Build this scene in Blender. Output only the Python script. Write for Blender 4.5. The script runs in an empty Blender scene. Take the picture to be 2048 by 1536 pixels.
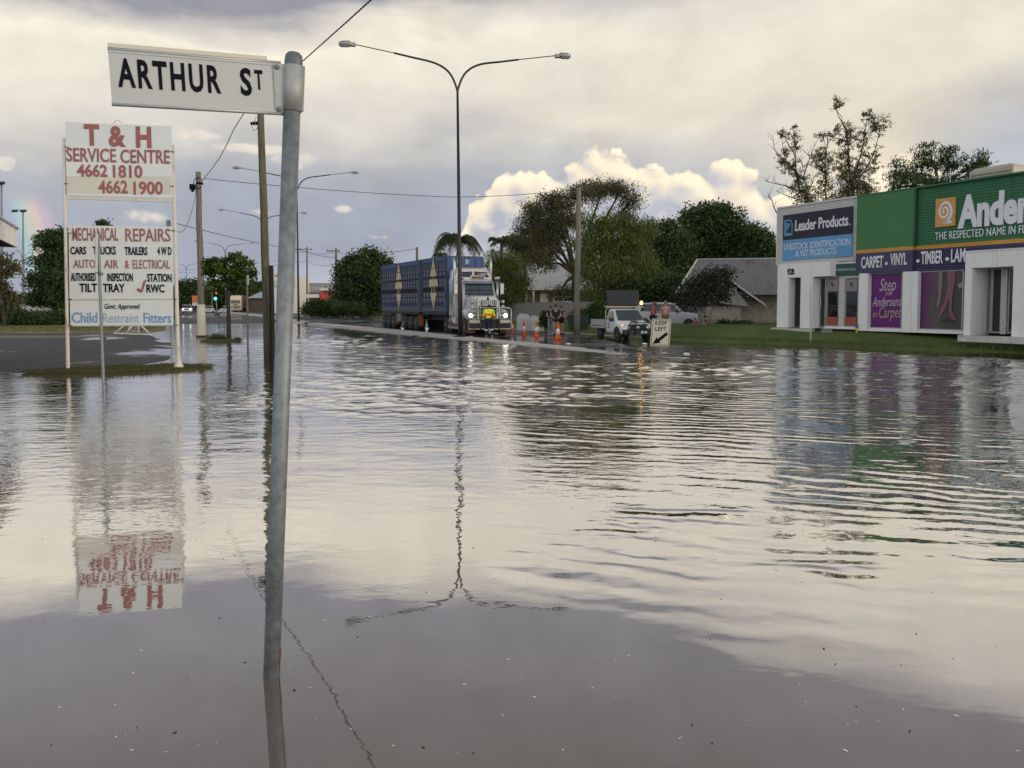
import bpy, bmesh, math, random
from mathutils import Vector, Matrix, noise as mnoise, geometry as mgeo
R = math.radians
SC = bpy.context.scene
COL = SC.collection

# ------------------------------------------------------------------ camera
H_EYE, F_PX, PITCH, HORIZON = 1.8, 1540.0, R(3.0), 610.0
PP_Y = HORIZON + F_PX * math.tan(PITCH)
cam_d = bpy.data.cameras.new('camera')
cam = bpy.data.objects.new('camera', cam_d)
COL.objects.link(cam)
cam.location = (0, 0, H_EYE)
cam.rotation_euler = (R(90) - PITCH, 0, 0)
cam_d.sensor_width = 36
cam_d.lens = F_PX / 2048 * 36
cam_d.shift_y = -(768 - PP_Y) / 2048
cam_d.clip_start = 0.05
cam_d.clip_end = 6000
SC.camera = cam
SC.view_settings.view_transform = 'Standard'
SC.view_settings.look = 'None'
SC.view_settings.exposure = 0.28
SC.view_settings.gamma = 1.0
SC.cycles.max_bounces = 8
SC.cycles.caustics_reflective = False
SC.cycles.caustics_refractive = False
SC.cycles.use_denoising = True


# ------------------------------------------------------------------ small node language
class N:
    """a socket in a node tree with arithmetic"""
    def __init__(s, t, k): s.t, s.k = t, k
    def _m(s, op, *a):
        n = s.t.nodes.new('ShaderNodeMath'); n.operation = op
        for i, v in enumerate((s,) + a):
            if isinstance(v, N): s.t.links.new(v.k, n.inputs[i])
            else: n.inputs[i].default_value = v
        return N(s.t, n.outputs[0])
    def __add__(s, o): return s._m('ADD', o)
    __radd__ = __add__
    def __sub__(s, o): return s._m('SUBTRACT', o)
    def __rsub__(s, o): return (s * -1.0) + o
    def __mul__(s, o): return s._m('MULTIPLY', o)
    __rmul__ = __mul__
    def __truediv__(s, o): return s._m('DIVIDE', o)
    def pw(s, e): return s._m('POWER', e)
    def mn(s, o): return s._m('MINIMUM', o)
    def mx(s, o): return s._m('MAXIMUM', o)
    def f(s, op, *a): return s._m(op, *a)
    def ss(s, a, b, lo=0.0, hi=1.0):
        n = s.t.nodes.new('ShaderNodeMapRange'); n.interpolation_type = 'SMOOTHSTEP'
        s.t.links.new(s.k, n.inputs[0])
        for i, v in enumerate((a, b, lo, hi)): n.inputs[i + 1].default_value = v
        return N(s.t, n.outputs[0])
    def ramp(s, stops, interp='LINEAR'):
        n = s.t.nodes.new('ShaderNodeValToRGB'); n.color_ramp.interpolation = interp
        els = n.color_ramp.elements
        while len(els) < len(stops): els.new(0.5)
        for e, (p, c) in zip(els, stops):
            e.position = p
            e.color = (c, c, c, 1) if isinstance(c, (int, float)) else tuple(c) + (1,)
        s.t.links.new(s.k, n.inputs[0])
        return N(s.t, n.outputs[0])


def put(t, v, sock):
    if isinstance(v, N): t.links.new(v.k, sock)
    elif isinstance(v, (int, float)) or len(v) == len(sock.default_value): sock.default_value = v
    else: sock.default_value = tuple(v) + (1,)


def vec(t, x, y, z=0.0):
    n = t.nodes.new('ShaderNodeCombineXYZ')
    for i, v in enumerate((x, y, z)): put(t, v, n.inputs[i])
    return N(t, n.outputs[0])


def sep(v):
    n = v.t.nodes.new('ShaderNodeSeparateXYZ'); v.t.links.new(v.k, n.inputs[0])
    return [N(v.t, o) for o in n.outputs]


def noi(v, scale=5.0, detail=4.0, rough=0.5, dist=0.0):
    n = v.t.nodes.new('ShaderNodeTexNoise'); v.t.links.new(v.k, n.inputs['Vector'])
    n.inputs['Scale'].default_value = scale; n.inputs['Detail'].default_value = detail
    n.inputs['Roughness'].default_value = rough; n.inputs['Distortion'].default_value = dist
    return N(v.t, n.outputs[0])


def vor(v, scale=5.0, smooth=0.6):
    n = v.t.nodes.new('ShaderNodeTexVoronoi'); n.feature = 'SMOOTH_F1'
    v.t.links.new(v.k, n.inputs['Vector'])
    n.inputs['Scale'].default_value = scale; n.inputs['Smoothness'].default_value = smooth
    return N(v.t, n.outputs['Distance'])


def mixc(t, fac, a, b, mode='MIX'):
    n = t.nodes.new('ShaderNodeMix'); n.data_type = 'RGBA'; n.blend_type = mode
    put(t, fac, n.inputs[0]); put(t, a, n.inputs[6]); put(t, b, n.inputs[7])
    return N(t, n.outputs[2])


# ------------------------------------------------------------------ sun and sky
SUN_AZ, SUN_EL = R(107.5), R(9.0)
S_DIR = Vector((math.sin(SUN_AZ) * math.cos(SUN_EL), math.cos(SUN_AZ) * math.cos(SUN_EL), math.sin(SUN_EL)))
sun_d = bpy.data.lights.new('sun', 'SUN')
sun_d.energy = 1.0
sun_d.angle = R(14)
sun_d.color = (1.0, 0.80, 0.58)
sun = bpy.data.objects.new('sun', sun_d); COL.objects.link(sun)
sun.rotation_euler = S_DIR.to_track_quat('Z', 'Y').to_euler()


def uv_of(px, py):
    az = math.atan((px - 1024) / F_PX)
    el = math.atan((HORIZON - py) / F_PX * math.cos(az))
    return az * 1.54, el * 1.54


def build_sky():
    w = bpy.data.worlds.new('World'); SC.world = w; w.use_nodes = True
    t = w.node_tree; t.nodes.clear()
    out = t.nodes.new('ShaderNodeOutputWorld')
    tc = t.nodes.new('ShaderNodeTexCoord')
    d = N(t, tc.outputs['Generated'])
    x, y, z = sep(d)
    az = x.f('ARCTAN2', y)
    el = z.mn(0.9999).mx(-0.9999).f('ARCSINE')
    u, v = az * 1.54, el * 1.54
    # soft sheet of high cloud, streaked along the wind, in bands of elevation
    wv = vec(t, u * 1.3, v * 3.6, 3.1)
    n1 = noi(wv, 2.2, 5, 0.50, 0.15)
    n2 = noi(vec(t, u * 2.2, v * 9.0, 7.7), 2.6, 5, 0.55, 0.1)
    n3 = noi(vec(t, u * 1.0 , v * 1.5, 1.3), 7.0, 6, 0.56, 0.25)
    vb = v - 0.085 * u + (n1 - 0.5) * 0.20 + (n2 - 0.5) * 0.04
    left = (vb / 1.0).ramp([
        (0.00, (.44, .43, .48)), (0.07, (.40, .41, .47)), (0.15, (.320, .345, .41)), (0.22, (.345, .365, .415)),
        (0.30, (.42, .425, .445)), (0.37, (.60, .565, .50)), (0.45, (.74, .69, .58)), (0.515, (.84, .775, .62)),
        (0.555, (.60, .56, .50)), (0.585, (.30, .30, .33)), (0.68, (.32, .313, .318)), (1.0, (.31, .303, .308))])
    right = (vb / 1.0).ramp([
        (0.00, (.62, .61, .62)), (0.10, (.52, .53, .56)), (0.19, (.42, .45, .49)), (0.25, (.54, .52, .485)),
        (0.33, (.71, .655, .54)), (0.45, (.76, .70, .58)), (0.53, (.70, .655, .565)), (0.585, (.50, .48, .455)),
        (0.61, (.30, .295, .31)), (0.70, (.325, .318, .323)), (1.0, (.31, .303, .308))])
    base = mixc(t, (u + (n1 - 0.5) * 0.5).ss(-0.25, 0.35), left, right)
    base = mixc(t, 1.0, base, n3.ramp([(0.3, .91), (0.7, 1.08)]), 'MULTIPLY')
    # warm glow where the low sun lights the bank beyond the shops
    gu, gv = uv_of(1715, 345)
    g = ((u - gu) * (u - gu) * 0.7 + (v - gv) * (v - gv)) * (-1 / 0.011)
    g = g.f('EXPONENT')
    base = mixc(t, g * 0.6, base, (.96, .80, .50))

    # cumulus: a bank with a bumpy top, plus small ones
    def billow(uu, vv):
        q = vec(t, uu, vv, 0.7)
        wq = noi(q, 9, 3, 0.5) - 0.5
        q2 = vec(t, uu + wq * 0.035, vv + wq * 0.03, 0.7)
        b = (0.55 - vor(q2, 10, 0.30)) * 0.66 + (0.55 - vor(q2, 26, 0.30)) * 0.30
        f = (0.5 - vor(q2, 62, 0.30)) * 0.15 + (noi(q2, 70, 5, 0.6) - 0.5) * 0.14
        return b, f

    prof_px = [(330, 600), (400, 600), (520, 600), (860, 590), (905, 520), (928, 440), (942, 390), (965, 395), (985, 365), (1005, 335), (1050, 340), (1085, 330), (1120, 345), (1160, 338),
               (1195, 320), (1235, 300), (1268, 322), (1310, 320), (1350, 335), (1385, 352), (1430, 360), (1478, 342), (1520, 362), (1560, 385), (1620, 345), (1700, 318),
               (1800, 318), (1880, 360), (1990, 470), (2040, 560)]
    stops = []
    for px, py in prof_px:
        a, b = uv_of(px, py); stops.append(((a + 0.9) / 1.8, max(0.0, b) * 2.0))
    top = ((u + 0.9) / 1.8).ramp(stops, 'B_SPLINE') * 0.5 + 0.012

    def field(uu, vv):
        return billow(uu, vv)
    b0, f0 = field(u, v)
    b1, f1 = field(u + 0.009, v + 0.016)
    relief = (b0 - b1) * 2.6 + (f0 - f1) * 0.7
    b0 = b0 + f0
    dens = top - v + (b0 - 0.10) * 0.105
    a_bank = (dens + (noi(vec(t, u, v, 2.2), 50, 6, 0.65) - 0.5) * 0.016).ss(-0.002, 0.011) * v.ss(0.05, 0.16)
    depth = dens.ss(0.01, 0.11)
    lit = 0.80 + relief - depth * 0.62 + (noi(vec(t, u * 1.2, v * 2, 5.0), 6, 4, .55) - 0.5) * 0.7
    lit = lit.mx(0.0).mn(1.0)
    ccol = lit.ramp([(0.0, (.44, .45, .49)), (0.35, (.60, .57, .55)), (0.65, (.84, .72, .54)), (1.0, (1.0, .88, .64))])
    sky = mixc(t, a_bank * (1.0 - depth * 0.35) * 0.95, base, ccol)
    # smaller clouds: (px, py, width, height)
    m = None
    for (cx, cy, rw, rh) in ((610, 325, 80, 26), (500, 300, 130, 16), (400, 275, 90, 16), (300, 432, 80, 24), (690, 420, 34, 14), (830, 410, 24, 16), (530, 425, 70, 15),
                             (960, 452, 60, 26), (1000, 470, 60, 24), (20, 330, 22, 18), (780, 475, 70, 12), (870, 418, 24, 12)):
        a, b = uv_of(cx, cy)
        e = 1.0 - ((u - a) / (rw / 1540)).pw(2.0) - ((v - b) / (rh / 1540)).pw(2.0)
        e = e.mx(-3.0)
        m = e if m is None else m.mx(e)
    sm = (m + (b0 - 0.12) * 3.4 + (n3 - 0.5) * 1.2).ss(0.1, 1.1)
    scol = (0.62 + relief * 0.9).mx(0.0).mn(1.0).ramp([(0.0, (.50, .49, .52)), (0.5, (.70, .64, .57)), (1.0, (.88, .77, .60))])
    sky = mixc(t, sm * 0.7, sky, scol)
    # a piece of rainbow opposite the sun
    A = -S_DIR
    ra, rb = uv_of(106, 440)
    raz = ra / 1.54 - R(42.0)
    A = Vector((math.sin(raz) * math.cos(R(4)), math.cos(raz) * math.cos(R(4)), -math.sin(R(4))))
    dt = x * A.x + y * A.y + z * A.z
    ang = dt.mn(0.9999).mx(-0.9999).f('ARCCOSINE') * (180 / math.pi)
    rc = ((ang - 40.6) / 3.0).ramp([(0.0, (0, 0, 0)), (0.12, (.01, .02, .05)), (0.27, (.03, .13, .09)), (0.42, (.15, .15, .03)), (0.56, (.25, .105, .015)),
                                    (0.72, (.14, .03, .05)), (0.95, (0, 0, 0))], 'EASE')
    sky = mixc(t, 1.0, sky, (0.985, 0.99, 1.02), 'MULTIPLY')
    sky = mixc(t, v.ss(0.20, 0.09) * v.ss(0.005, 0.05) * 3.4, sky, rc, 'ADD')
    # the clearer, brighter evening sky behind the photographer
    back = y.ss(0.25, -0.55) * z.ss(0.85, 0.25)
    bcol = mixc(t, x.ss(-0.9, 0.9), (1.18, 1.24, 1.32), (1.40, 1.34, 1.22))
    bcol = mixc(t, 1.0, bcol, n1.ramp([(0.3, .75), (0.7, 1.2)]), 'MULTIPLY')
    sky = mixc(t, back, sky, bcol)
    nis = t.nodes.new('ShaderNodeTexSky'); nis.sky_type = 'NISHITA'; nis.sun_disc = False
    nis.sun_elevation = SUN_EL; nis.sun_rotation = SUN_AZ; nis.dust_density = 2.0
    b1n = t.nodes.new('ShaderNodeBackground'); t.links.new(nis.outputs[0], b1n.inputs[0]); b1n.inputs[1].default_value = 0.06
    b2n = t.nodes.new('ShaderNodeBackground'); t.links.new(sky.k, b2n.inputs[0]); b2n.inputs[1].default_value = 1.0
    mx = t.nodes.new('ShaderNodeMixShader'); mx.inputs[0].default_value = 0.94
    t.links.new(b1n.outputs[0], mx.inputs[1]); t.links.new(b2n.outputs[0], mx.inputs[2])
    t.links.new(mx.outputs[0], out.inputs[0])
    w.cycles.sampling_method = 'MANUAL'; w.cycles.sample_map_resolution = 1024


build_sky()


# ------------------------------------------------------------------ pixel <-> world
def ray(px, py):
    xc, yc = (px - 1024) / F_PX, (PP_Y - py) / F_PX
    return Vector((xc, math.cos(PITCH) + yc * math.sin(PITCH), -math.sin(PITCH) + yc * math.cos(PITCH)))


def at(px, py, Y):
    d = ray(px, py); return Vector((0, 0, H_EYE)) + d * (Y / d.y)


def G(px, py, z=0.0):
    d = ray(px, py); return Vector((0, 0, H_EYE)) + d * ((z - H_EYE) / d.z)


class Frame:
    def __init__(s, loc, rot):
        s.loc, s.rot = Vector(loc), rot
        s.m = Matrix.Translation(s.loc) @ Matrix.Rotation(rot, 4, 'Z'); s.i = s.m.inverted()
    def L(s, p): return s.i @ Vector(p)
    def W(s, p): return s.m @ Vector(p)
    def hit(s, px, py, yo=0.0):
        o = s.i @ Vector((0, 0, H_EYE)); d = s.i.to_3x3() @ ray(px, py)
        p = o + d * ((yo - o.y) / d.y); return p.x, p.z


# ------------------------------------------------------------------ mesh builder
class MB:
    def __init__(s): s.v, s.f, s.sm = [], [], []
    def quad(s, *p, smooth=False):
        b = len(s.v); s.v += [tuple(q) for q in p]; s.f.append(tuple(range(b, b + len(p)))); s.sm.append(smooth); return s
    def obox(s, o, a, b, c):
        o, a, b, c = map(Vector, (o, a, b, c)); i = len(s.v)
        for k in range(8):
            s.v.append(tuple(o + a * (k & 1) + b * ((k >> 1) & 1) + c * ((k >> 2) & 1)))
        fl = [(0, 2, 3, 1), (4, 5, 7, 6), (0, 1, 5, 4), (2, 6, 7, 3), (0, 4, 6, 2), (1, 3, 7, 5)]
        if a.cross(b).dot(c) < 0: fl = [q[::-1] for q in fl]
        s.f += [tuple(i + k for k in q) for q in fl]; s.sm += [False] * 6; return s
    def box(s, x0, y0, z0, x1, y1, z1): return s.obox((x0, y0, z0), (x1 - x0, 0, 0), (0, y1 - y0, 0), (0, 0, z1 - z0))
    def cbox(s, c, sx, sy, sz, rot=None):
        m = rot or Matrix.Identity(3); a, b, d = m @ Vector((sx, 0, 0)), m @ Vector((0, sy, 0)), m @ Vector((0, 0, sz))
        return s.obox(Vector(c) - (a + b + d) / 2, a, b, d)
    def tube(s, pts, r, n=8, cap=True):
        pts = [Vector(p) for p in pts]; k = len(pts); rs = r if isinstance(r, (list, tuple)) else [r] * k
        b0 = len(s.v); ref = None
        for i, p in enumerate(pts):
            d = (pts[min(i + 1, k - 1)] - pts[max(i - 1, 0)])
            if d.length < 1e-9: d = Vector((0, 0, 1))
            d.normalize()
            if ref is None: ref = d.orthogonal().normalized()
            a = (ref - d * ref.dot(d))
            a = a.normalized() if a.length > 1e-6 else d.orthogonal().normalized()
            ref = a; b = d.cross(a)
            for j in range(n):
                w = 2 * math.pi * j / n
                s.v.append(tuple(p + (a * math.cos(w) + b * math.sin(w)) * rs[i]))
        for i in range(k - 1):
            for j in range(n):
                q = b0 + i * n; s.f.append((q + j, q + (j + 1) % n, q + n + (j + 1) % n, q + n + j)); s.sm.append(True)
        if cap:
            s.f.append(tuple(b0 + j for j in reversed(range(n)))); s.f.append(tuple(b0 + (k - 1) * n + j for j in range(n))); s.sm += [False, False]
        return s
    def cyl(s, p0, p1, r0, r1=None, n=12): return s.tube([p0, p1], [r0, r0 if r1 is None else r1], n)
    def ball(s, c, rx, ry=None, rz=None, n=10, m=6):
        ry = rx if ry is None else ry; rz = rx if rz is None else rz; b = len(s.v); c = Vector(c)
        s.v.append((c.x, c.y, c.z + rz))
        for i in range(1, m):
            a = math.pi * i / m
            for j in range(n):
                w = 2 * math.pi * j / n
                s.v.append((c.x + rx * math.sin(a) * math.cos(w), c.y + ry * math.sin(a) * math.sin(w), c.z + rz * math.cos(a)))
        s.v.append((c.x, c.y, c.z - rz)); e = len(s.v) - 1
        for j in range(n):
            s.f.append((b, b + 1 + j, b + 1 + (j + 1) % n)); s.sm.append(True)
            for i in range(m - 2):
                q = b + 1 + i * n; s.f.append((q + j, q + n + j, q + n + (j + 1) % n, q + (j + 1) % n)); s.sm.append(True)
            q = b + 1 + (m - 2) * n; s.f.append((q + j, e, q + (j + 1) % n)); s.sm.append(True)
        return s
    def lathe(s, prof, c=(0, 0, 0), n=16):
        b = len(s.v); c = Vector(c)
        for r, z in prof:
            for j in range(n):
                w = 2 * math.pi * j / n; s.v.append((c.x + r * math.cos(w), c.y + r * math.sin(w), c.z + z))
        for i in range(len(prof) - 1):
            for j in range(n):
                q = b + i * n; s.f.append((q + j, q + (j + 1) % n, q + n + (j + 1) % n, q + n + j)); s.sm.append(True)
        s.f.append(tuple(b + j for j in reversed(range(n)))); s.f.append(tuple(b + (len(prof) - 1) * n + j for j in range(n))); s.sm += [False, False]
        return s
    def prism(s, poly, ext):
        poly = [Vector(p) for p in poly]; ext = Vector(ext); n = len(poly); b = len(s.v)
        nn = Vector((0, 0, 0))
        for i in range(n): nn += poly[i].cross(poly[(i + 1) % n])
        flip = nn.dot(ext) > 0
        s.v += [tuple(p) for p in poly] + [tuple(p + ext) for p in poly]
        f0, f1 = tuple(range(b, b + n)), tuple(range(b + n, b + 2 * n))
        s.f += [f0[::-1], f1] if flip else [f0, f1[::-1]]; s.sm += [False, False]
        for i in range(n):
            j = (i + 1) % n; q = (b + i, b + j, b + n + j, b + n + i)
            s.f.append(q if flip else q[::-1]); s.sm.append(False)
        return s
    def loft(s, secs, cap=True, smooth=True, closed=True):
        n = len(secs[0]); b = len(s.v)
        for q in secs: s.v += [tuple(p) for p in q]
        for i in range(len(secs) - 1):
            for j in range(n if closed else n - 1):
                q = b + i * n; s.f.append((q + j, q + (j + 1) % n, q + n + (j + 1) % n, q + n + j)); s.sm.append(smooth)
        if cap:
            s.f.append(tuple(b + j for j in reversed(range(n)))); s.f.append(tuple(b + (len(secs) - 1) * n + j for j in range(n))); s.sm += [False, False]
        return s
    def text(s, txt, o, xd, yd, h, w=None, bold=0.0, shear=0.0, ext=0.006, space=1.0, fit=None, align='L'):
        V, F, (x0, x1) = text_poly(txt, bold, shear, space)
        sy = h; sx = h
        if fit:
            _, _, (a, b) = text_poly(fit[0], bold, shear, space); sx = fit[1] / (b - a)
        elif w: sx = w / (x1 - x0)
        o, xd, yd = Vector(o), Vector(xd).normalized(), Vector(yd).normalized(); nd = xd.cross(yd)
        ox = -x0 if align == 'L' else -(x0 + x1) / 2
        b = len(s.v)
        for x, y, z in V: s.v.append(tuple(o + xd * ((x + ox) * sx) + yd * (y * sy) + nd * (ext if z > 0 else 0)))
        s.f += [tuple(b + i for i in f) for f in F]; s.sm += [False] * len(F); return s
    def build(s, name, mat, parent=None, bevel=0.0):
        me = bpy.data.meshes.new(name); me.from_pydata(s.v, [], s.f); me.update()
        me.polygons.foreach_set('use_smooth', s.sm)
        o = bpy.data.objects.new(name, me); COL.objects.link(o)
        if mat: me.materials.append(mat)
        if parent: o.parent = parent
        if bevel > 0:
            bm = bmesh.new(); bm.from_mesh(me)
            es = [e for e in bm.edges if len(e.link_faces) == 2 and e.calc_face_angle(0) > 0.6]
            bmesh.ops.bevel(bm, geom=es, offset=bevel, segments=2, affect='EDGES', profile=0.6, clamp_overlap=True)
            bm.to_mesh(me); bm.free()
        return o


_tc = {}
def text_poly(txt, bold, shear, space):
    key = (txt, bold, shear, space)
    if key in _tc: return _tc[key]
    c = bpy.data.curves.new('lettering', 'FONT'); c.body = txt; c.size = 1.0; c.resolution_u = 3
    c.offset = bold; c.shear = shear; c.extrude = 0.05; c.space_character = space
    o = bpy.data.objects.new('lettering', c); COL.objects.link(o)
    bpy.context.view_layer.update()
    me = bpy.data.meshes.new_from_object(o.evaluated_get(bpy.context.evaluated_depsgraph_get()))
    V = [tuple(q.co) for q in me.vertices]; F = [tuple(p.vertices) for p in me.polygons]
    bpy.data.objects.remove(o); bpy.data.curves.remove(c); bpy.data.meshes.remove(me)
    k = 1 / CAPH if CAPH else 1.0
    V = [(x * k, y * k, z) for x, y, z in V]
    xs = [q[0] for q in V]
    _tc[key] = (V, F, (min(xs), max(xs))); return _tc[key]


CAPH = 0
_v, _f, _b = text_poly('H', 0.0, 0.0, 1.0)
CAPH = max(q[1] for q in _v) - min(q[1] for q in _v)
_tc.clear()


def tag(o, label=None, cat=None, group=None, kind=None):
    if label: o['label'] = label
    if cat: o['category'] = cat
    if group: o['group'] = group
    if kind: o['kind'] = kind
    return o


def thing(name, label, cat, loc=(0, 0, 0), rot=0.0, group=None):
    o = bpy.data.objects.new(name, None); COL.objects.link(o)
    o.empty_display_size = 0.2
    o.location = loc; o.rotation_euler = (0, 0, rot)
    return tag(o, label, cat, group)


def copy_thing(root, loc, rot=None, label=None, scale=None):
    r = root.copy(); COL.objects.link(r); r.location = loc
    if rot is not None: r.rotation_euler = (0, 0, rot)
    if scale: r.scale = (scale,) * 3
    if label: r['label'] = label
    for ch in list(root.children):
        c = ch.copy(); COL.objects.link(c); c.parent = r
        for g in list(ch.children):
            k = g.copy(); COL.objects.link(k); k.parent = c
    return r


# ------------------------------------------------------------------ materials
_mc = {}
def new_mat(name):
    m = bpy.data.materials.new(name); m.use_nodes = True
    t = m.node_tree; p = t.nodes['Principled BSDF']
    return m, t, p


def MAT(name, col, rough=0.6, metal=0.0, var=0.12, scale=4.0, bump=0.0, bscale=60.0, emit=0.0, spec=None, dirt=0.0, dcol=(.12, .09, .06)):
    if name in _mc: return _mc[name]
    m, t, p = new_mat(name)
    tc = N(t, t.nodes.new('ShaderNodeTexCoord').outputs['Object'])
    n = noi(tc, scale, 6, 0.6)
    lo = tuple(c * (1 - var) for c in col); hi = tuple(min(1, c * (1 + var)) for c in col)
    c = n.ramp([(0.3, lo), (0.7, hi)])
    if dirt > 0:
        n2 = noi(tc, scale * 0.6 + 1, 8, 0.7, 0.5)
        c = mixc(t, n2.ss(0.62 - dirt * 0.3, 0.80) * min(1, dirt * 1.6), c, dcol)
    put(t, c, p.inputs['Base Color'])
    r = n.ramp([(0.3, max(0.02, rough - 0.08)), (0.7, min(1, rough + 0.08))])
    put(t, r, p.inputs['Roughness'])
    p.inputs['Metallic'].default_value = metal
    if spec is not None: p.inputs['Specular IOR Level'].default_value = spec
    if bump > 0:
        b = t.nodes.new('ShaderNodeBump'); b.inputs['Distance'].default_value = bump; b.inputs['Strength'].default_value = 1.0
        t.links.new(noi(tc, bscale, 5, 0.6).k, b.inputs['Height']); t.links.new(b.outputs[0], p.inputs['Normal'])
    if emit > 0:
        p.inputs['Emission Color'].default_value = tuple(col) + (1,); p.inputs['Emission Strength'].default_value = emit
    _mc[name] = m; return m


def leaf_mat(name, dark, mid, light, scale=0.6, trans=0.25):
    if name in _mc: return _mc[name]
    m, t, p = new_mat(name)
    tc = N(t, t.nodes.new('ShaderNodeTexCoord').outputs['Object'])
    g = t.nodes.new('ShaderNodeNewGeometry'); rnd = N(t, g.outputs['Random Per Island'])
    f = noi(tc, scale, 3, 0.6) * 0.75 + rnd * 0.45 - 0.1
    c = f.ramp([(0.2, dark), (0.5, mid), (0.85, light)])
    put(t, c, p.inputs['Base Color'])
    p.inputs['Roughness'].default_value = 0.55
    p.inputs['Specular IOR Level'].default_value = 0.3
    tr = t.nodes.new('ShaderNodeBsdfTranslucent'); t.links.new(c.k, tr.inputs[0])
    mx = t.nodes.new('ShaderNodeMixShader'); mx.inputs[0].default_value = trans
    out = t.nodes['Material Output']
    t.links.new(p.outputs[0], mx.inputs[1]); t.links.new(tr.outputs[0], mx.inputs[2]); t.links.new(mx.outputs[0], out.inputs[0])
    _mc[name] = m; return m


def rusty(name, col, rust=(.22, .09, .04), amount=0.5, rough=0.55, metal=0.0):
    if name in _mc: return _mc[name]
    m, t, p = new_mat(name)
    tc = N(t, t.nodes.new('ShaderNodeTexCoord').outputs['Object'])
    x, y, z = sep(tc)
    n = noi(vec(t, x * 6, y * 6, z * 1.3), 1.6, 8, 0.65, 0.4)
    n2 = noi(tc, 9, 6, 0.6)
    k = n.ss(0.66 - amount * 0.22, 0.74) * n2.ss(0.35, 0.55)
    c = mixc(t, n2, tuple(q * .88 for q in col), col)
    put(t, mixc(t, k * 0.9, c, rust), p.inputs['Base Color'])
    put(t, k * 0.3 + rough, p.inputs['Roughness']); p.inputs['Metallic'].default_value = metal
    _mc[name] = m; return m


def glass_mat(name, col=(.02, .025, .03), rough=0.05):
    if name in _mc: return _mc[name]
    m, t, p = new_mat(name)
    tc = N(t, t.nodes.new('ShaderNodeTexCoord').outputs['Object'])
    put(t, mixc(t, noi(tc, 1.5, 3), tuple(c * .6 for c in col), tuple(c * 1.5 for c in col)), p.inputs['Base Color'])
    p.inputs['Roughness'].default_value = rough; p.inputs['Specular IOR Level'].default_value = 0.7
    _mc[name] = m; return m


random.seed(11)


# ------------------------------------------------------------------ ground, water, roads
def wmat(name):
    m, t, p = new_mat(name)
    g = t.nodes.new('ShaderNodeNewGeometry')
    return m, t, p, N(t, g.outputs['Position'])


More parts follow.
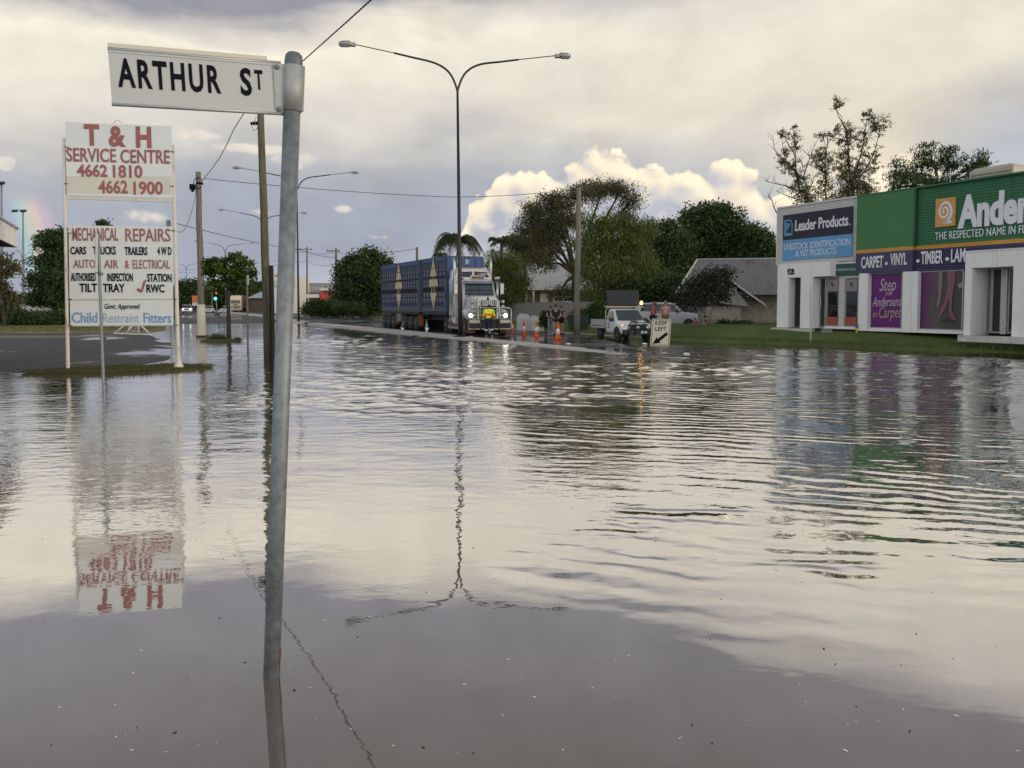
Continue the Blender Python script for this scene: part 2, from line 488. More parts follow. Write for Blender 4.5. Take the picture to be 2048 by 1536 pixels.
def water_material():
    m, t, p, P = wmat('flood water')
    x, y, z = sep(P)
    side = x / y.mx(0.5)
    big = noi(vec(t, x * 0.22, y * 0.30), 1.0, 3, 0.5)
    # choppy band in the middle of the flooded crossing
    chop_m = (y + (big - 0.5) * 16 + (noi(vec(t, x * 0.12, y * 0.5, 31.0), 1.0, 4, 0.6) - 0.5) * 14).ss(11.0, 22.0) * y.ss(42, 30) * side.ss(-0.42, -0.22)
    chop = noi(vec(t, x * 2.2, y * 1.15, 0.3), 1.0, 4, 0.6, 0.5)
    fch = noi(vec(t, x * 1.1, y * 0.45, 3.3), 1.0, 4, 0.6, 0.4)
    far_m = y.ss(26, 36)
    edge = (y + (x - 8.1) * 0.964 - 39.6).ss(-7.5, -4.5) * side.ss(0.10, 0.17)
    chop_m = chop_m * (1.0 - edge * 0.93); far_m = far_m * (1.0 - edge * 0.96)
    # long ripples running across the right-hand side
    wq = noi(vec(t, x * 0.35, y * 0.35, 2.0), 1.0, 4, 0.55)
    ph = (x * 0.30 + y * 0.954 + (wq - 0.5) * 1.5 + (big - 0.5) * 1.1)
    rip = ((ph + (noi(vec(t, x * 1.1, y * 0.8, 12.0), 1.0, 3, 0.5) - 0.5) * 0.22) * (2 * math.pi / 0.31)).f('SINE') + (((x * 0.16 + y * 0.987) + (wq - 0.5) * 0.9) * (2 * math.pi / 0.46)).f('SINE') * 0.7
    rip_m = (side + (big - 0.5) * 0.34).ss(-0.06, 0.18) * y.ss(3.4, 6.8) * y.ss(24, 15) * noi(vec(t, x * 0.28, y * 0.5, 9.0), 1.0, 3, .55).ss(0.28, 0.62)
    sm1 = noi(vec(t, x * 1.0, y * 1.6, 4.0), 0.9, 2, 0.5)
    sm2 = noi(vec(t, x * 3.6, y * 6.0, 5.0), 1.0, 3, 0.55)
    calm = noi(vec(t, x * 0.25, y * 0.25, 8.0), 1.0, 3, 0.5).ss(0.30, 0.65)
    mid = y.ss(4.5, 9.0)
    left_m = side.ss(0.02, -0.12) * y.ss(6.0, 9.0) * y.ss(22, 17) * noi(vec(t, x * 0.3, y * 0.45, 19.0), 1.0, 3, .55).ss(0.35, 0.6)
    lrip = noi(vec(t, x * 1.4, y * 4.2, 15.0), 1.0, 3, 0.5)
    ch2 = noi(vec(t, x * 4.2, y * 6.5, 6.3), 1.0, 3, 0.6)
    h = (chop * 0.012 + ch2 * 0.010) * chop_m + (fch * 0.020 + chop * 0.008) * far_m + rip * rip_m * 0.0040 * noi(vec(t, x * 1.1, y * 1.5, 22.0), 1.0, 3, .6).ss(0.30, 0.62) + sm1 * (mid * 0.010 + 0.0012) * (1.0 - edge * 0.9) \
        + sm2 * ((calm * 0.8 + 0.40) * mid * 0.0080 + 0.0004) * (1.0 - edge * 0.94) + lrip * left_m * 0.007
    b = t.nodes.new('ShaderNodeBump'); b.inputs['Strength'].default_value = 1.0; b.inputs['Distance'].default_value = 1.0
    t.links.new(h.k, b.inputs['Height'])
    t.nodes.remove(p)
    df = t.nodes.new('ShaderNodeBsdfDiffuse')
    mud = noi(vec(t, x * 0.5, y * 0.5), 1.3, 5, 0.6)
    put(t, mud.ramp([(0.3, (.112, .095, .078)), (0.7, (.142, .122, .103))]), df.inputs[0])
    gl = t.nodes.new('ShaderNodeBsdfGlossy'); gl.inputs['Roughness'].default_value = 0.025
    put(t, (chop_m * 0.03 + far_m * 0.03 + 0.02), gl.inputs['Roughness'])
    gl.inputs['Color'].default_value = (.97, .95, .94, 1)
    t.links.new(b.outputs[0], gl.inputs['Normal'])
    lw = t.nodes.new('ShaderNodeLayerWeight'); lw.inputs[0].default_value = 0.5
    t.links.new(b.outputs[0], lw.inputs['Normal'])
    f = N(t, lw.outputs['Facing']).ramp([(0.30, .10), (0.46, .23), (0.55, .38), (0.64, .60), (0.74, .78), (0.90, .92), (1.0, .97)])
    mx = t.nodes.new('ShaderNodeMixShader'); put(t, f, mx.inputs[0])
    t.links.new(df.outputs[0], mx.inputs[1]); t.links.new(gl.outputs[0], mx.inputs[2])
    t.links.new(mx.outputs[0], t.nodes['Material Output'].inputs[0])
    return m


def asphalt_material(name, wet=0.6, base=(.050, .050, .054), pscale=0.12):
    m, t, p, P = wmat(name)
    x, y, z = sep(P)
    n = noi(P, 28, 5, 0.7); n2 = noi(vec(t, x * 0.6, y * 0.15), 1.0, 5, 0.6)
    c = n.ramp([(0.35, tuple(q * .72 for q in base)), (0.65, tuple(q * 1.35 for q in base))])
    c = mixc(t, n2.ss(0.45, 0.7) * 0.4, c, (.105, .098, .088))
    pud = noi(vec(t, x * pscale, y * pscale, 4.4), 1.0, 4, 0.55).ss(0.62 - 0.3 * wet, 0.68 - 0.3 * wet)
    put(t, c, p.inputs['Base Color'])
    put(t, mixc(t, pud, (.72,) * 3, (.06,) * 3), p.inputs['Roughness'])
    b = t.nodes.new('ShaderNodeBump'); b.inputs['Distance'].default_value = 0.004
    t.links.new((n * (1.0 - pud)).k, b.inputs['Height']); t.links.new(b.outputs[0], p.inputs['Normal'])
    p.inputs['Specular IOR Level'].default_value = 0.4
    return m


def grass_material(name, lo=(.030, .042, .012), hi=(.075, .088, .028), dry=(.14, .12, .06), dryness=0.3):
    m, t, p, P = wmat(name)
    n = noi(P, 0.9, 6, 0.65); n2 = noi(P, 22, 4, 0.7); n3 = noi(P, 0.35, 4, 0.6)
    c = mixc(t, n2, lo, hi); c = mixc(t, n.ss(0.62 - dryness * 0.3, 0.85), c, dry)
    c = mixc(t, 1.0, c, n3.ramp([(0.3, .75), (0.7, 1.2)]), 'MULTIPLY')
    put(t, c, p.inputs['Base Color']); p.inputs['Roughness'].default_value = 0.85
    p.inputs['Specular IOR Level'].default_value = 0.15
    b = t.nodes.new('ShaderNodeBump'); b.inputs['Distance'].default_value = 0.05
    t.links.new((n2 + n).k, b.inputs['Height']); t.links.new(b.outputs[0], p.inputs['Normal'])
    return m


M_WATER = water_material()
M_ASPH = asphalt_material('wet asphalt', 0.40, (.075, .075, .078))
M_ROAD = asphalt_material('road asphalt', 0.35, (.047, .049, .056))
M_PARK = asphalt_material('car park asphalt', 0.05, (.050, .052, .060), 0.2)
M_GRASS = grass_material('verge grass', (.065, .105, .030), (.155, .205, .062), (.22, .21, .10), 0.2)
M_GRASSD = grass_material('dry grass', (.12, .13, .05), (.27, .26, .11), (.36, .32, .17), 0.6)
M_ISLE = grass_material('flooded island grass', (.050, .056, .020), (.125, .120, .046), (.13, .10, .055), 0.5)
M_LAND = grass_material('far land', (.035, .045, .018), (.07, .08, .03), (.11, .10, .06), 0.5)
M_CONC = MAT('kerb concrete', (.52, .50, .47), 0.75, var=.25, scale=2.5, bump=0.004, bscale=30, dirt=0.5, dcol=(.26, .24, .21))


def sheet(name, outline, rings, mat, jit=0.0, step=1.5, kind='structure', seed=1.0):
    """a slightly domed piece of ground: outline at rings[0], each next ring further in and (usually) higher"""
    pts = [Vector((p[0], p[1])) for p in outline]
    ar = sum(pts[i].cross(pts[(i + 1) % len(pts)]) for i in range(len(pts)))
    if ar < 0: pts.reverse()
    d = []
    for i in range(len(pts)):
        a, b = pts[i], pts[(i + 1) % len(pts)]; L = (b - a).length
        k = max(1, min(60, int(L / step)))
        d += [a.lerp(b, j / k) for j in range(k)]
    n = len(d)
    for _ in range(2): d = [(d[i - 1] + d[i] * 2 + d[(i + 1) % n]) / 4 for i in range(n)]
    if jit:
        d = [q + Vector((mnoise.noise((q.x * 0.7, q.y * 0.7, seed)), mnoise.noise((q.x * 0.7, q.y * 0.7, seed + 9)))) * jit for q in d]
    nor = []
    for i in range(n):
        e = d[(i + 1) % n] - d[i - 1]; nor.append(Vector((-e.y, e.x)).normalized())
    mb = MB()
    for off, zz in rings:
        for i in range(n):
            q = d[i] + nor[i] * off
            mb.v.append((q.x, q.y, zz))
    for r in range(len(rings) - 1):
        for i in range(n):
            j = (i + 1) % n; mb.f.append((r * n + i, r * n + j, (r + 1) * n + j, (r + 1) * n + i)); mb.sm.append(True)
    k = len(rings) - 1
    lp = [Vector(mb.v[k * n + i][:2]) for i in range(n)]
    cv, _, cf, _, _, _ = mgeo.delaunay_2d_cdt(lp, [(i, (i + 1) % n) for i in range(n)], [], 1, 1e-5)
    b0 = len(mb.v); mb.v += [(q.x, q.y, rings[-1][1]) for q in cv]
    for f in cf: mb.f.append(tuple(b0 + i for i in f)); mb.sm.append(True)
    o = mb.build(name, mat)
    if kind: o['kind'] = kind
    return o


def g2(px, py, z=0.0):
    p = G(px, py, z); return (p.x, p.y)


# the water plane and the ground it covers
import numpy as np


def water_sheet():
    """flat flood water, with real wind chop modelled between about 11 and 80 m"""
    y0, y1, K, NC = 10.0, 82.0, 0.85, 520
    ys = [y0]
    while ys[-1] < y1: ys.append(ys[-1] + .075 + max(0, ys[-1] - 14) * .0055)
    ys = np.array(ys); sd = np.linspace(-K, K, NC)
    Y, S = np.meshgrid(ys, sd, indexing='ij'); X = S * Y
    rg = np.random.RandomState(4); Z = np.zeros_like(X)
    for lam0, lam1, n, amp in ((.28, .5, 30, .0015), (.5, .9, 22, .0023), (.9, 1.7, 16, .0036), (1.7, 3.2, 8, .0026)):
        for _ in range(n):
            lam = rg.uniform(lam0, lam1); a = rg.normal(.25, .75); k = 2 * np.pi / lam
            Z += amp * rg.uniform(.5, 1.4) * np.sin(k * (X * np.sin(a) + Y * np.cos(a)) + rg.uniform(0, 6.28))
    Z *= .78
    Z += .35 * np.abs(Z) - .003                                   # sharper crests
    P = np.zeros_like(X)
    for _ in range(14):
        lam = rg.uniform(5, 22); a = rg.uniform(0, 6.28); P += np.sin(2 * np.pi / lam * (X * np.sin(a) * .7 + Y * np.cos(a)) + rg.uniform(0, 6.28))
    P /= 2.6
    def ss(v, a, b):
        q = np.clip((v - a) / (b - a), 0, 1); return q * q * (3 - 2 * q)
    m = ss(Y + P * 2.6, 13.5, 20.5) * ss(S + P * .03, -.44, -.24)
    edge = ss(Y + (X - 8.1) * .964 - 39.6 + P * .8, -7.5, -4.5) * ss(S, .10, .17); m *= 1 - edge * .96
    m *= .55 + .45 * ss(P, -1.0, .8)
    m *= ss(Y, y0 + .2, y0 + 3) * (1 - ss(Y, y1 - 8, y1 - 1)) * ss(K - np.abs(S), 0.005, .05)
    Z *= m * np.where(Y > 45, np.clip(1 - (Y - 45) / 60, .4, 1), 1)
    mb = MB(); R_, C_ = X.shape
    mb.v = [tuple(q) for q in np.stack([X, Y, Z], -1).reshape(-1, 3).tolist()]
    mb.f = [(i * C_ + j, i * C_ + j + 1, (i + 1) * C_ + j + 1, (i + 1) * C_ + j) for i in range(R_ - 1) for j in range(C_ - 1)]
    mb.sm = [True] * len(mb.f); ye = float(ys[-1])
    mb.quad((-260, -40, 0), (260, -40, 0), (260, y0, 0), (K * y0, y0, 0), (-K * y0, y0, 0), (-260, y0, 0))
    mb.quad((-260, ye, 0), (-K * ye, ye, 0), (K * ye, ye, 0), (260, ye, 0), (260, 150, 0), (-260, 150, 0))
    mb.quad((K * y0, y0, 0), (260, y0, 0), (260, ye, 0), (K * ye, ye, 0)); mb.quad((-260, y0, 0), (-K * y0, y0, 0), (-K * ye, ye, 0), (-260, ye, 0))
    mb.build('water', M_WATER)['kind'] = 'structure'


water_sheet()
mb = MB(); mb.quad((-3000, -300, -.6), (3000, -300, -.6), (3000, 3000, -.6), (-3000, 3000, -.6)); mb.build('ground', M_LAND)['kind'] = 'structure'
sheet('far_terrain', [(-2800, 96), (2800, 96), (2800, 2900), (-2800, 2900)], [(-6, -.3), (0, -.02), (6, .05), (30, .10)], M_LAND, step=12)

LAMP1 = G(921, 672, 0.13); MED_NOSE = G(1322, 713)
MED = [Vector((MED_NOSE.x, MED_NOSE.y, 0)), Vector((LAMP1.x, LAMP1.y, 0)), Vector((-21.6, 78, 0)), Vector((-36.4, 113, 0)), Vector((-61.5, 166, 0)), Vector((-112, 275, 0)), Vector((-250, 570, 0))]


def med_at(Y):
    for a, b in zip(MED, MED[1:]):
        if a.y <= Y <= b.y:
            f = (Y - a.y) / (b.y - a.y); d = (b - a).normalized(); return a.lerp(b, f), d, Vector((d.y, -d.x, 0))
    a, b = (MED[0], MED[1]) if Y < MED[0].y else (MED[-2], MED[-1])
    d = (b - a).normalized(); return a + d * ((Y - a.y) / d.y), d, Vector((d.y, -d.x, 0))


def strip(name, Ys, o0, o1, zf, mat, side=0.0, kind='structure'):
    mb = MB(); rows = []
    for Y in Ys:
        c, d, n = med_at(Y); z = zf(Y) if callable(zf) else zf
        rows.append([c + n * o0 + Vector((0, 0, -.3)), c + n * o0 + Vector((0, 0, z)), c + n * o1 + Vector((0, 0, z)), c + n * o1 + Vector((0, 0, -.3))])
    mb.loft(rows, cap=True, smooth=False)
    o = mb.build(name, mat)
    bm = bmesh.new(); bm.from_mesh(o.data); bmesh.ops.recalc_face_normals(bm, faces=bm.faces); bm.to_mesh(o.data); bm.free()
    if kind: o['kind'] = kind
    return o


def frange(a, b, n): return [a + (b - a) * i / (n - 1) for i in range(n)]


# far road (both carriageways) and the nearer, wet right-hand carriageway
strip('main_road', frange(68, 110, 12) + frange(125, 560, 16), -11.5, 11.5, lambda Y: min(.155, -.08 + (Y - 68) * .0085), M_ROAD)
def rc_z(Y): return .012 if Y < 34 else .012 + min(.085, (Y - 34) * .0055)
mb = MB(); rows = []
for Y in frange(27.6, 84, 40):
    c, d, n = med_at(Y); w0 = 0.3; w1 = min(8.5, 0.6 + (Y - 27.6) * 0.65)
    row = []
    for k in range(9):
        o = w0 + (w1 - w0) * k / 8
        q = c + n * o
        zz = rc_z(Y) + 0.018 * mnoise.noise((q.x * .35, q.y * .22, 3.3)) - (0.10 if k == 8 else 0.0) - (0.03 if Y < 28 else 0)
        if q.y < 90 and k >= 6: zz -= 0.012
        row.append((q.x, q.y, zz))
    rows.append(row)
mb.loft(rows, cap=False, closed=False)
mb.f = [f[::-1] for f in mb.f]
mb.build('wet_carriageway', M_ASPH)['kind'] = 'structure'
# median strip: pale concrete, raised, sinking under water toward its nose
strip('median_island', [MED[0].y + q for q in (0.2, 1.5, 4, 8, 12)] + frange(41, 72, 10), -.62, .62, lambda Y: min(.13, -.012 + (Y - MED[0].y) * .0062), M_CONC)
strip('median_island', frange(77, 130, 8) + frange(150, 560, 12), -.9, .9, lambda Y: min(.30, .13 + (Y - 77) * .006), M_CONC)
c0 = MED[0]
sheet('island_nose', [(c0.x + .95 * math.cos(a) + .25, c0.y + 1.3 * math.sin(a)) for a in frange(0, 2 * math.pi, 18)[:-1]], [(-.1, -.05), (.1, .018), (.4, .035)], M_ASPH, .12, .4)
# thin crown of the road that just breaks the surface at the right
cr = [g2(1395, 703), g2(1560, 710), g2(1800, 722), g2(2048, 733), g2(2250, 744), g2(2250, 750), g2(2048, 737.5), g2(1800, 726), g2(1560, 713), g2(1450, 708)]
sheet('road_crown', cr, [(-.1, -.03), (.12, .006), (.3, .012)], M_ASPH, .1, .8)

# grass verge on the right, rising to the shops
vo = [g2(2420, 724), g2(2048, 706), g2(1850, 700), g2(1700, 694.5), g2(1520, 686), g2(1340, 680), g2(1250, 675), g2(1140, 669), g2(1010, 659), g2(900, 650.5), g2(760, 641), (-24, 112), (-46, 160), (-80, 230), (60, 330), (160, 260), (160, 10), (40, 10)]
sheet('grass_verge', vo, [(-.9, -.12), (0, .0), (.6, .10), (2.0, .30), (3.6, .52), (5.0, .62), (12, .66)], M_GRASS, .25, 1.0)
kr = [(-.25, 0)]
# kerb along the far side of the wet carriageway
kp = [G(1330, 679.0), G(1250, 674.5), G(1140, 668.5), G(1010, 658.5), G(900, 650), G(760, 640.5)]
mb = MB()
for a, b in zip(kp, kp[1:]):
    d = (b - a).normalized(); n = Vector((d.y, -d.x, 0))
    mb.obox(a + Vector((0, 0, -.1)), b - a - d * .012, n * .32, (0, 0, .19))
mb.build('road_kerb', M_CONC)['kind'] = 'structure'

# left: car park, verge and the two drowned grass islands
park = [(-90, 19.2), g2(-300, 749), g2(20, 747), g2(120, 741), g2(330, 728), g2(348, 706), g2(345, 690), g2(318, 681), g2(305, 672), g2(285, 667), g2(-400, 664), (-90, 50)]
sheet('car_park', park, [(-.8, -.06), (0, .0), (1.0, .04)], M_PARK, .5, 1.0)
lv = [g2(-500, 668), g2(0, 668), g2(180, 668), g2(290, 667.5), g2(322, 662), g2(330, 654), g2(300, 648), (-40, 88), (-70, 130), (-240, 130), (-240, 45)]
sheet('left_verge', lv, [(-.8, -.1), (0, .03), (.9, .10)], M_GRASSD, .6, 1.2)
isl = [g2(22, 750), g2(110, 752.5), g2(220, 751), g2(330, 745), g2(432, 736.5), g2(425, 733), g2(345, 731), g2(300, 733), g2(140, 739), g2(60, 745)]
sheet('sign_island', isl, [(-.12, -.05), (.06, .02), (.25, .065), (.42, .08)], M_ISLE, .12, .35)
til = [g2(396, 684), g2(420, 686), g2(455, 686.5), g2(482, 684), g2(478, 681), g2(440, 680), g2(410, 681)]
sheet('tree_island', til, [(-.1, -.04), (.08, .03), (.3, .10)], M_ISLE, .1, .3)
ti2 = [g2(180, 668), g2(332, 664), g2(362, 661), g2(352, 656), g2(270, 655)]

sheet('car_park_strip', [g2(-300, 678.5), g2(225, 676.5), g2(262, 674.5), g2(240, 672.5), g2(-300, 673)], [(0, .043), (.2, .047)], MAT('tan concrete strip', (.20, .175, .145), .8, var=.2, scale=.8), .25, 1.0)
# white edge lines and raised markers on the wet road
M_WHITE = MAT('white road paint', (.72, .72, .70), 0.5, var=.08)


def blades(name, spots, n, hgt, mat, label=None, spread=None):
    mb = MB()
    for _ in range(n):
        x, y, z = spots()
        h = hgt * random.uniform(.4, 1.2); w = hgt * .06 + .006; a = random.uniform(0, math.pi); dx, dy = math.cos(a) * w, math.sin(a) * w
        lx, ly = random.gauss(0, h * .35), random.gauss(0, h * .35)
        mb.quad((x - dx, y - dy, z), (x + dx, y + dy, z), (x + lx, y + ly, z + h))
    o = mb.build(name, mat); o['kind'] = 'stuff'
    if label: o['label'] = label
    return o


def in_poly(x, y, poly):
    c = False; n = len(poly)
    for i in range(n):
        x0, y0 = poly[i]; x1, y1 = poly[i - 1]
        if (y0 > y) != (y1 > y) and x < (x1 - x0) * (y - y0) / (y1 - y0) + x0: c = not c
    return c


def spot_in(poly, z):
    xs = [q[0] for q in poly]; ys = [q[1] for q in poly]
    def f():
        while True:
            x, y = random.uniform(min(xs), max(xs)), random.uniform(min(ys), max(ys))
            if in_poly(x, y, poly): return x, y, z
    return f


M_BLADE = leaf_mat('grass blades', (.035, .042, .012), (.075, .080, .026), (.14, .12, .05), 1.5)
M_BLADEG = leaf_mat('green blades', (.035, .060, .014), (.080, .115, .028), (.13, .15, .05), 1.5)
blades('island_grass', spot_in(isl, .05), 5200, .07, M_BLADE, 'short olive grass on the drowned island under the service sign')
blades('tree_island_grass', spot_in(til, .04), 700, .10, M_BLADEG, 'dark tufts of grass on the tiny island round the street tree')
vg = [(a, b) for a, b in vo[1:8]] + [(11, 44), (17, 38), (22, 33)]
blades('verge_grass', spot_in(vg, .10), 6500, .17, M_BLADEG, 'mown green grass along the water edge before the shops')
lg = [g2(-150, 666), g2(290, 666), g2(320, 656), g2(-150, 653)]
blades('verge_tufts', spot_in(lg, .10), 3000, .13, M_BLADE, 'yellowing grass strip beyond the car park')

# foam flecks and floating debris on the still near water
M_FOAM = MAT('foam', (.75, .74, .70), 0.5); M_BITS = MAT('floating bits', (.05, .035, .02), 0.6)
for nm, mt, num, lab in (('foam_flecks', M_FOAM, 170, 'pale foam bubbles drifting on the near flood water'), ('floating_debris', M_BITS, 60, 'dark leaf and bark fragments floating on the near flood water')):
    mb = MB()
    for _ in range(num):
        Y = 3.0 + 6.5 * random.random() ** 1.6; X = random.uniform(-.75, .75) * Y
        r = random.uniform(.0012, .0042) * (1.6 if random.random() < .12 else 1)
        el = random.uniform(1, 2.6); a = random.uniform(0, 3.14); q = []
        for k in range(7):
            w = 2 * math.pi * k / 7; ex, ey = math.cos(w) * r * el, math.sin(w) * r
            q.append((X + ex * math.cos(a) - ey * math.sin(a), Y + ex * math.sin(a) + ey * math.cos(a), .0015))
        mb.prism(q, (0, 0, .002))
    o = mb.build(nm, mt); o['kind'] = 'stuff'; o['label'] = lab


# ------------------------------------------------------------------ foreground street sign and the service sign
GALV = MAT('galvanised steel', (.215, .245, .26), 0.55, 0.45, var=.30, scale=22, bump=0.0015, bscale=120)
ALU = MAT('aluminium', (.44, .46, .46), 0.52, 0.6, var=.10, scale=8)
SIGNW = MAT('sign face', (.50, .53, .53), 0.5, 0.0, var=.03, scale=3)
BLACK = MAT('black lettering', (.008, .008, .014), 0.7, var=.05, spec=.08)
DARK = MAT('dark metal', (.035, .036, .04), 0.5, 0.3, var=.2)
BOLT = MAT('bolt steel', (.16, .16, .16), 0.45, 0.8)
CREAM = MAT('cream sheet', (.66, .63, .52), 0.55, var=.06, scale=3)
REDL = MAT('faded red lettering', (.30, .105, .100), 0.6, var=.22, scale=9)


def street_sign():
    b = G(543, 1351); tp = at(588, 106, b.y + 0.02)
    root = thing('street_sign', 'tall leaning galvanised pole with the ARTHUR ST name blade, standing in near water', 'street sign', b)
    ax = (tp - b)
    r = 0.5 * 33 / F_PX * b.y
    m = MB(); m.cyl(-ax * 0.2, ax * .98, r, r, 28); m.build('pole', GALV, root)
    n = ax.normalized()
    m = MB(); m.tube([ax * .955, ax * .988, ax * .996, ax * 1.0], [r * 1.06, r * 1.06, r * .98, r * .70], 28); m.build('cap', MAT('grey plastic cap', (.13, .15, .17), .5), root)
    # blade frame: from the pole at the right end to the far-left end, which comes nearer
    yr, yl = b.y - .0, b.y - .30
    TR, BR = at(566, 127, yr) - b, at(566, 226, yr) - b
    TL, BL = at(223, 97, yl) - b, at(224, 208, yl) - b
    xd = ((TR - TL) + (BR - BL)).normalized(); up = ((TR - BR) + (TL - BL)).normalized(); up = (up - xd * up.dot(xd)).normalized()
    nd = xd.cross(up)                      # toward the camera
    if nd.y > 0: nd = -nd
    W = (TR - TL).length; Hh = ((TR - BR).length + (TL - BL).length) / 2
    o = BL
    def p(x, y, z=0.0): return o + xd * x + up * y + nd * z
    m = MB(); m.obox(p(0, .004, -.004), xd * W, up * (Hh - .008), nd * .008); m.build('name_blade', SIGNW, root)
    for nm, y in (('rail', 0.0), ('rail', Hh)):
        m = MB(); m.tube([p(-.001, y), p(W + .004, y)], .0085, 12)
        m.obox(p(0, y - .014 if y > .1 else y + .004, -.0065), xd * W, up * .010, nd * .013); m.build(nm, ALU, root)
    # second blade mounted just behind, showing above the first
    w2 = W * .925
    m = MB(); m.obox(p(.0, Hh * .3, -.030), xd * w2, up * (Hh * .7 + .032), nd * .010); m.build('back_blade', CREAM, root)
    m = MB()
    k = Hh / 112.0
    m.text('ARTHUR', p(W * .042, Hh * .335, .0048), xd, up, Hh * .49, W * .585, bold=.028, ext=.0015, space=1.22)
    m.text('S', p(W * .745, Hh * .33, .0048), xd, up, Hh * .49, W * .070, bold=.028, ext=.0015)
    m.text('T', p(W * .835, Hh * .455, .0048), xd, up, Hh * .355, W * .050, bold=.028, ext=.0015)
    m.build('lettering', BLACK, root)
    # bracket wrapping the pole
    m = MB()
    m.obox(p(W * .955, .010, .0045), xd * (W * .05 + r * .4), up * (Hh - .016), nd * .006)
    a0 = ax * ((BR.z + .012) / ax.z); a1 = ax * ((TR.z - .006) / ax.z)
    m.tube([a0, a1], r * 1.12, 28)
    m.obox(a0 + Vector((r * .9, 0, 0)), (r * .42, 0, 0), (0, .012, 0), a1 - a0)
    m.build('bracket', MAT('zinc bracket', (.40, .42, .415), .62, .30, var=.14, scale=18), root)
    for y in (.018, Hh - .022):
        m = MB(); c = p(W * .978, y, .010)
        m.cyl(c, c + nd * .004, .0125, .0125, 16); m.cyl(c + nd * .004, c + nd * .013, .0075, .0075, 6); m.build('bolt', BOLT, root)
    # rusty split at the foot
    m = MB(); q = ax.normalized(); m.tube([q * .02 + Vector((r * .95, -.004, 0)), q * .08 + Vector((r * .98, -.006, 0)), q * .135 + Vector((r * 1.08, -.006, 0))], [.004, .006, .0035], 6)
    m.build('rust_flake', MAT('rust', (.14, .055, .025), .8), root)


street_sign()


def post_between(px0, py0, px1, py1, D, r, mat, name, label, cat, root=None, sink=.6, r1=None, n=14, group=None):
    a = G(px0, py0) if D is None else at(px0, py0, D)
    b = at(px1, py1, a.y)
    t = thing(name, label, cat, (a.x, a.y, 0), group=group)
    return t, a - Vector((a.x, a.y, 0)), b - Vector((a.x, a.y, 0))


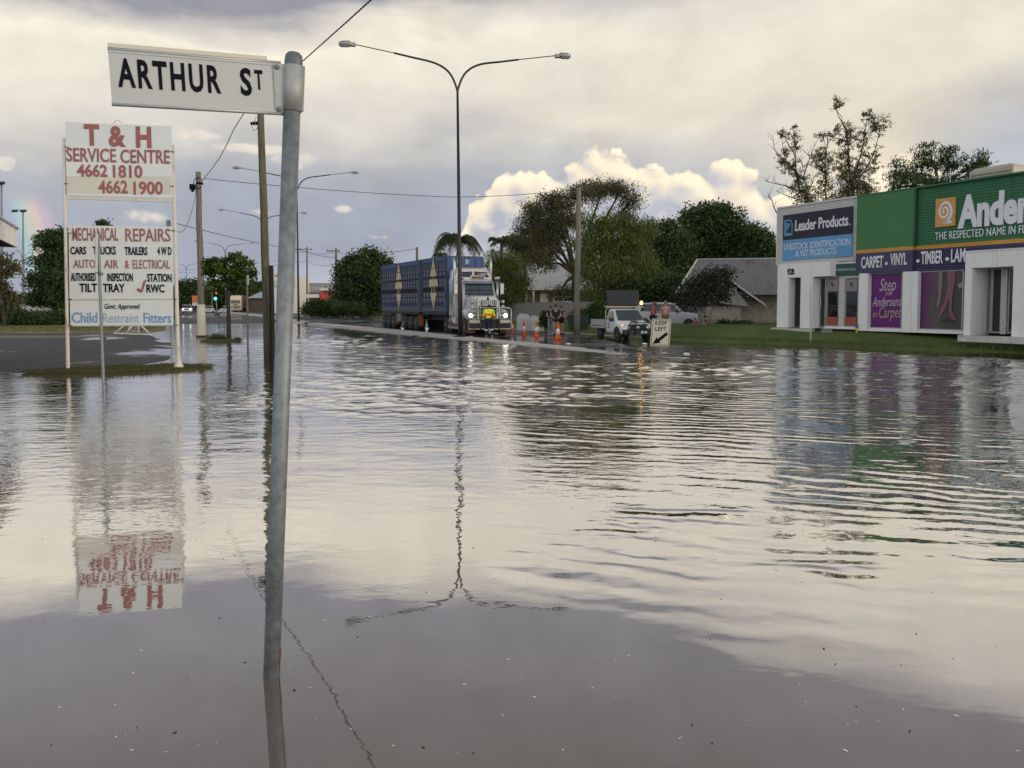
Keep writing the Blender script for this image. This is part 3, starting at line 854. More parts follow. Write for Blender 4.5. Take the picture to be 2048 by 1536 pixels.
def service_sign():
    a = G(136, 738, .06); c = G(357, 735, .06)
    root = thing('service_sign', 'tall white two-post service centre billboard with red and black lettering on the grass island', 'billboard', ((a.x + c.x) / 2, (a.y + c.y) / 2, 0))
    o = Vector(root.location)
    PW = rusty('rusty white paint', (.66, .63, .57), amount=.62)
    BW = MAT('white sign sheet', (.68, .72, .73), .45, var=.03, scale=2)
    BG = MAT('weathered number panel', (.60, .59, .52), .5, var=.05, scale=3)
    Ya, Yc = a.y, c.y
    xs0, xs1 = 127.0, 347.0
    def W(px, py, yo=0.0):
        f = (px - 130) / 222.0
        return at(px, py, Ya + (Yc - Ya) * f + yo) - o
    r = .048
    m = MB(); m.tube([a - o - Vector((0, 0, .5)), a - o, W(128, 277)], [r * 1.05, r, r * .92], 14); m.build('post', PW, root)
    m = MB(); m.tube([c - o - Vector((0, 0, .5)), c - o, W(345.5, 290)], [r * 1.15, r * 1.1, r * .95], 14)
    m.build('post', PW, root)
    m = MB(); m.lathe([(.19, -.06), (.13, .05), (.075, .16), (.058, .3)], c - o, 14); m.build('footing', PW, root)
    m = MB(); q = G(345, 724) - o; m.tube([q - Vector((0, 0, .3)), q, W(342, 640, .55), W(345, 560, .1)], .026, 8); m.build('brace', PW, root)
    # boards
    def board(name, tl, tr, br, bl, mat, th=.03, yo=-.06):
        P4 = [W(*tl, yo), W(*tr, yo), W(*br, yo), W(*bl, yo)]
        m = MB(); m.prism(P4, (0, th, 0)); return m.build(name, mat, root), P4
    board('upper_board', (130, 244), (342, 252), (345, 396), (134, 390), BW)
    board('number_panel', (133, 352), (342, 353), (342.5, 388), (134, 386), BG, .004, -.066)
    board('lower_board', (137, 451), (345, 453), (345.5, 598), (139, 599), BW)
    board('bottom_board', (139.5, 602), (346, 600), (346, 650), (141, 652), BW)
    for (l, r_, hh) in (((132, 394.5), (346, 401.5), .045), ((139, 599.6), (346, 598.6), .03), ((141, 651.5), (346, 650.5), .02)):
        A, B = W(*l, -.03), W(*r_, -.03); m = MB(); m.obox(A - Vector((0, 0, hh)), B - A, (0, .05, 0), (0, 0, hh * 2)); m.build('cross_rail', PW, root)
    for px, py in ((139, 466), (346, 461), (140, 598), (350, 598), (141, 651), (352, 650), (133, 294), (344, 303), (132, 367), (343, 372)):
        m = MB(); m.tube([W(px - 3, py, -.06), W(px + 4, py + .5, -.06)], .016, 8); m.build('clamp', BOLT, root)
    m = MB(); m.tube([W(226, 247), W(230, 243), W(236, 240), W(243, 246)], .006, 6); m.build('wire_loop', BOLT, root)
    xd = (W(345, 453) - W(137, 451)).normalized(); up = (W(139, 455) - W(139.5, 595)).normalized() * 1.0
    def line(m, txt, x0, x1, yb, h, bold, slope=0.0, shear=0.0, space=1.0):
        A = W(x0, yb, -.071); B = W(x1, yb + slope * (x1 - x0), -.071); T = W(x0, yb - h, -.071)
        m.text(txt, A, B - A, Vector((0, 0, 1)), (T - A).length, (B - A).length, bold=bold, ext=.003, shear=shear, space=space)
    def words(mat, *ws):
        for w_ in ws:
            m = MB(); line(m, *w_); m.build('lettering', mat, root)
    words(REDL, ('T', 168.5, 199, 288.5, 38, .045, .02), ('&', 217.5, 252, 291, 38, .04, .02), ('H', 272, 303, 293, 38, .045, .03), ('SERVICE', 133, 232.5, 322, 26, .018, .022), ('CENTRE', 241, 340, 325.5, 26, .018, .012),
          ('4662', 154, 215, 352.5, 23, .03, .012), ('1810', 226, 285, 354.5, 23.5, .03, .01), ('4662', 196.5, 256, 386, 24, .03, .0), ('1900', 267, 326, 388, 24, .03, .0),
          ('MECHANICAL', 145, 236.5, 481, 25, .012, .0), ('REPAIRS', 251, 341, 482.5, 25, .010, .0), ('AUTO', 147, 191, 535.5, 16, .010), ('AIR', 208, 237, 536, 16, .010), ('&', 250, 258.5, 536.5, 16, .01), ('ELECTRICAL', 265.5, 340, 537, 17, .010))
    m = MB(); m.prism([W(px, py, -.0715) for px, py in ((272.5, 579), (278, 576), (282, 580), (287, 562), (293, 559), (284.5, 585), (279, 585))], (0, -.003, 0)); m.build('tick_mark', REDL, root)
    words(BLACK, *[(tx, x0, x1, yb, h, .028) for tx, x0, x1, yb, h in (('CARS', 141, 172.5, 508, 14), ('TRUCKS', 186, 232, 508.5, 15), ('TRAILERS', 249.5, 295, 509.5, 15), ('4 W D', 315, 343, 509.5, 15),
          ('AUTHORISED', 142, 192, 561.5, 15), ('INSPECTION', 215, 266, 562, 15), ('STATION', 294.5, 343.5, 563, 15), ('TILT', 159, 194.5, 583.5, 16), ('TRAY', 206, 250, 584, 16), ('RWC', 293, 329, 584.5, 15))],
          ('Govt. Approved', 209, 280, 617.5, 10, .012, 0, .25))
    words(MAT('blue lettering', (.14, .33, .62), .5), ('Child', 144, 195, 645, 20, .012), ('Fitters', 287.5, 342.5, 645, 19, .012))
    words(MAT('pale blue lettering', (.30, .42, .58), .5), ('Restraint', 206.5, 279, 645, 19, -.004))
    m = MB(); q = W(337, 447, .1); m.cbox(q, .10, .05, .18); m.build('junction_box', MAT('grey box', (.2, .2, .2), .6), root)


service_sign()


def pole_thing(name, label, cat, base, top, r0, r1, mat, n=14, group=None, wob=0.0, part='pole'):
    b0 = Vector((base.x, base.y, 0)); t = thing(name, label, cat, b0, group=group)
    pts = []; K = 7
    for i in range(K + 1):
        q = (base - Vector((0, 0, .6))).lerp(top, i / K) - b0
        if wob and 0 < i < K: q += Vector((random.uniform(-wob, wob), random.uniform(-wob, wob), 0))
        pts.append(q)
    m = MB(); m.tube(pts, [r0 + (r1 - r0) * i / K for i in range(K + 1)], n); m.build(part, mat, t)
    return t, b0


# thin signpost standing in front of the service sign, its blade seen edge on
b = G(208, 778); tp = at(196, 470, b.y)
t, o = pole_thing('signpost', 'slim grey steel signpost in front of the white billboard, blade edge-on', 'signpost', b, tp, .032, .032, GALV)
m = MB(); q = at(193, 508, b.y) - o; m.cbox(q, .05, .60, .80, Matrix.Rotation(-math.atan2(b.x, b.y) + R(1), 3, 'Z') @ Matrix.Rotation(R(2), 3, 'Y')); m.build('sign_blade', ALU, t)
m = MB(); q = at(201, 548, b.y) - o; m.cyl(q - Vector((0, 0, .03)), q + Vector((0, 0, .03)), .05, .05, 12); m.build('clamp', BOLT, t)


def timber_mat(name, base, dark):
    m, t, p = new_mat(name)
    tc = N(t, t.nodes.new('ShaderNodeTexCoord').outputs['Object']); x, y, z = sep(tc)
    n = noi(vec(t, x * 30, y * 30, z * 1.2), 1.0, 6, 0.65); n2 = noi(vec(t, x * 4, y * 4, z * .6), 1.0, 4, 0.6)
    c = mixc(t, n.ss(.35, .65), dark, base); c = mixc(t, n2.ss(.5, .75) * .6, c, tuple(q * .55 for q in base))
    put(t, c, p.inputs['Base Color']); p.inputs['Roughness'].default_value = .85; p.inputs['Specular IOR Level'].default_value = .2
    b = t.nodes.new('ShaderNodeBump'); b.inputs['Distance'].default_value = .012; t.links.new(n.k, b.inputs['Height']); t.links.new(b.outputs[0], p.inputs['Normal'])
    return m


TIMB = timber_mat('greenish pole timber', (.175, .165, .105), (.075, .072, .045))
TIMG = timber_mat('grey pole timber', (.24, .22, .19), (.12, .11, .095))
TIMD = timber_mat('dark stub timber', (.035, .033, .035), (.018, .017, .018))
b = G(537, 715); tp = at(520, 175, b.y)
t, o = pole_thing('utility_pole', 'thick greenish round timber power pole rising from the water behind the street sign', 'utility pole', b, tp, .155, .105, TIMB, 18, wob=.012, part='timber')
m = MB()
for px in (503, 508, 513):
    q = at(px, 247, b.y) - o; m.lathe([(.035, -.05), (.045, 0), (.03, .04)], q, 8)
m.build('insulator', BLACK, t)
m = MB(); q = at(518, 247, b.y) - o
m.tube([at(501, 245, b.y) - o, at(519, 243, b.y) - o], .018, 6); m.tube([at(504, 252, b.y) - o, at(507, 262, b.y) - o, at(514, 258, b.y) - o, at(519, 240, b.y) - o], .010, 6)
m.tube([at(508, 246, b.y) - o, at(512, 234, b.y) - o, at(520, 236, b.y) - o], .010, 6); m.build('bracket', BOLT, t)
b = G(541, 717); b.y += .25; tp = at(542, 531, b.y)
t, o = pole_thing('stub_pole', 'short dark square stub post against the thick greenish power pole', 'stub post', b, tp, .11, .09, TIMD, 4)
b = G(496, 703); tp = at(494, 551, b.y)
t, o = pole_thing('signpost', 'thin weathered pole with narrow edge-on plate left of the greenish power pole', 'signpost', b, tp, .040, .036, TIMG, 10, part='post')
m = MB(); q = at(496, 560, b.y) - o; m.cbox(q, .05, .5, .36, Matrix.Rotation(-math.atan2(b.x, b.y), 3, 'Z')); m.build('sign_blade', SIGNW, t)

# concrete-footed pole with the security box and cables
b = G(404, 674); tp = at(396.5, 344, b.y)
t, o = pole_thing('utility_pole', 'weathered grey pole with white-painted foot and black box near its top', 'utility pole', b, tp, .20, .14, TIMG, 14, wob=.02, part='timber')
m = MB(); q0, q1 = b - o, at(402, 609, b.y) - o
m.tube([q0 - Vector((0, 0, .4)), q0, q0.lerp(q1, .5), q1], [.235, .232, .228, .215], 16); m.build('painted_foot', rusty('peeling white paint', (.66, .62, .52), (.08, .06, .045), .42), t)
m = MB(); m.tube([q0 + Vector((-.3, -.1, .06)), q0 + Vector((.3, .1, .06))], .05, 6); m.tube([q0, q0 + Vector((0, 0, .1))], .27, 14); m.build('base_collar', MAT('rusted collar', (.09, .05, .03), .8), t)
m = MB(); q = at(385, 374, b.y - .1) - o; m.cbox(q, .25, .25, .30); m.tube([q, q + Vector((.35, 0, .15))], .03, 6); m.ball(q + Vector((0, 0, -.2)), .09, .09, .08); m.build('camera_box', BLACK, t)
m = MB(); c = at(399, 367, b.y) - o
m.tube([c + Vector((.25 * math.cos(a), -.2, .30 * math.sin(a))) for a in frange(0, 5.6, 12)], .022, 6); m.cbox(c, .30, .32, .10); m.build('cable_clamp', BLACK, t)
CABLE_TOP = at(404, 362, b.y - .2)

# cables
WIRE = MAT('black cable', (.02, .02, .022), .6)


def cable(label, pts, r, sag=0.0, group=None, n=24):
    out = []
    for a, b_ in zip(pts, pts[1:]):
        for i in range(n):
            f = i / n; q = a.lerp(b_, f); q.z -= sag * 4 * f * (1 - f); out.append(q)
    out.append(pts[-1])
    m = MB(); m.tube(out, r, 6); o = m.build('power_cable', WIRE); return tag(o, label, 'cable', group)


def twisted(label, pts, r):
    o = None; m = MB(); P = []
    for a, b_ in zip(pts, pts[1:]):
        for i in range(60): P.append(a.lerp(b_, i / 60))
    for s in (0, math.pi):
        m.tube([q + Vector((math.cos(i * .55 + s) * r, 0, math.sin(i * .55 + s) * r)) for i, q in enumerate(P)], r, 6)
    return tag(m.build('power_cable', WIRE), label, 'cable')


def spline(ctrl, k=14):
    P = [ctrl[0]] + list(ctrl) + [ctrl[-1]]; out = []
    for i in range(1, len(P) - 2):
        for j in range(k):
            u = j / k; a, b_, c, d = P[i - 1], P[i], P[i + 1], P[i + 2]
            out.append(.5 * ((2 * b_) + (c - a) * u + (2 * a - 5 * b_ + 4 * c - d) * u * u + (3 * b_ - a - 3 * c + d) * u ** 3))
    out.append(P[-2]); return out


Dp = b.y
twisted('thick twisted black service cable sweeping down from the sky behind the street name blade', spline([at(800, -60, 13), at(742, 0, 15), at(607, 121, 22.5), at(487, 228, 30), at(440, 315, 35), CABLE_TOP], 3), .0105)
m = MB(); m.tube(spline([at(392, 380, Dp - .2), at(388, 405, Dp - 3), at(378, 440, Dp - 8), at(366, 462, Dp - 12), at(352, 462, Dp - 16), at(346, 448, 21.5)]), .012, 6)
tag(m.build('power_cable', WIRE), 'thin black lead hanging from the white-footed pole to the billboard', 'cable')
POLE_R = at(1157, 378, 46)
cable('long sagging wire from the white-footed pole across to the tall pole beyond the truck', [at(408, 357, Dp), at(900, 394, Dp + 4), POLE_R], .016, .12)
cable('faint wire sloping down from billboard height across the middle distance', [at(346, 445, 60), at(600, 500, 95), at(672, 515, 106)], .03, .2)


# ------------------------------------------------------------------ street lamps on the median
LAMPM = MAT('dark lamp paint', (.030, .030, .034), .45, .4, var=.25, scale=3)
LAMPG = MAT('lamp head grey', (.30, .31, .32), .4, .3)
LENS = MAT('lamp lens', (.55, .56, .55), .25)


def street_lamp(label):
    t = thing('street_lamp', label, 'street lamp', (0, 0, 0), group='twin-arm lamps along the median')
    m = MB(); m.lathe([(.24, 0), (.24, .03), (.20, .05)], n=12); m.tube([(0, 0, 0), (0, 0, 2.2), (0, 0, 13.0)], [.125, .115, .060], 14)
    m.box(-.38, -.12, -.02, .38, .12, .02); m.build('pole', LAMPM, t)
    for s, hh in ((-1, 15.25), (1, 15.05)):
        pts = spline([Vector((0, 0, 12.6)), Vector((s * .04, 0, 13.15)), Vector((s * .42, 0, 13.95)), Vector((s * 1.15, 0, 14.42)), Vector((s * 2.4, 0, 14.42 + (hh - 14.42) * .33)), Vector((s * 3.3, 0, 14.42 + (hh - 14.42) * .55))], 8)
        m = MB(); m.tube(pts, [.062 - .014 * i / len(pts) for i in range(len(pts))], 10); m.tube([pts[-1], Vector((s * 5.35, 0, hh))], .026, 8); m.build('arm', LAMPM, t)
        m = MB(); m.cbox((s * 5.42, 0, hh - .02), .30, .22, .17)
        m.loft([[(s * x, -w, hh + a), (s * x, w, hh + a), (s * x, w, hh + b_), (s * x, -w, hh + b_)] for x, w, a, b_ in ((5.5, .11, -.10, .11), (5.62, .15, -.10, .13), (5.95, .14, -.12, .12), (6.12, .08, -.09, .05))])
        hd = m.build('lamp_head', LAMPG, t)
        m = MB(); m.box(min(s * 5.62, s * 6.05), -.10, hh - .145, max(s * 5.62, s * 6.05), .10, hh - .118); m.build('lens', LENS, hd)
    return t


lamp0 = street_lamp('nearest and tallest twin-arm street lamp, standing on the median before the cattle truck')
lamp0.location = (LAMP1.x, LAMP1.y, .12); lamp0.rotation_euler = (0, R(-.5), R(8))
for (px, D, rot, lab) in ((597, 78, 8, 'second twin-arm street lamp, its pole behind the near galvanised sign pole'),
                          (530, 112, 10, 'third twin-arm street lamp, its arms crossing the thick timber pole'),
                          (452, 166, 12, 'fourth twin-arm street lamp, rising above the small street tree'),
                          (374, 245, 14, 'fifth and smallest twin-arm street lamp, farthest down the road')):
    p = at(px, 610, D); copy_thing(lamp0, (p.x, p.y, .15), R(rot), lab)


# ------------------------------------------------------------------ vehicles: shared pieces
RUB = MAT('tyre rubber', (.022, .022, .023), .8, var=.3, dirt=.3, dcol=(.07, .055, .04)); RIM = MAT('steel rim', (.20, .20, .20), .45, .5, dirt=.3)
CHROME = MAT('polished steel', (.42, .415, .40), .28, .85, var=.2); GLASS = glass_mat('vehicle glass')
BLKPL = MAT('black plastic', (.02, .02, .022), .55)
WPAINT = MAT('white vehicle paint', (.76, .77, .79), .32, var=.05, dirt=.15, dcol=(.30, .26, .2))
LIT = MAT('lit headlamp', (1.0, .95, .82), .3, emit=6.0); AMB = MAT('amber lens', (.55, .16, .02), .35)
LAMPGL = MAT('headlamp glass', (.55, .55, .55), .15, .3)


def wheel(parent, x, y, r, w, out, dual=False):
    """axle along local x; out = side the rim shows (+1/-1)"""
    m = MB(); h = w / 2
    prof = [(r * .55, -h), (r * .9, -h), (r, -h * .7), (r, h * .7), (r * .9, h), (r * .55, h)]
    m.lathe(prof, n=22)
    for i, v in enumerate(m.v): m.v[i] = (v[2] + x, v[0] + y, v[1] + r)
    o = m.build('wheel', RUB, parent)
    m = MB(); e = out * h
    m.lathe([(r * .60, e * .55), (r * .60, e * .96), (r * .52, e * .98), (r * .42, e * (.45 if not dual else .2)), (r * .22, e * (.5 if not dual else .3)), (r * .17, e * 1.05), (r * .03, e * 1.08)], n=16)
    for i, v in enumerate(m.v): m.v[i] = (v[2] + x, v[0] + y, v[1] + r)
    m.build('rim', RIM, o)
    return o


def section(y, zb, zs, zt, wb, ws, wt):
    """car body cross section, half outline mirrored: sill, belt, roof"""
    h = [(wb * .9, zb), (wb, zb + (zs - zb) * .25), (ws, zs - .06), (ws * .985, zs), (wt, zt - .04), (wt * .86, zt)]
    return [(x, y, z) for x, z in h] + [(-x, y, z) for x, z in reversed(h)]


def car(name, label, kind='sedan', paint=None, loc=(0, 0, 0), rot=0.0, group=None, lit=False):
    """front toward local -y; origin on the ground at the middle of the front"""
    t = thing(name, label, 'car', loc, rot, group)
    if kind == 'suv': L, W, Hh, belt, bon, c0, c1, c2, c3, wr = 4.6, .91, 1.72, 1.08, 1.06, 1.15, 1.85, 4.1, 4.5, .37
    else: L, W, Hh, belt, bon, c0, c1, c2, c3, wr = 4.6, .89, 1.46, .92, .88, 1.25, 2.0, 3.7, 4.35, .32
    m = MB()
    S = [section(0.02, .32, .60, .68, W * .80, W * .80, W * .74), section(.10, .24, .68, bon - .14, W * .93, W * .92, W * .84), section(.5, .22, .78, bon - .05, W, W, W * .90),
         section(c0, .22, belt - .06, bon, W, W, W * .88), section(c1, .22, belt, Hh - .04, W, W, W * .76), section((c1 + c2) / 2, .22, belt + .02, Hh, W, W, W * .78),
         section(c2, .22, belt + .04, Hh - .04, W, W, W * .76), section(c3, .26, belt + .02, belt + .16, W, W * .98, W * .86), section(L - .04, .30, belt - .05, belt + .02, W * .95, W * .94, W * .84), section(L, .36, .7, .8, W * .9, W * .88, W * .8)]
    m.loft(S); bm_o = m.build('body', paint or WPAINT, t)
    m = MB(); e = .012
    wt0, wt1 = W * .85, W * .73
    m.quad((-wt0, c0 + .06, bon + .03), (wt0, c0 + .06, bon + .03), (wt1, c1 - .05 - e, Hh - .09), (-wt1, c1 - .05 - e, Hh - .09))
    for i, v in enumerate(m.v): m.v[i] = (v[0], v[1] - .035, v[2] + .03)
    m.build('windscreen', GLASS, t)
    for s in (-1, 1):
        m = MB(); q = [(s * (W * .955 + e), c0 + .28, belt + .04), (s * (W * .97 + e), c2 - .1, belt + .07), (s * (W * .80 + e), c2 - .25, Hh - .12), (s * (W * .80 + e), c1 + .05, Hh - .12)]
        m.prism(q, (s * .006, 0, 0)); m.build('side_window', GLASS, t)
        m = MB(); m.ball((s * W * .66, .10, bon - .20), .20, .09, .085, 10, 6); m.build('headlight', LIT if lit else LAMPGL, t)
        m = MB(); m.cbox((s * (W + .09), c0 + .45, belt + .08), .18, .09, .13); m.build('mirror', BLKPL, t)
        wheel(t, s * (W - .10), .86, wr, .22, s); wheel(t, s * (W - .10), L - .92, wr, .22, s)
    m = MB(); m.box(-W * .55, -.01, bon - .34, W * .55, .06, bon - .16); m.build('grille', BLKPL, t)
    m = MB(); m.box(-W * .86, -.015, .30, W * .86, .05, .47); m.build('bumper', BLKPL if kind == 'suv' else (paint or WPAINT), t)
    m = MB(); m.box(-.19, -.025, .50, .19, -.012, .61); m.build('number_plate', SIGNW, t)
    return t


# ------------------------------------------------------------------ the cattle truck
def cattle_truck():
    TW = MAT('truck white paint', (.60, .61, .63), .25, var=.05, scale=2)
    BLUE = MAT('crate front blue', (.020, .080, .25), .5, var=.2, scale=1.5); NAVY = MAT('crate navy', (.008, .014, .075), .5, var=.2)
    SLATE = MAT('crate slate panel', (.070, .088, .125), .6, .2, var=.28, scale=2.2, dirt=.4, dcol=(.07, .07, .075))
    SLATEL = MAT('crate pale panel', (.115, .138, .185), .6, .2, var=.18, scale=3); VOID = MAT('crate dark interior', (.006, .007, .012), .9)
    SAND = MAT('cream diamond paint', (.55, .44, .29), .6, var=.12, scale=2); MAR = MAT('maroon step', (.12, .03, .025), .5); FLAP = MAT('muddy flap', (.30, .11, .035), .7, dirt=.4)
    CHAS = MAT('chassis', (.02, .02, .022), .7, dirt=.3)
    r26, r16 = R(26), R(16)
    front = Vector((-1.21, 42.4, .05)); hitch = Vector((-2.92, 48.3, .05))
    root = thing('cattle_truck', 'white bonneted truck hauling two blue livestock crates with cream diamonds', 'truck', front)
    F = Matrix.Rotation(r16, 4, 'Z')
    TR = Matrix.Translation(hitch - front) @ Matrix.Rotation(r26, 4, 'Z')

    def B(m, name, mat, parent=root, mx=F, bevel=0.0):
        m.v = [tuple(mx @ Vector(v)) for v in m.v]; return m.build(name, mat, parent, bevel)
    # --- bonnet, grille, guards
    m = MB()
    def bs(y, zb, zt, wb, wt): return [(-wb, y, zb), (wb, y, zb), (wb, y, zb + (zt - zb) * .55), (wt, y, zt - .10), (wt * .8, y, zt), (-wt * .8, y, zt), (-wt, y, zt - .10), (-wb, y, zb + (zt - zb) * .55)]
    m.loft([bs(.62, .95, 2.12, .64, .58), bs(.72, .9, 2.2, .70, .62), bs(1.5, .9, 2.26, .80, .70), bs(2.5, .9, 2.33, .95, .86)]); B(m, 'bonnet', TW)
    m = MB()
    def gs(y, k): return [(x * k, y, z) for x, z in ((-.62, .98), (.62, .98), (.64, 1.95), (.55, 2.10), (.25, 2.17), (0, 2.185), (-.25, 2.17), (-.55, 2.10), (-.64, 1.95))]
    m.loft([gs(.48, .98), gs(.50, 1.0), gs(.64, 1.02)], smooth=False); g = B(m, 'grille', CHROME)
    m = MB()
    m.box(-.50, .465, 1.02, .50, .478, 1.72); B(m, 'grille_mesh', MAT('grille bars', (.025, .022, .018), .5, .3, scale=20, var=.5), g)
    m = MB()
    for i in range(9): m.box(-.46 + i * .115, .455, 1.75, -.42 + i * .115, .468, 1.95)
    m.ball((0, .45, 2.10), .06, .02, .10); B(m, 'grille_slot', BLKPL, g)
    for s in (-1, 1):
        m = MB()
        def fs(y, zt, x0, x1, zb): return [(s * x0, y, zb), (s * x1, y, zb), (s * x1, y, zt - .08), (s * (x1 - .08), y, zt), (s * x0, y, zt + .03)]
        q = [fs(.45, 1.35, .62, 1.10, .95), fs(.62, 1.47, .62, 1.20, .95), fs(1.15, 1.52, .62, 1.23, 1.15), fs(1.6, 1.50, .66, 1.23, 1.15), fs(2.1, 1.32, .8, 1.20, .75)]
        m.loft(q if s < 0 else [w[::-1] for w in q]); B(m, 'mudguard', TW)
        # headlamp pods, driving lights
        m = MB(); m.box(min(s * .66, s * 1.12), .38, 1.0, max(s * .66, s * 1.12), .46, 1.33); h = B(m, 'headlamp_pod', MAT('dull pod steel', (.16, .16, .155), .5, .4))
        m = MB(); m.lathe([(.115, 0), (.105, .03), (.03, .05)], n=14); m.v = [(v[0] + s * 1.0, .38 - v[2], v[1] + 1.17) for v in m.v]; m.f = [f[::-1] for f in m.f]; B(m, 'headlight', LIT, h)
        m = MB(); m.lathe([(.095, 0), (.085, .03), (.03, .05)], n=14); m.v = [(v[0] + s * .77, .38 - v[2], v[1] + 1.17) for v in m.v]; m.f = [f[::-1] for f in m.f]; B(m, 'headlight', LAMPGL, h)
        for z in (1.66, 1.93):
            m = MB(); m.lathe([(.10, .08), (.125, .04), (.125, 0), (.10, -.01)], n=14); m.v = [(v[0] + s * .88, .50 + v[2], v[1] + z) for v in m.v]; dl = B(m, 'driving_light', BLKPL)
            m = MB(); m.lathe([(.10, 0), (.09, .02), (.02, .03)], n=14); m.v = [(v[0] + s * .88, .488 - v[2], v[1] + z) for v in m.v]; m.f = [f[::-1] for f in m.f]; B(m, 'lamp_glass', LAMPGL, dl)
        # intake and exhaust stacks, tanks, steps
        m = MB(); m.tube([(s * 1.10, 2.55, 1.5), (s * 1.10, 2.55, 3.25)], .085, 14); m.lathe([(.16, 3.20), (.19, 3.28), (.19, 3.36), (.15, 3.40)], (s * 1.10, 2.55, 0), 14); B(m, 'air_intake', CHROME)
        m = MB(); m.tube([(s * 1.12, 4.15, 1.2), (s * 1.12, 4.15, 3.9), (s * 1.12, 4.17, 4.3), (s * 1.16, 4.32, 4.62)], .08, 14); B(m, 'exhaust_stack', CHROME)
        m = MB(); m.tube([(s * 1.03, 3.0, .80), (s * 1.03, 4.9, .80)], .32, 18); B(m, 'fuel_tank', CHROME)
        m = MB(); m.box(min(s * .75, s * 1.25), 2.5, .35, max(s * .75, s * 1.25), 5.6, .46); m.box(min(s * .85, s * 1.24), 2.6, .74, max(s * .85, s * 1.24), 5.5, .80); B(m, 'side_step', CHROME)
        m = MB(); m.box(min(s * 1.0, s * 1.22), 2.7, .46, max(s * 1.0, s * 1.22), 5.5, .74); B(m, 'step_box', MAR)
        m = MB(); m.box(min(s * .62, s * 1.16), 1.95 if s < 5 else 0, .12, max(s * .62, s * 1.16), 1.98, .62); B(m, 'mud_flap', FLAP)
        m = MB(); m.box(min(s * .72, s * 1.18), .52, .20, max(s * .72, s * 1.18), .56, .42); B(m, 'mud_flap', FLAP)
        m = MB(); m.tube([(s * 1.02, 2.7, 2.3), (s * 1.38, 2.55, 2.35), (s * 1.38, 2.55, 3.05), (s * 1.0, 2.7, 3.1)], .018, 6); m.box(s * 1.38 - .10, 2.53, 2.40, s * 1.38 + .10, 2.60, 3.0); B(m, 'mirror', CHROME)
        m = MB(); m.cbox((s * 1.34, 3.3, 2.55), .05, .03, .55); B(m, 'marker_lamp', AMB)
        o = wheel(root, 0, 0, .52, .32, s); bits = [o] + list(o.children)
        for q in bits: q.data.transform(F @ Matrix.Translation((s * 1.03, 1.25, 0)))
        for y in (5.2, 6.5):
            o = wheel(root, 0, 0, .52, .55, s, True)
            for q in [o] + list(o.children): q.data.transform(F @ Matrix.Translation((s * .94, y, 0)))
    # --- cab and sleeper
    m = MB()
    def cs(y, zb, zt, w, wt, r_=.10): return [(-w, y, zb), (w, y, zb), (w, y, zb + (zt - zb) * .5), (wt, y, zt - r_), (wt - r_, y, zt), (-wt + r_, y, zt), (-wt, y, zt - r_), (-w, y, zb + (zt - zb) * .5)]
    m.loft([cs(2.48, 1.05, 2.36, .98, .98, .05), cs(2.78, 1.05, 3.12, 1.0, .92), cs(2.95, 1.05, 3.25, 1.0, .92), cs(3.95, 1.05, 3.28, 1.0, .95)]); cab = B(m, 'cab', TW)
    m = MB(); m.quad((-.86, 2.44, 2.40), (.86, 2.44, 2.40), (.80, 2.71, 3.05), (-.80, 2.71, 3.05)); B(m, 'windscreen', glass_mat('truck windscreen', (.035, .06, .08)), cab)
    m = MB(); m.obox((-.015, 2.42, 2.40), (.03, 0, 0), (0, .27, .65), (0, -.012, .01)); m.tube([(-.8, 2.50, 2.62), (.8, 2.50, 2.62)], .012, 6); m.box(-.86, 2.36, 2.345, .86, 2.47, 2.40); B(m, 'wiper', BLKPL, cab)
    m = MB(); m.prism([(-.92, 2.66, 3.10), (.92, 2.66, 3.10), (.88, 2.52, 3.00), (-.88, 2.52, 3.00)], (0, 0, .04)); B(m, 'sun_visor', MAT('grey visor', (.22, .23, .26), .35, .3), cab)
    for s in (-1, 1):
        m = MB(); m.prism([(s * 1.005, 2.95, 2.35), (s * 1.01, 3.75, 2.35), (s * .985, 3.7, 3.0), (s * .972, 3.05, 3.0)], (s * .006, 0, 0)); B(m, 'side_window', GLASS, cab)
    m = MB(); m.box(-.42, 2.82, 3.27, .42, 3.02, 3.47); B(m, 'lamp_bar', TW, cab)
    m = MB(); m.box(-.36, 2.80, 3.29, .36, 2.815, 3.42); B(m, 'lamp_glass', MAT('dark amber lens', (.12, .035, .01), .3), cab)
    for i in range(3):
        m = MB(); m.ball((-.18 + .18 * i, 2.79, 3.34), .05, .03, .04); B(m, 'marker_lamp', AMB, cab)
    m = MB()
    m.loft([cs(3.97, 1.05, 3.30, 1.12, 1.06, .12), cs(4.05, 1.05, 3.62, 1.20, 1.14, .16), cs(4.35, 1.05, 3.92, 1.22, 1.16, .2), cs(4.7, 1.05, 4.0, 1.22, 1.16, .2), cs(5.35, 1.05, 3.98, 1.22, 1.16, .2)]); sl = B(m, 'sleeper', TW)
    m = MB()
    for s in (-1, 1): m.prism([(s * .07, 4.0, 3.42), (s * .95, 4.0, 3.42), (s * .88, 4.13, 3.72), (s * .07, 4.13, 3.76)], (0, -.03, .0))
    B(m, 'sleeper_window', GLASS, sl)
    for i in range(5):
        m = MB(); m.cbox((-.5 + .25 * i, 4.45, 3.98), .11, .12, .07); B(m, 'marker_lamp', AMB, sl)
    # painted scenery on the sleeper side: cool blues above, warm brown below
    mm, t_, p_ = new_mat('sleeper mural'); tc = N(t_, t_.nodes.new('ShaderNodeTexCoord').outputs['Object']); x, y, z = sep(tc)
    n = noi(vec(t_, x * 1.5, y * 1.5, z * 2), 1.5, 5, .6)
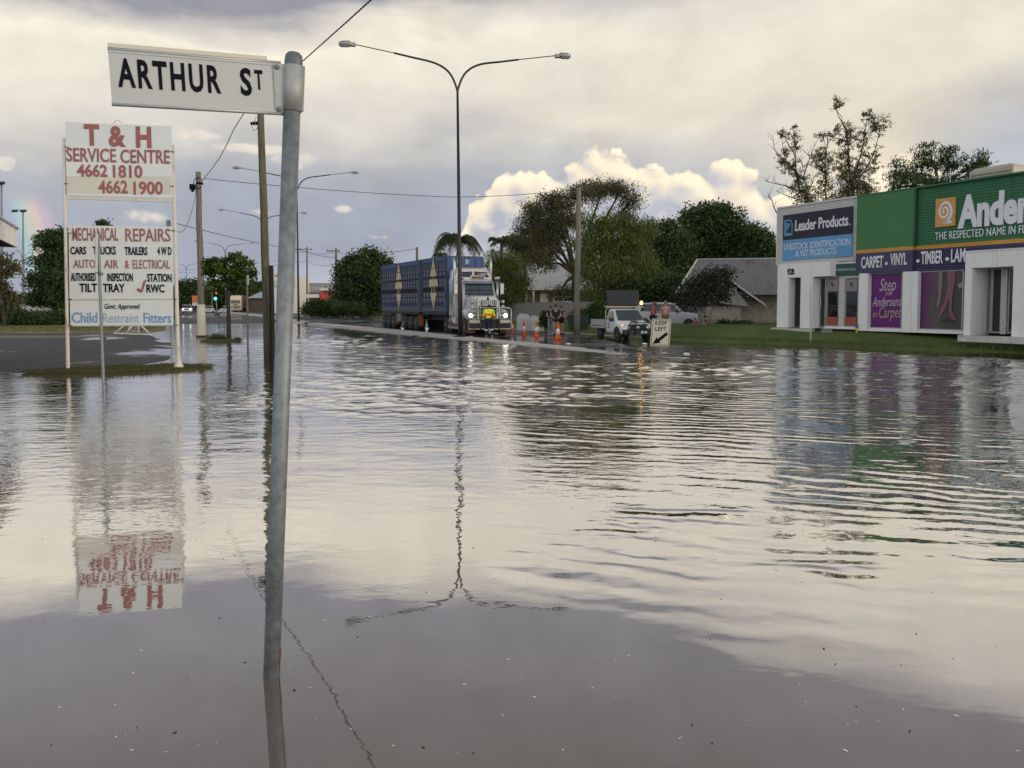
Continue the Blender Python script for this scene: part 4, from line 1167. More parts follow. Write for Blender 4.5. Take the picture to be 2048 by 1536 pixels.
    c = (z * .28 + (n - .5) * .55).ramp([(.32, (.46, .42, .34)), (.48, (.30, .24, .18)), (.58, (.10, .14, .17)), (.72, (.16, .30, .40)), (.9, (.55, .60, .62))]); put(t_, c, p_.inputs['Base Color']); p_.inputs['Roughness'].default_value = .3
    m = MB(); m.box(-1.228, 4.12, 1.15, -1.221, 5.3, 3.30); B(m, 'side_mural', mm, sl)
    m = MB(); m.box(-1.0, 2.6, .45, 1.0, 6.8, .95); m.box(-.42, .6, .55, .42, 7.4, .95); B(m, 'chassis', CHAS)
    # --- bull bar and plates
    m = MB(); T_ = .042
    z0, z1, z2 = .42, 1.60, 2.0
    ring = [(-1.22, 0, z0 + .1), (-1.14, 0, z0), (1.14, 0, z0), (1.22, 0, z0 + .1), (1.22, 0, z1 - .12), (1.12, 0, z1), (-1.12, 0, z1), (-1.22, 0, z1 - .12), (-1.22, 0, z0 + .1)]
    m.tube(ring, T_, 8); m.tube([(-.52, -.02, z0), (-.52, -.02, z2), (.52, -.02, z2), (.52, -.02, z0)], T_ * 1.25, 8)
    for z in (.98, 1.42): m.tube([(-1.2, 0, z), (1.2, 0, z)], T_ * .75, 8)
    m.box(-1.16, .02, .45, -.58, .06, .72); m.box(.58, .02, .45, 1.16, .06, .72); B(m, 'bull_bar', CHROME)
    m = MB()
    for s in (-1, 1): m.box(s * .87 - .29, -.012, .76, s * .87 + .29, .012, .93)
    B(m, 'number_plate', MAT('plate cream', (.62, .58, .46), .5))
    for s in (-1, 1):
        m = MB(); m.box(s * .87 - .29, -.022, .47, s * .87 + .29, .012, .72); pl = B(m, 'lamp_panel', BLKPL)
        m = MB()
        for k in range(4):
            xx = s * .87 - .17 + k * .11
            m.tube([(xx - .035, -.03, .64), (xx, -.03, .55), (xx + .035, -.03, .64)], .011, 5)
        B(m, 'panel_mark', MAT('dull red mark', (.16, .05, .05), .5), pl)
    m = MB(); m.box(-1.12, .1, .40, -.54, .44, .95); m.box(.54, .1, .40, 1.12, .44, .95); B(m, 'bumper', MAT('dull bumper steel', (.22, .215, .20), .45, .5))
    m = MB(); m.box(-.535, .12, .40, .535, .44, .97); B(m, 'bumper_step', BLKPL)
    # --- the two crates, local to the trailer frame: x across, y back
    zb, zt = 1.28, 4.78
    def zz(f): return zb + (zt - zb) * f          # f measured from the bottom
    def crate(y0, y1, dy, nb):
        w = 1.25
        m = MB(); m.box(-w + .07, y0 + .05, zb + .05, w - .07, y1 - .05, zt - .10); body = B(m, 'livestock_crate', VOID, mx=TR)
        L = y1 - y0
        bands = [(.02, .105, SLATE), (.12, .185, NAVY), (.20, .36, SLATEL), (.48, .60, SLATEL), (.67, .80, SLATEL), (.82, .895, SLATE), (.925, .985, BLUE)]
        for s in (-1, 1):
            for k, (f0, f1, mt) in enumerate(bands):
                m = MB(); x = s * (w - .045)
                if mt is SLATEL:
                    for i in range(nb):
                        a = y0 + .28 + (L - .56) * i / nb; b_ = a + (L - .56) / nb
                        m.box(min(x, x + s * .012), a + .05, zz(f0), max(x, x + s * .012), b_ - .05, zz(f0 + (f1 - f0) * .44))
                        m.box(min(x, x + s * .012), a + .05, zz(f0 + (f1 - f0) * .55), max(x, x + s * .012), b_ - .05, zz(f1))
                else: m.box(min(x, x + s * .012), y0 + .15, zz(f0), max(x, x + s * .012), y1 - .15, zz(f1))
                B(m, 'side_panel', mt, body, TR)
            m = MB()
            for i in range(nb + 1):
                a = y0 + .28 + (L - .56) * i / nb; m.box(min(s * (w - .03), s * w), a - .022, zz(.10), max(s * (w - .03), s * w), a + .022, zz(.93))
            B(m, 'rail_post', NAVY, body, TR)
            m = MB()
            for f in (.005, .11, .19, .37, .465, .615, .655, .81, .905, .99): m.box(min(s * (w - .034), s * (w + .006)), y0 + .05, zz(f) - .022, max(s * (w - .034), s * (w + .006)), y1 - .05, zz(f) + .022)
            for a in (y0 + .02, y1 - .12): m.box(min(s * (w - .07), s * (w + .012)), a, zb, max(s * (w - .07), s * (w + .012)), a + .10, zt)
            for f0, f1 in ((.12, .2), (.4, .6)): m.box(min(s * (w - .034), s * (w + .002)), y0 + .14, zz(f0), max(s * (w - .034), s * (w + .002)), y0 + .45, zz(f1))
            B(m, 'rail', SLATE, body, TR)
            # stretched diamond in four painted plates
            yc = (y0 + y1) / 2 - .05; X = s * (w + .010); hw = .98
            m = MB()
            def dq(f): return hw * (1 - abs(f - .52) / .46) * .92
            for f0, f1 in ((.08, .185), (.20, .36), (.38, .455), (.475, .605), (.665, .80), (.82, .97)):
                a, b_ = max(.03, dq(f0)), max(.03, dq(f1))
                if .38 <= f0 < .46: a = b_ = .0
                if a > 0: m.prism([(X, yc - a, zz(f0)), (X, yc + a, zz(f0)), (X, yc + b_, zz(f1)), (X, yc - b_, zz(f1))], (s * .012, 0, 0))
            for a in (-.32, 0, .32): m.box(min(X, X + s * .02), yc + a - .025, zz(.34), max(X, X + s * .02), yc + a + .025, zz(.62))
            m.box(min(X, X + s * .02), yc - .03, zz(.03), max(X, X + s * .02), yc + .03, zz(1.02))
            B(m, 'diamond', SAND, body, TR)
        # front face
        m = MB(); m.box(-w + .02, y0 - .01, zb, w - .02, y0 + .05, zt); B(m, 'front_panel', BLUE, body, TR)
        m = MB()
        for i in range(6): xx = -w + .05 + i * (2 * w - .10) / 5; m.box(xx - .03, y0 - .05, zb, xx + .03, y0 - .012, zt)
        for f in (.02, .35, .62, .80, .985): m.box(-w + .08, y0 - .045, zz(f) - .03, w - .08, y0 - .014, zz(f) + .03)
        B(m, 'front_frame', SLATE, body, TR)
        m = MB(); m.box(-w, y0, zt - .03, w, y1, zt + .02); B(m, 'top_frame', SLATE, body, TR)
        m = MB()
        for k in range(2): m.box(-.55 + k * .55, y0 - .035, zz(.86), -.25 + k * .55, y0 - .02, zz(.95))
        B(m, 'pale_notice', MAT('bleached notice', (.30, .42, .50), .6), body, TR)
        m = MB(); m.box(-w + .05, y0 + .1, zb - .16, w - .05, y1 - .1, zb - .005); m.box(-.5, y0 + .3, .75, .5, y1 - .1, zb - .10); B(m, 'underframe', CHAS, body, TR)
        return body
    fc = crate(.0, 4.75, 0, 7); rc = crate(5.15, 14.2, 0, 15)
    m = MB(); m.box(-1.27, 4.80, 1.25, 1.25, 5.10, 4.80); B(m, 'coupling_panel', NAVY, mx=TR)
    for ys in ((6.0, 7.25, 8.5), (11.2, 12.45, 13.6)):
        for y in ys:
            for s in (-1, 1):
                o = wheel(root, 0, 0, .50, .55, s, True)
                for q in [o] + list(o.children): q.data.transform(TR @ Matrix.Translation((s * .95, y, 0)))
    m = MB()
    m.box(-1.2, 9.4, .55, -.75, 10.3, 1.12); B(m, 'tool_box', MAT('grey tool box', (.16, .16, .16), .6), mx=TR)
    m = MB(); m.box(-1.22, 10.5, .35, -.9, 10.56, 1.12); m.box(-1.22, 5.3, .35, -.9, 5.36, 1.1); B(m, 'mud_flap', FLAP, mx=TR)
    return root


cattle_truck()


# ------------------------------------------------------------------ ute with the message board
def ute():
    b = G(1279, 684); d = b.y
    root = thing('traffic_ute', 'white flat-tray ute carrying a dark message board and lit amber beacon', 'ute', (b.x, b.y + .15, -.02), R(13))
    root.scale = (.93,) * 3
    W = .87
    m = MB()
    S = [section(.06, .48, .72, .80, W * .84, W * .84, W * .78), section(.16, .42, .80, .92, W * .95, W * .95, W * .88), section(.55, .40, .90, 1.04, W, W, W * .9), section(1.22, .40, 1.0, 1.10, W, W, W * .9),
         section(1.95, .40, 1.06, 1.70, W, W, W * .76), section(2.6, .40, 1.08, 1.74, W, W, W * .78), section(2.74, .40, 1.08, 1.70, W, W, W * .77)]
    m.loft(S); cab = m.build('cab', WPAINT, root)
    m = MB(); m.quad((-W * .86, 1.18, 1.13), (W * .86, 1.18, 1.13), (W * .74, 1.86, 1.655), (-W * .74, 1.86, 1.655)); 
    for i, v in enumerate(m.v): m.v[i] = (v[0], v[1] - .02, v[2] + .03)
    m.build('windscreen', glass_mat('ute windscreen', (.03, .045, .055)), root)
    for s in (-1, 1):
        m = MB(); q = [(s * W * .985, 1.45, 1.10), (s * W * .995, 2.58, 1.12), (s * W * .80, 2.5, 1.63), (s * W * .80, 1.98, 1.62)]
        m.prism(q, (s * .014, 0, 0)); m.build('side_window', GLASS, root)
        m = MB(); m.prism([(s * (W + .003), 1.42, .48), (s * (W + .003), 1.45, 1.06), (s * (W + .003), 1.40, .5)], (s * .004, 0, 0)); m.prism([(s * (W + .002), 2.62, .48), (s * (W + .002), 2.64, 1.06), (s * (W + .002), 2.60, 1.06)], (s * .004, 0, 0)); m.build('door_gap', BLKPL, root)
        m = MB(); m.ball((s * W * .74, .22, .86), .20, .13, .10, 10, 6); m.build('headlight', LAMPGL, root)
        m = MB(); m.ball((s * W * .93, .30, .87), .06, .12, .08, 8, 5); m.build('indicator', MAT('lit indicator', (1.0, .45, .12), .3, emit=.8), root)
        m = MB(); m.cbox((s * (W + .13), 1.55, 1.15), .17, .08, .2); m.build('mirror', BLKPL, root)
        # shadow line round each wheel arch drawn as a black tube, then wheels
        m = MB(); pts = [(s * (W + .004), .95 + .43 * math.cos(a), .36 + .43 * math.sin(a)) for a in frange(0, math.pi, 12)]; m.tube(pts, .035, 6); m.build('arch_shadow_line', BLKPL, root)
        m = MB(); m.prism([(s * (W - .05), .95 + .41 * math.cos(a), .36 + .41 * math.sin(a)) for a in frange(-.2, math.pi + .2, 14)], (s * .058, 0, 0)); m.build('arch_liner', BLKPL, root)
        wheel(root, s * (W - .08), .95, .36, .24, s); wheel(root, s * (W - .10), 3.85, .36, .24, s)
    m = MB(); m.text('TRAFFIC', (-W - .006, 2.42, .93), (0, -1, 0), (0, 0, 1), .055, .42, bold=.02, ext=.003); m.text('CONTROL', (-W - .006, 2.42, .82), (0, -1, 0), (0, 0, 1), .055, .45, bold=.02, ext=.003); m.text('SERVICES', (-W - .006, 2.40, .71), (0, -1, 0), (0, 0, 1), .055, .42, bold=.02, ext=.003)
    m.build('door_lettering', BLACK, root)
    m = MB(); m.box(-.50, .02, .64, .50, .10, .95); m.build('grille', BLKPL, root)
    m = MB(); m.cbox((0, .70, 1.085), .34, .20, .05); m.build('bonnet_scoop', BLKPL, root)
    m = MB(); m.box(-.88, -.06, .42, .88, .14, .66); m.build('bumper', BLKPL, root)
    m = MB()
    for s in (-1, 1): m.tube([(s * .62, -.10, .40), (s * .62, -.10, .92), (s * .55, -.10, 1.02), (0, -.10, 1.03)], .030, 8); m.tube([(s * .24, -.10, .40), (s * .24, -.10, 1.02)], .028, 8)
    m.tube([(-.62, -.10, .70), (.62, -.10, .70)], .026, 8); m.build('bull_bar', BLKPL, root)
    for x in (-.12, .42):
        m = MB(); m.lathe([(.085, 0), (.085, .03), (.02, .05)], n=12); m.v = [(v[0] + x, -.13 - v[2], v[1] + .78) for v in m.v]; m.f = [f[::-1] for f in m.f]; m.build('driving_light', LAMPGL, root)
    m = MB(); m.box(.06, -.12, .46, .40, -.105, .60); m.build('number_plate', SIGNW, root)
    # tray, head board, load
    m = MB(); m.box(-.92, 2.86, .80, .92, 5.10, .86); m.box(-.40, 1.4, .44, .40, 4.9, .62); m.build('chassis', BLKPL, root)
    TRAYM = MAT('alloy tray', (.55, .56, .56), .4, .3, var=.08)
    m = MB()
    for s in (-1, 1): m.box(min(s * .90, s * .93), 2.80, .66, max(s * .90, s * .93), 5.10, 1.13)
    m.box(-.90, 5.07, .66, .90, 5.10, 1.13); m.box(-.89, 2.80, .80, .89, 5.06, .86); m.build('tray', TRAYM, root)
    m = MB()
    for s in (-1, 1):
        for k in range(5): m.box(min(s * .931, s * .936), 2.95 + k * .42, .76, max(s * .931, s * .936), 3.23 + k * .42, .82)
    m.build('tray_slot', BLKPL, root)
    m = MB()
    m.tube([(-.82, 2.86, .87), (-.82, 2.86, 1.62), (-.72, 2.86, 1.80), (.72, 2.86, 1.80), (.82, 2.86, 1.62), (.82, 2.86, .87)], .032, 8)
    m.tube([(-.82, 2.86, 1.30), (.82, 2.86, 1.30)], .025, 8)
    m.box(-.85, 2.75, 1.83, 1.40, 3.05, 1.90); m.box(-.70, 3.0, .87, .70, 4.4, 1.05); m.build('rack', MAT('pale rack paint', (.50, .45, .30), .5), root)
    m = MB(); m.obox((-.72, 2.86, 1.98), (1.90, .0, 0), (0, .10, 0), (0, .12, .80)); vb = m.build('message_board', MAT('dark board face', (.032, .035, .042), .7, var=.15, scale=12), root)
    m = MB(); m.obox((-.74, 2.84, 1.96), (1.94, 0, 0), (0, .13, 0), (0, 0, .03)); m.tube([(-.60, 3.0, 1.9), (-.58, 3.55, 1.85), (-.60, 3.05, 2.7)], .02, 6); m.build('board_frame', DARK, root)
    m = MB(); m.lathe([(.075, 1.90), (.075, 1.97)], (1.30, 2.85, 0), 12); bc = m.build('beacon_base', BLKPL, root)
    m = MB(); m.lathe([(.072, 1.98), (.075, 2.10), (.06, 2.16), (.02, 2.18)], (1.30, 2.85, 0), 14); m.build('beacon', MAT('lit amber beacon', (1.0, .48, .08), .3, emit=7.0), root)
    m = MB(); m.ball((-.3, 3.4, 1.2), .35, .3, .2, 8, 5); m.ball((.3, 3.7, 1.2), .3, .4, .22, 8, 5); m.build('load', MAT('dark load', (.05, .05, .05), .8), root)


ute()


# ------------------------------------------------------------------ other vehicles
def ground_loc(px, D, z=.1):
    p = at(px, 610, D); return (p.x, p.y, z)


car('parked_car', 'white four-wheel drive behind the message-board ute, under the dark trees', 'suv', MAT('shaded white paint', (.42, .43, .45), .4, var=.08, dirt=.3), ground_loc(1412, 48.5, .25), R(64))  # white body colour darkened to carry the shade under the trees
car('oncoming_car', 'white and black four-wheel drive nearest the left kerb of the far road', 'suv', WPAINT, ground_loc(373, 150, .12), R(20), 'cars waiting far down the road', True)
car('oncoming_car', 'white car half hidden behind the white-footed pole', 'sedan', WPAINT, ground_loc(416, 165, .12), R(16), 'cars waiting far down the road')
car('oncoming_car', 'white sedan in front of the distant cream truck, beside the traffic light', 'sedan', WPAINT, ground_loc(446, 160, .12), R(4), 'cars waiting far down the road')


def far_truck():
    p = ground_loc(471, 185, .1)
    CR = MAT('cream cab paint', (.58, .50, .36), .4, var=.08)
    t = thing('distant_truck', 'distant cream flat-nosed truck with red-brown crate waiting beyond the street tree', 'truck', p, R(14))
    m = MB()
    def cs(y, zb, zt, w): return [(-w, y, zb), (w, y, zb), (w, y, zt - .25), (w - .2, y, zt), (-w + .2, y, zt), (-w, y, zt - .25)]
    m.loft([cs(0, .6, 2.9, 1.2), cs(.15, .5, 3.3, 1.25), cs(.6, .5, 3.9, 1.25), (cs(2.2, .5, 4.0, 1.25))], smooth=False); m.build('cab', CR, t)
    m = MB(); m.box(-1.05, -.03, 2.05, 1.05, .01, 2.85); m.build('windscreen', GLASS, t)
    m = MB(); m.box(-.55, -.04, .8, .55, .0, 1.9)
    for s in (-1, 1): m.box(s * .9 - .2, -.04, .85, s * .9 + .2, 0, 1.6)
    m.build('grille', BLKPL, t)
    m = MB()
    for k in range(5): m.box(-.5 + k * .22, -.06, .85, -.44 + k * .22, -.045, 1.85)
    m.tube([(-1.2, -.2, .5), (-1.2, -.2, 1.5), (1.2, -.2, 1.5), (1.2, -.2, .5), (-1.2, -.2, .5)], .06, 6); m.build('bull_bar', MAT('cream bar', (.6, .56, .42), .4), t)
    for s in (-1, 1):
        m = MB(); m.ball((s * .95, -.05, 1.1), .14, .06, .12); m.build('headlight', LAMPGL, t)
        for y in (1.3, 5.0, 6.3, 11.5, 12.8, 14.0): wheel(t, s * 1.0, y, .5, .4, s)
    m = MB(); m.box(-1.25, 2.8, 1.2, 1.25, 15, 4.1); m.build('crate', MAT('red brown crate', (.13, .075, .06), .6, var=.2), t)
    m = MB()
    for k in range(14):
        y = 2.9 + k * .92
        for s in (-1, 1): m.box(min(s * 1.25, s * 1.29), y, 1.2, max(s * 1.25, s * 1.29), y + .12, 4.1)
    m.build('crate_post', MAT('pinkish post', (.22, .15, .13), .6), t)


far_truck()


# ------------------------------------------------------------------ cones, signs, road furniture
ORG = MAT('cone orange', (.62, .085, .022), .5, var=.12); REFL = MAT('cone white band', (.72, .72, .68), .4)


def cone(label, px, py):
    p = G(px, py, .03); s = .80
    t = thing('traffic_cone', label, 'traffic cone', (p.x, p.y, p.z), random.uniform(0, 1), 'cones closing the wet carriageway'); t.scale = (s / .70,) * 3
    m = MB(); m.lathe([(.19, .035), (.125, .05), (.045, .69), (.03, .70)], n=18); m.build('body', ORG, t)
    m = MB(); m.lathe([(.1045, .24), (.0745, .48)], n=18); m.build('reflective_band', REFL, t)
    m = MB(); m.obox((-.21, -.21, 0), (.42, 0, 0), (0, .42, 0), (0, 0, .035)); m.build('base', MAT('cone base', (.45, .06, .02), .6), t, bevel=.015)
    m = MB(); m.tube([(-.05, 0, .70), (-.075, 0, .755), (0, 0, .775), (.075, 0, .755), (.05, 0, .70)], .014, 6); m.build('handle', ORG, t)


cone('orange and white traffic cone beside the bull bar of the truck', 1024, 668)
cone('orange and white traffic cone second from the truck', 1048, 672)
cone('orange and white traffic cone in front of the white picket fence', 1073, 674)
cone('orange and white traffic cone farthest from the truck, before the standing group', 1116, 679)


def keep_left():
    b = G(1321, 712)
    t = thing('keep_left_sign', 'small pale KEEP LEFT sign with a black arrow on the drowned median nose', 'traffic sign', (b.x, b.y, 0), R(-8))
    F_ = Frame((b.x, b.y, 0), R(-8))
    def q(px, py, yo=0.0):
        x, z = F_.hit(px, py, yo); return Vector((x, yo, z))
    m = MB(); m.tube([q(1321, 712) - Vector((0, 0, .3)), q(1321, 712), q(1322, 660)], .032, 12); m.build('post', GALV, t)
    CREAMY = MAT('pale sign face', (.60, .55, .42), .45, var=.04)
    def rr(cs, r, yo):
        P4 = [q(*c_, yo) for c_ in cs]; out = []
        for i in range(4):
            a, b_, c_ = P4[i - 1], P4[i], P4[(i + 1) % 4]; u, v = (a - b_).normalized() * r, (c_ - b_).normalized() * r
            for k in range(5):
                f = k / 4; out.append(b_ + u * (1 - f) ** 2 + v * f ** 2)
        return out
    cs = [(1304, 637), (1343, 638), (1339, 692.5), (1300, 692)]
    def inset(k): 
        cx, cy = 1321.5, 665; return [(x + (k if x < cx else -k), y + (k if y < cy else -k)) for x, y in cs]
    m = MB(); m.prism(rr(cs, .07, -.045), (0, .012, 0)); m.build('sign_face', CREAMY, t)
    m = MB(); A, B_ = rr(inset(1.7), .06, -.0475), rr(inset(2.7), .05, -.0475)
    n = len(A)
    for i in range(n): m.quad(A[i], A[(i + 1) % n], B_[(i + 1) % n], B_[i])
    m.build('border', BLACK, t)
    m = MB()
    for tx, x0, x1, yb in (('KEEP', 1310.5, 1334, 649.7), ('LEFT', 1310.5, 1333, 661.5)):
        a, b_ = q(x0, yb, -.048), q(x1, yb - .2, -.048); m.text(tx, a, b_ - a, (0, 0, 1), (q(x0, yb - 7.4, -.048) - a).length, (b_ - a).length, bold=.02, ext=.002, space=1.12)
    m.build('lettering', BLACK, t)
    m = MB(); m.prism([q(x, y, -.048) for x, y in ((1305, 688), (1313.5, 673.8), (1314.8, 678), (1333, 664), (1336.5, 669), (1319, 682.5), (1321.5, 685.5))], (0, -.003, 0)); m.build('arrow', BLACK, t)
    m = MB()
    for py in (640, 690): m.cbox(q(1321.5, py, -.05), .04, .02, .03)
    m.build('bolt', BOLT, t)


keep_left()
for i, (px, py, lab) in enumerate(((1137, 688.5, 'white raised road marker left of the cones on the wet road'), (1289, 688.3, 'white raised road marker beside the post of the KEEP LEFT sign'),
                                   (1373, 709, 'white raised road marker right of the KEEP LEFT sign'))):
    p = G(px, py, .02); m = MB(); m.loft([[(-.11 * k, -.09 * k, z), (.11 * k, -.09 * k, z), (.11 * k, .09 * k, z), (-.11 * k, .09 * k, z)] for k, z in ((1, 0), (1, .02), (.6, .06))], smooth=False)
    o = m.build('road_marker', REFL); o.location = p; tag(o, lab, 'road marker', 'raised markers on the wet road')

t, o = pole_thing('signpost', 'slim white post on the lawn before the glass door, with a narrow plate on top', 'signpost', G(1622, 684, .12), at(1621, 568, G(1622, 684, .12).y), .03, .03, MAT('pale post', (.45, .45, .44), .5), 10, part='post')
m = MB(); q = at(1620.5, 578, o.y) - o; m.cbox(q, .05, .3, .42, Matrix.Rotation(-math.atan2(o.x, o.y), 3, 'Z')); m.build('sign_blade', ALU, t)
t, o = pole_thing('marker_post', 'short yellow marker post with blue top on the shop lawn', 'marker post', G(1714, 678, .2), at(1713.5, 655, G(1714, 678, .2).y), .055, .055, MAT('yellow post', (.62, .36, .03), .5), 10, part='post')
m = MB(); q = at(1713.5, 652, o.y) - o; m.cyl(q - Vector((0, 0, .08)), q + Vector((0, 0, .08)), .058, .058, 10); m.build('cap', MAT('blue cap', (.04, .08, .30), .5), t)
PIT = MAT('grey green pit paint', (.15, .17, .16), .6, var=.12)
for cx, cy, w_, lab in ((1655, 674, .30, 'low grey-green service pillar on the lawn near the slim white post'), (2009, 682, .46, 'larger grey-green service pillar on the lawn before the white portico')):
    p = G(cx, cy, .25); m = MB(); k = w_
    m.loft([[(-k, -.25, 0), (k, -.25, 0), (k, .25, 0), (-k, .25, 0)], [(-k * .9, -.2, .44), (k * .62, -.2, .44), (k * .62, .2, .44), (-k * .9, .2, .44)]], smooth=False); m.box(-k * .93, -.22, .42, k * .66, .22, .46)
    o = m.build('service_pillar', PIT); o.location = (p.x, p.y, .2); o.rotation_euler = (0, 0, R(-20)); tag(o, lab, 'service pillar')

# A-frame board at the car park edge
b = G(265, 668, .05)
t = thing('a_frame_sign', 'low white triangular A-frame trestle holding a small red board, on the car park edge', 'a-frame sign', b)
Fa = Frame(b, 0)
m = MB()
def qa(px, py, yo=0):
    x, z = Fa.hit(px, py, yo); return Vector((x, yo, z))
for a, b_ in (((228, 667), (303, 670)), ((231, 666), (262, 640)), ((301, 669), (270, 640)), ((252, 667), (268, 648)), ((277, 668), (278, 640))): m.tube([qa(*a), qa(*b_)], .055, 6)
m.build('frame', MAT('white trestle', (.70, .70, .68), .5), t)
m = MB(); c0_, c1_ = qa(256, 664, .1), qa(278, 647, .1); m.box(c0_.x, .09, c0_.z, c1_.x, .13, c1_.z); m.build('board', MAT('lilac board', (.42, .36, .42), .5), t)
m = MB(); m.text('TYRES', qa(258, 660, .085), (1, 0, 0), (0, 0, 1), .17, .62, bold=.03, ext=.003); m.build('lettering', REDL, t)


# ------------------------------------------------------------------ the shops on the right
SHOP0 = at(1555, 417, 41.0); GZ = .64
SHF = Frame((SHOP0.x, SHOP0.y, GZ), math.atan2(-.89, .456))

def streaky(name, col, rough=.6, amt=.5, joint=0.0, dcol=None):
    m, t, p = new_mat(name); tc = N(t, t.nodes.new('ShaderNodeTexCoord').outputs['Object']); x, y, z = sep(tc)
    n = noi(vec(t, x * 5.0, y * 5.0, z * .35), 1.0, 6, .65, .3); n2 = noi(tc, .8, 4, .6); n3 = noi(tc, 30, 3, .6)
    k = n.ss(.50, .75) * n2.ss(.3, .65) * amt
    c = mixc(t, n2, tuple(q * .90 for q in col), tuple(min(1, q * 1.06) for q in col)); c = mixc(t, k, c, dcol or tuple(q * .55 for q in col))
    if joint:
        f = ((x / joint).f('FRACT') - .5).f('ABSOLUTE'); c = mixc(t, f.ss(.488, .494) * .45, c, tuple(q * .35 for q in col))
    put(t, c, p.inputs['Base Color']); put(t, n3 * .2 + (rough - .1), p.inputs['Roughness'])
    b = t.nodes.new('ShaderNodeBump'); b.inputs['Distance'].default_value = .004; t.links.new((n3 + n).k, b.inputs['Height']); t.links.new(b.outputs[0], p.inputs['Normal'])
    return m


WREND = streaky('white render', (.81, .81, .79), .7, .55, 0, (.44, .41, .36))
WCORR = streaky('pale corrugated cladding', (.52, .52, .50), .5, .5, 2.4)
GREENP = streaky('green render', (.055, .190, .070), .7, .5); GREENC = streaky('green corrugated', (.026, .135, .060), .5, .5, 3.0)
YELB = MAT('yellow band', (.52, .28, .045), .5); NAVB = MAT('navy band', (.050, .048, .105), .55); NAVC = MAT('navy corrugated', (.030, .028, .085), .5)
SHGL = glass_mat('shop glass', (.010, .013, .018), .04); ALUF = MAT('window frame alloy', (.42, .42, .41), .4, .5)
LTW = MAT('white lettering', (.72, .74, .78), .5, var=.03)


def hx(px, py, yo=0.0): return SHF.hit(px, py, yo)


def corr(m, x0, x1, z0, z1, y, pitch=.105, amp=.016, vertical=False):
    """horizontal ribs running along x"""
    n = max(2, int((z1 - z0) / pitch)); K = n * 6; rows = []
    for i in range(K + 1):
        z = z0 + (z1 - z0) * i / K; yy = y - amp * (0.5 + 0.5 * math.sin(2 * math.pi * i / 6))
        rows.append([(x0, yy, z), (x1, yy, z)])
    b = len(m.v)
    for r_ in rows: m.v += r_
    for i in range(K): m.f.append((b + 2 * i, b + 2 * i + 1, b + 2 * i + 3, b + 2 * i + 2)); m.sm.append(True)


def shop_window(parent, x0, x1, z0, z1, y, mat, name='window', fr=.05):
    m = MB()
    m.box(x0, y - .03, z0, x0 + fr, y + .05, z1); m.box(x1 - fr, y - .03, z0, x1, y + .05, z1); m.box(x0 + fr, y - .03, z1 - fr, x1 - fr, y + .05, z1); m.box(x0 + fr, y - .03, z0, x1 - fr, y + .05, z0 + fr)
    o = m.build(name, ALUF, parent)
    m = MB(); m.box(x0 + fr, y + .01, z0 + fr, x1 - fr, y + .02, z1 - fr); m.build('pane', mat, o); return o


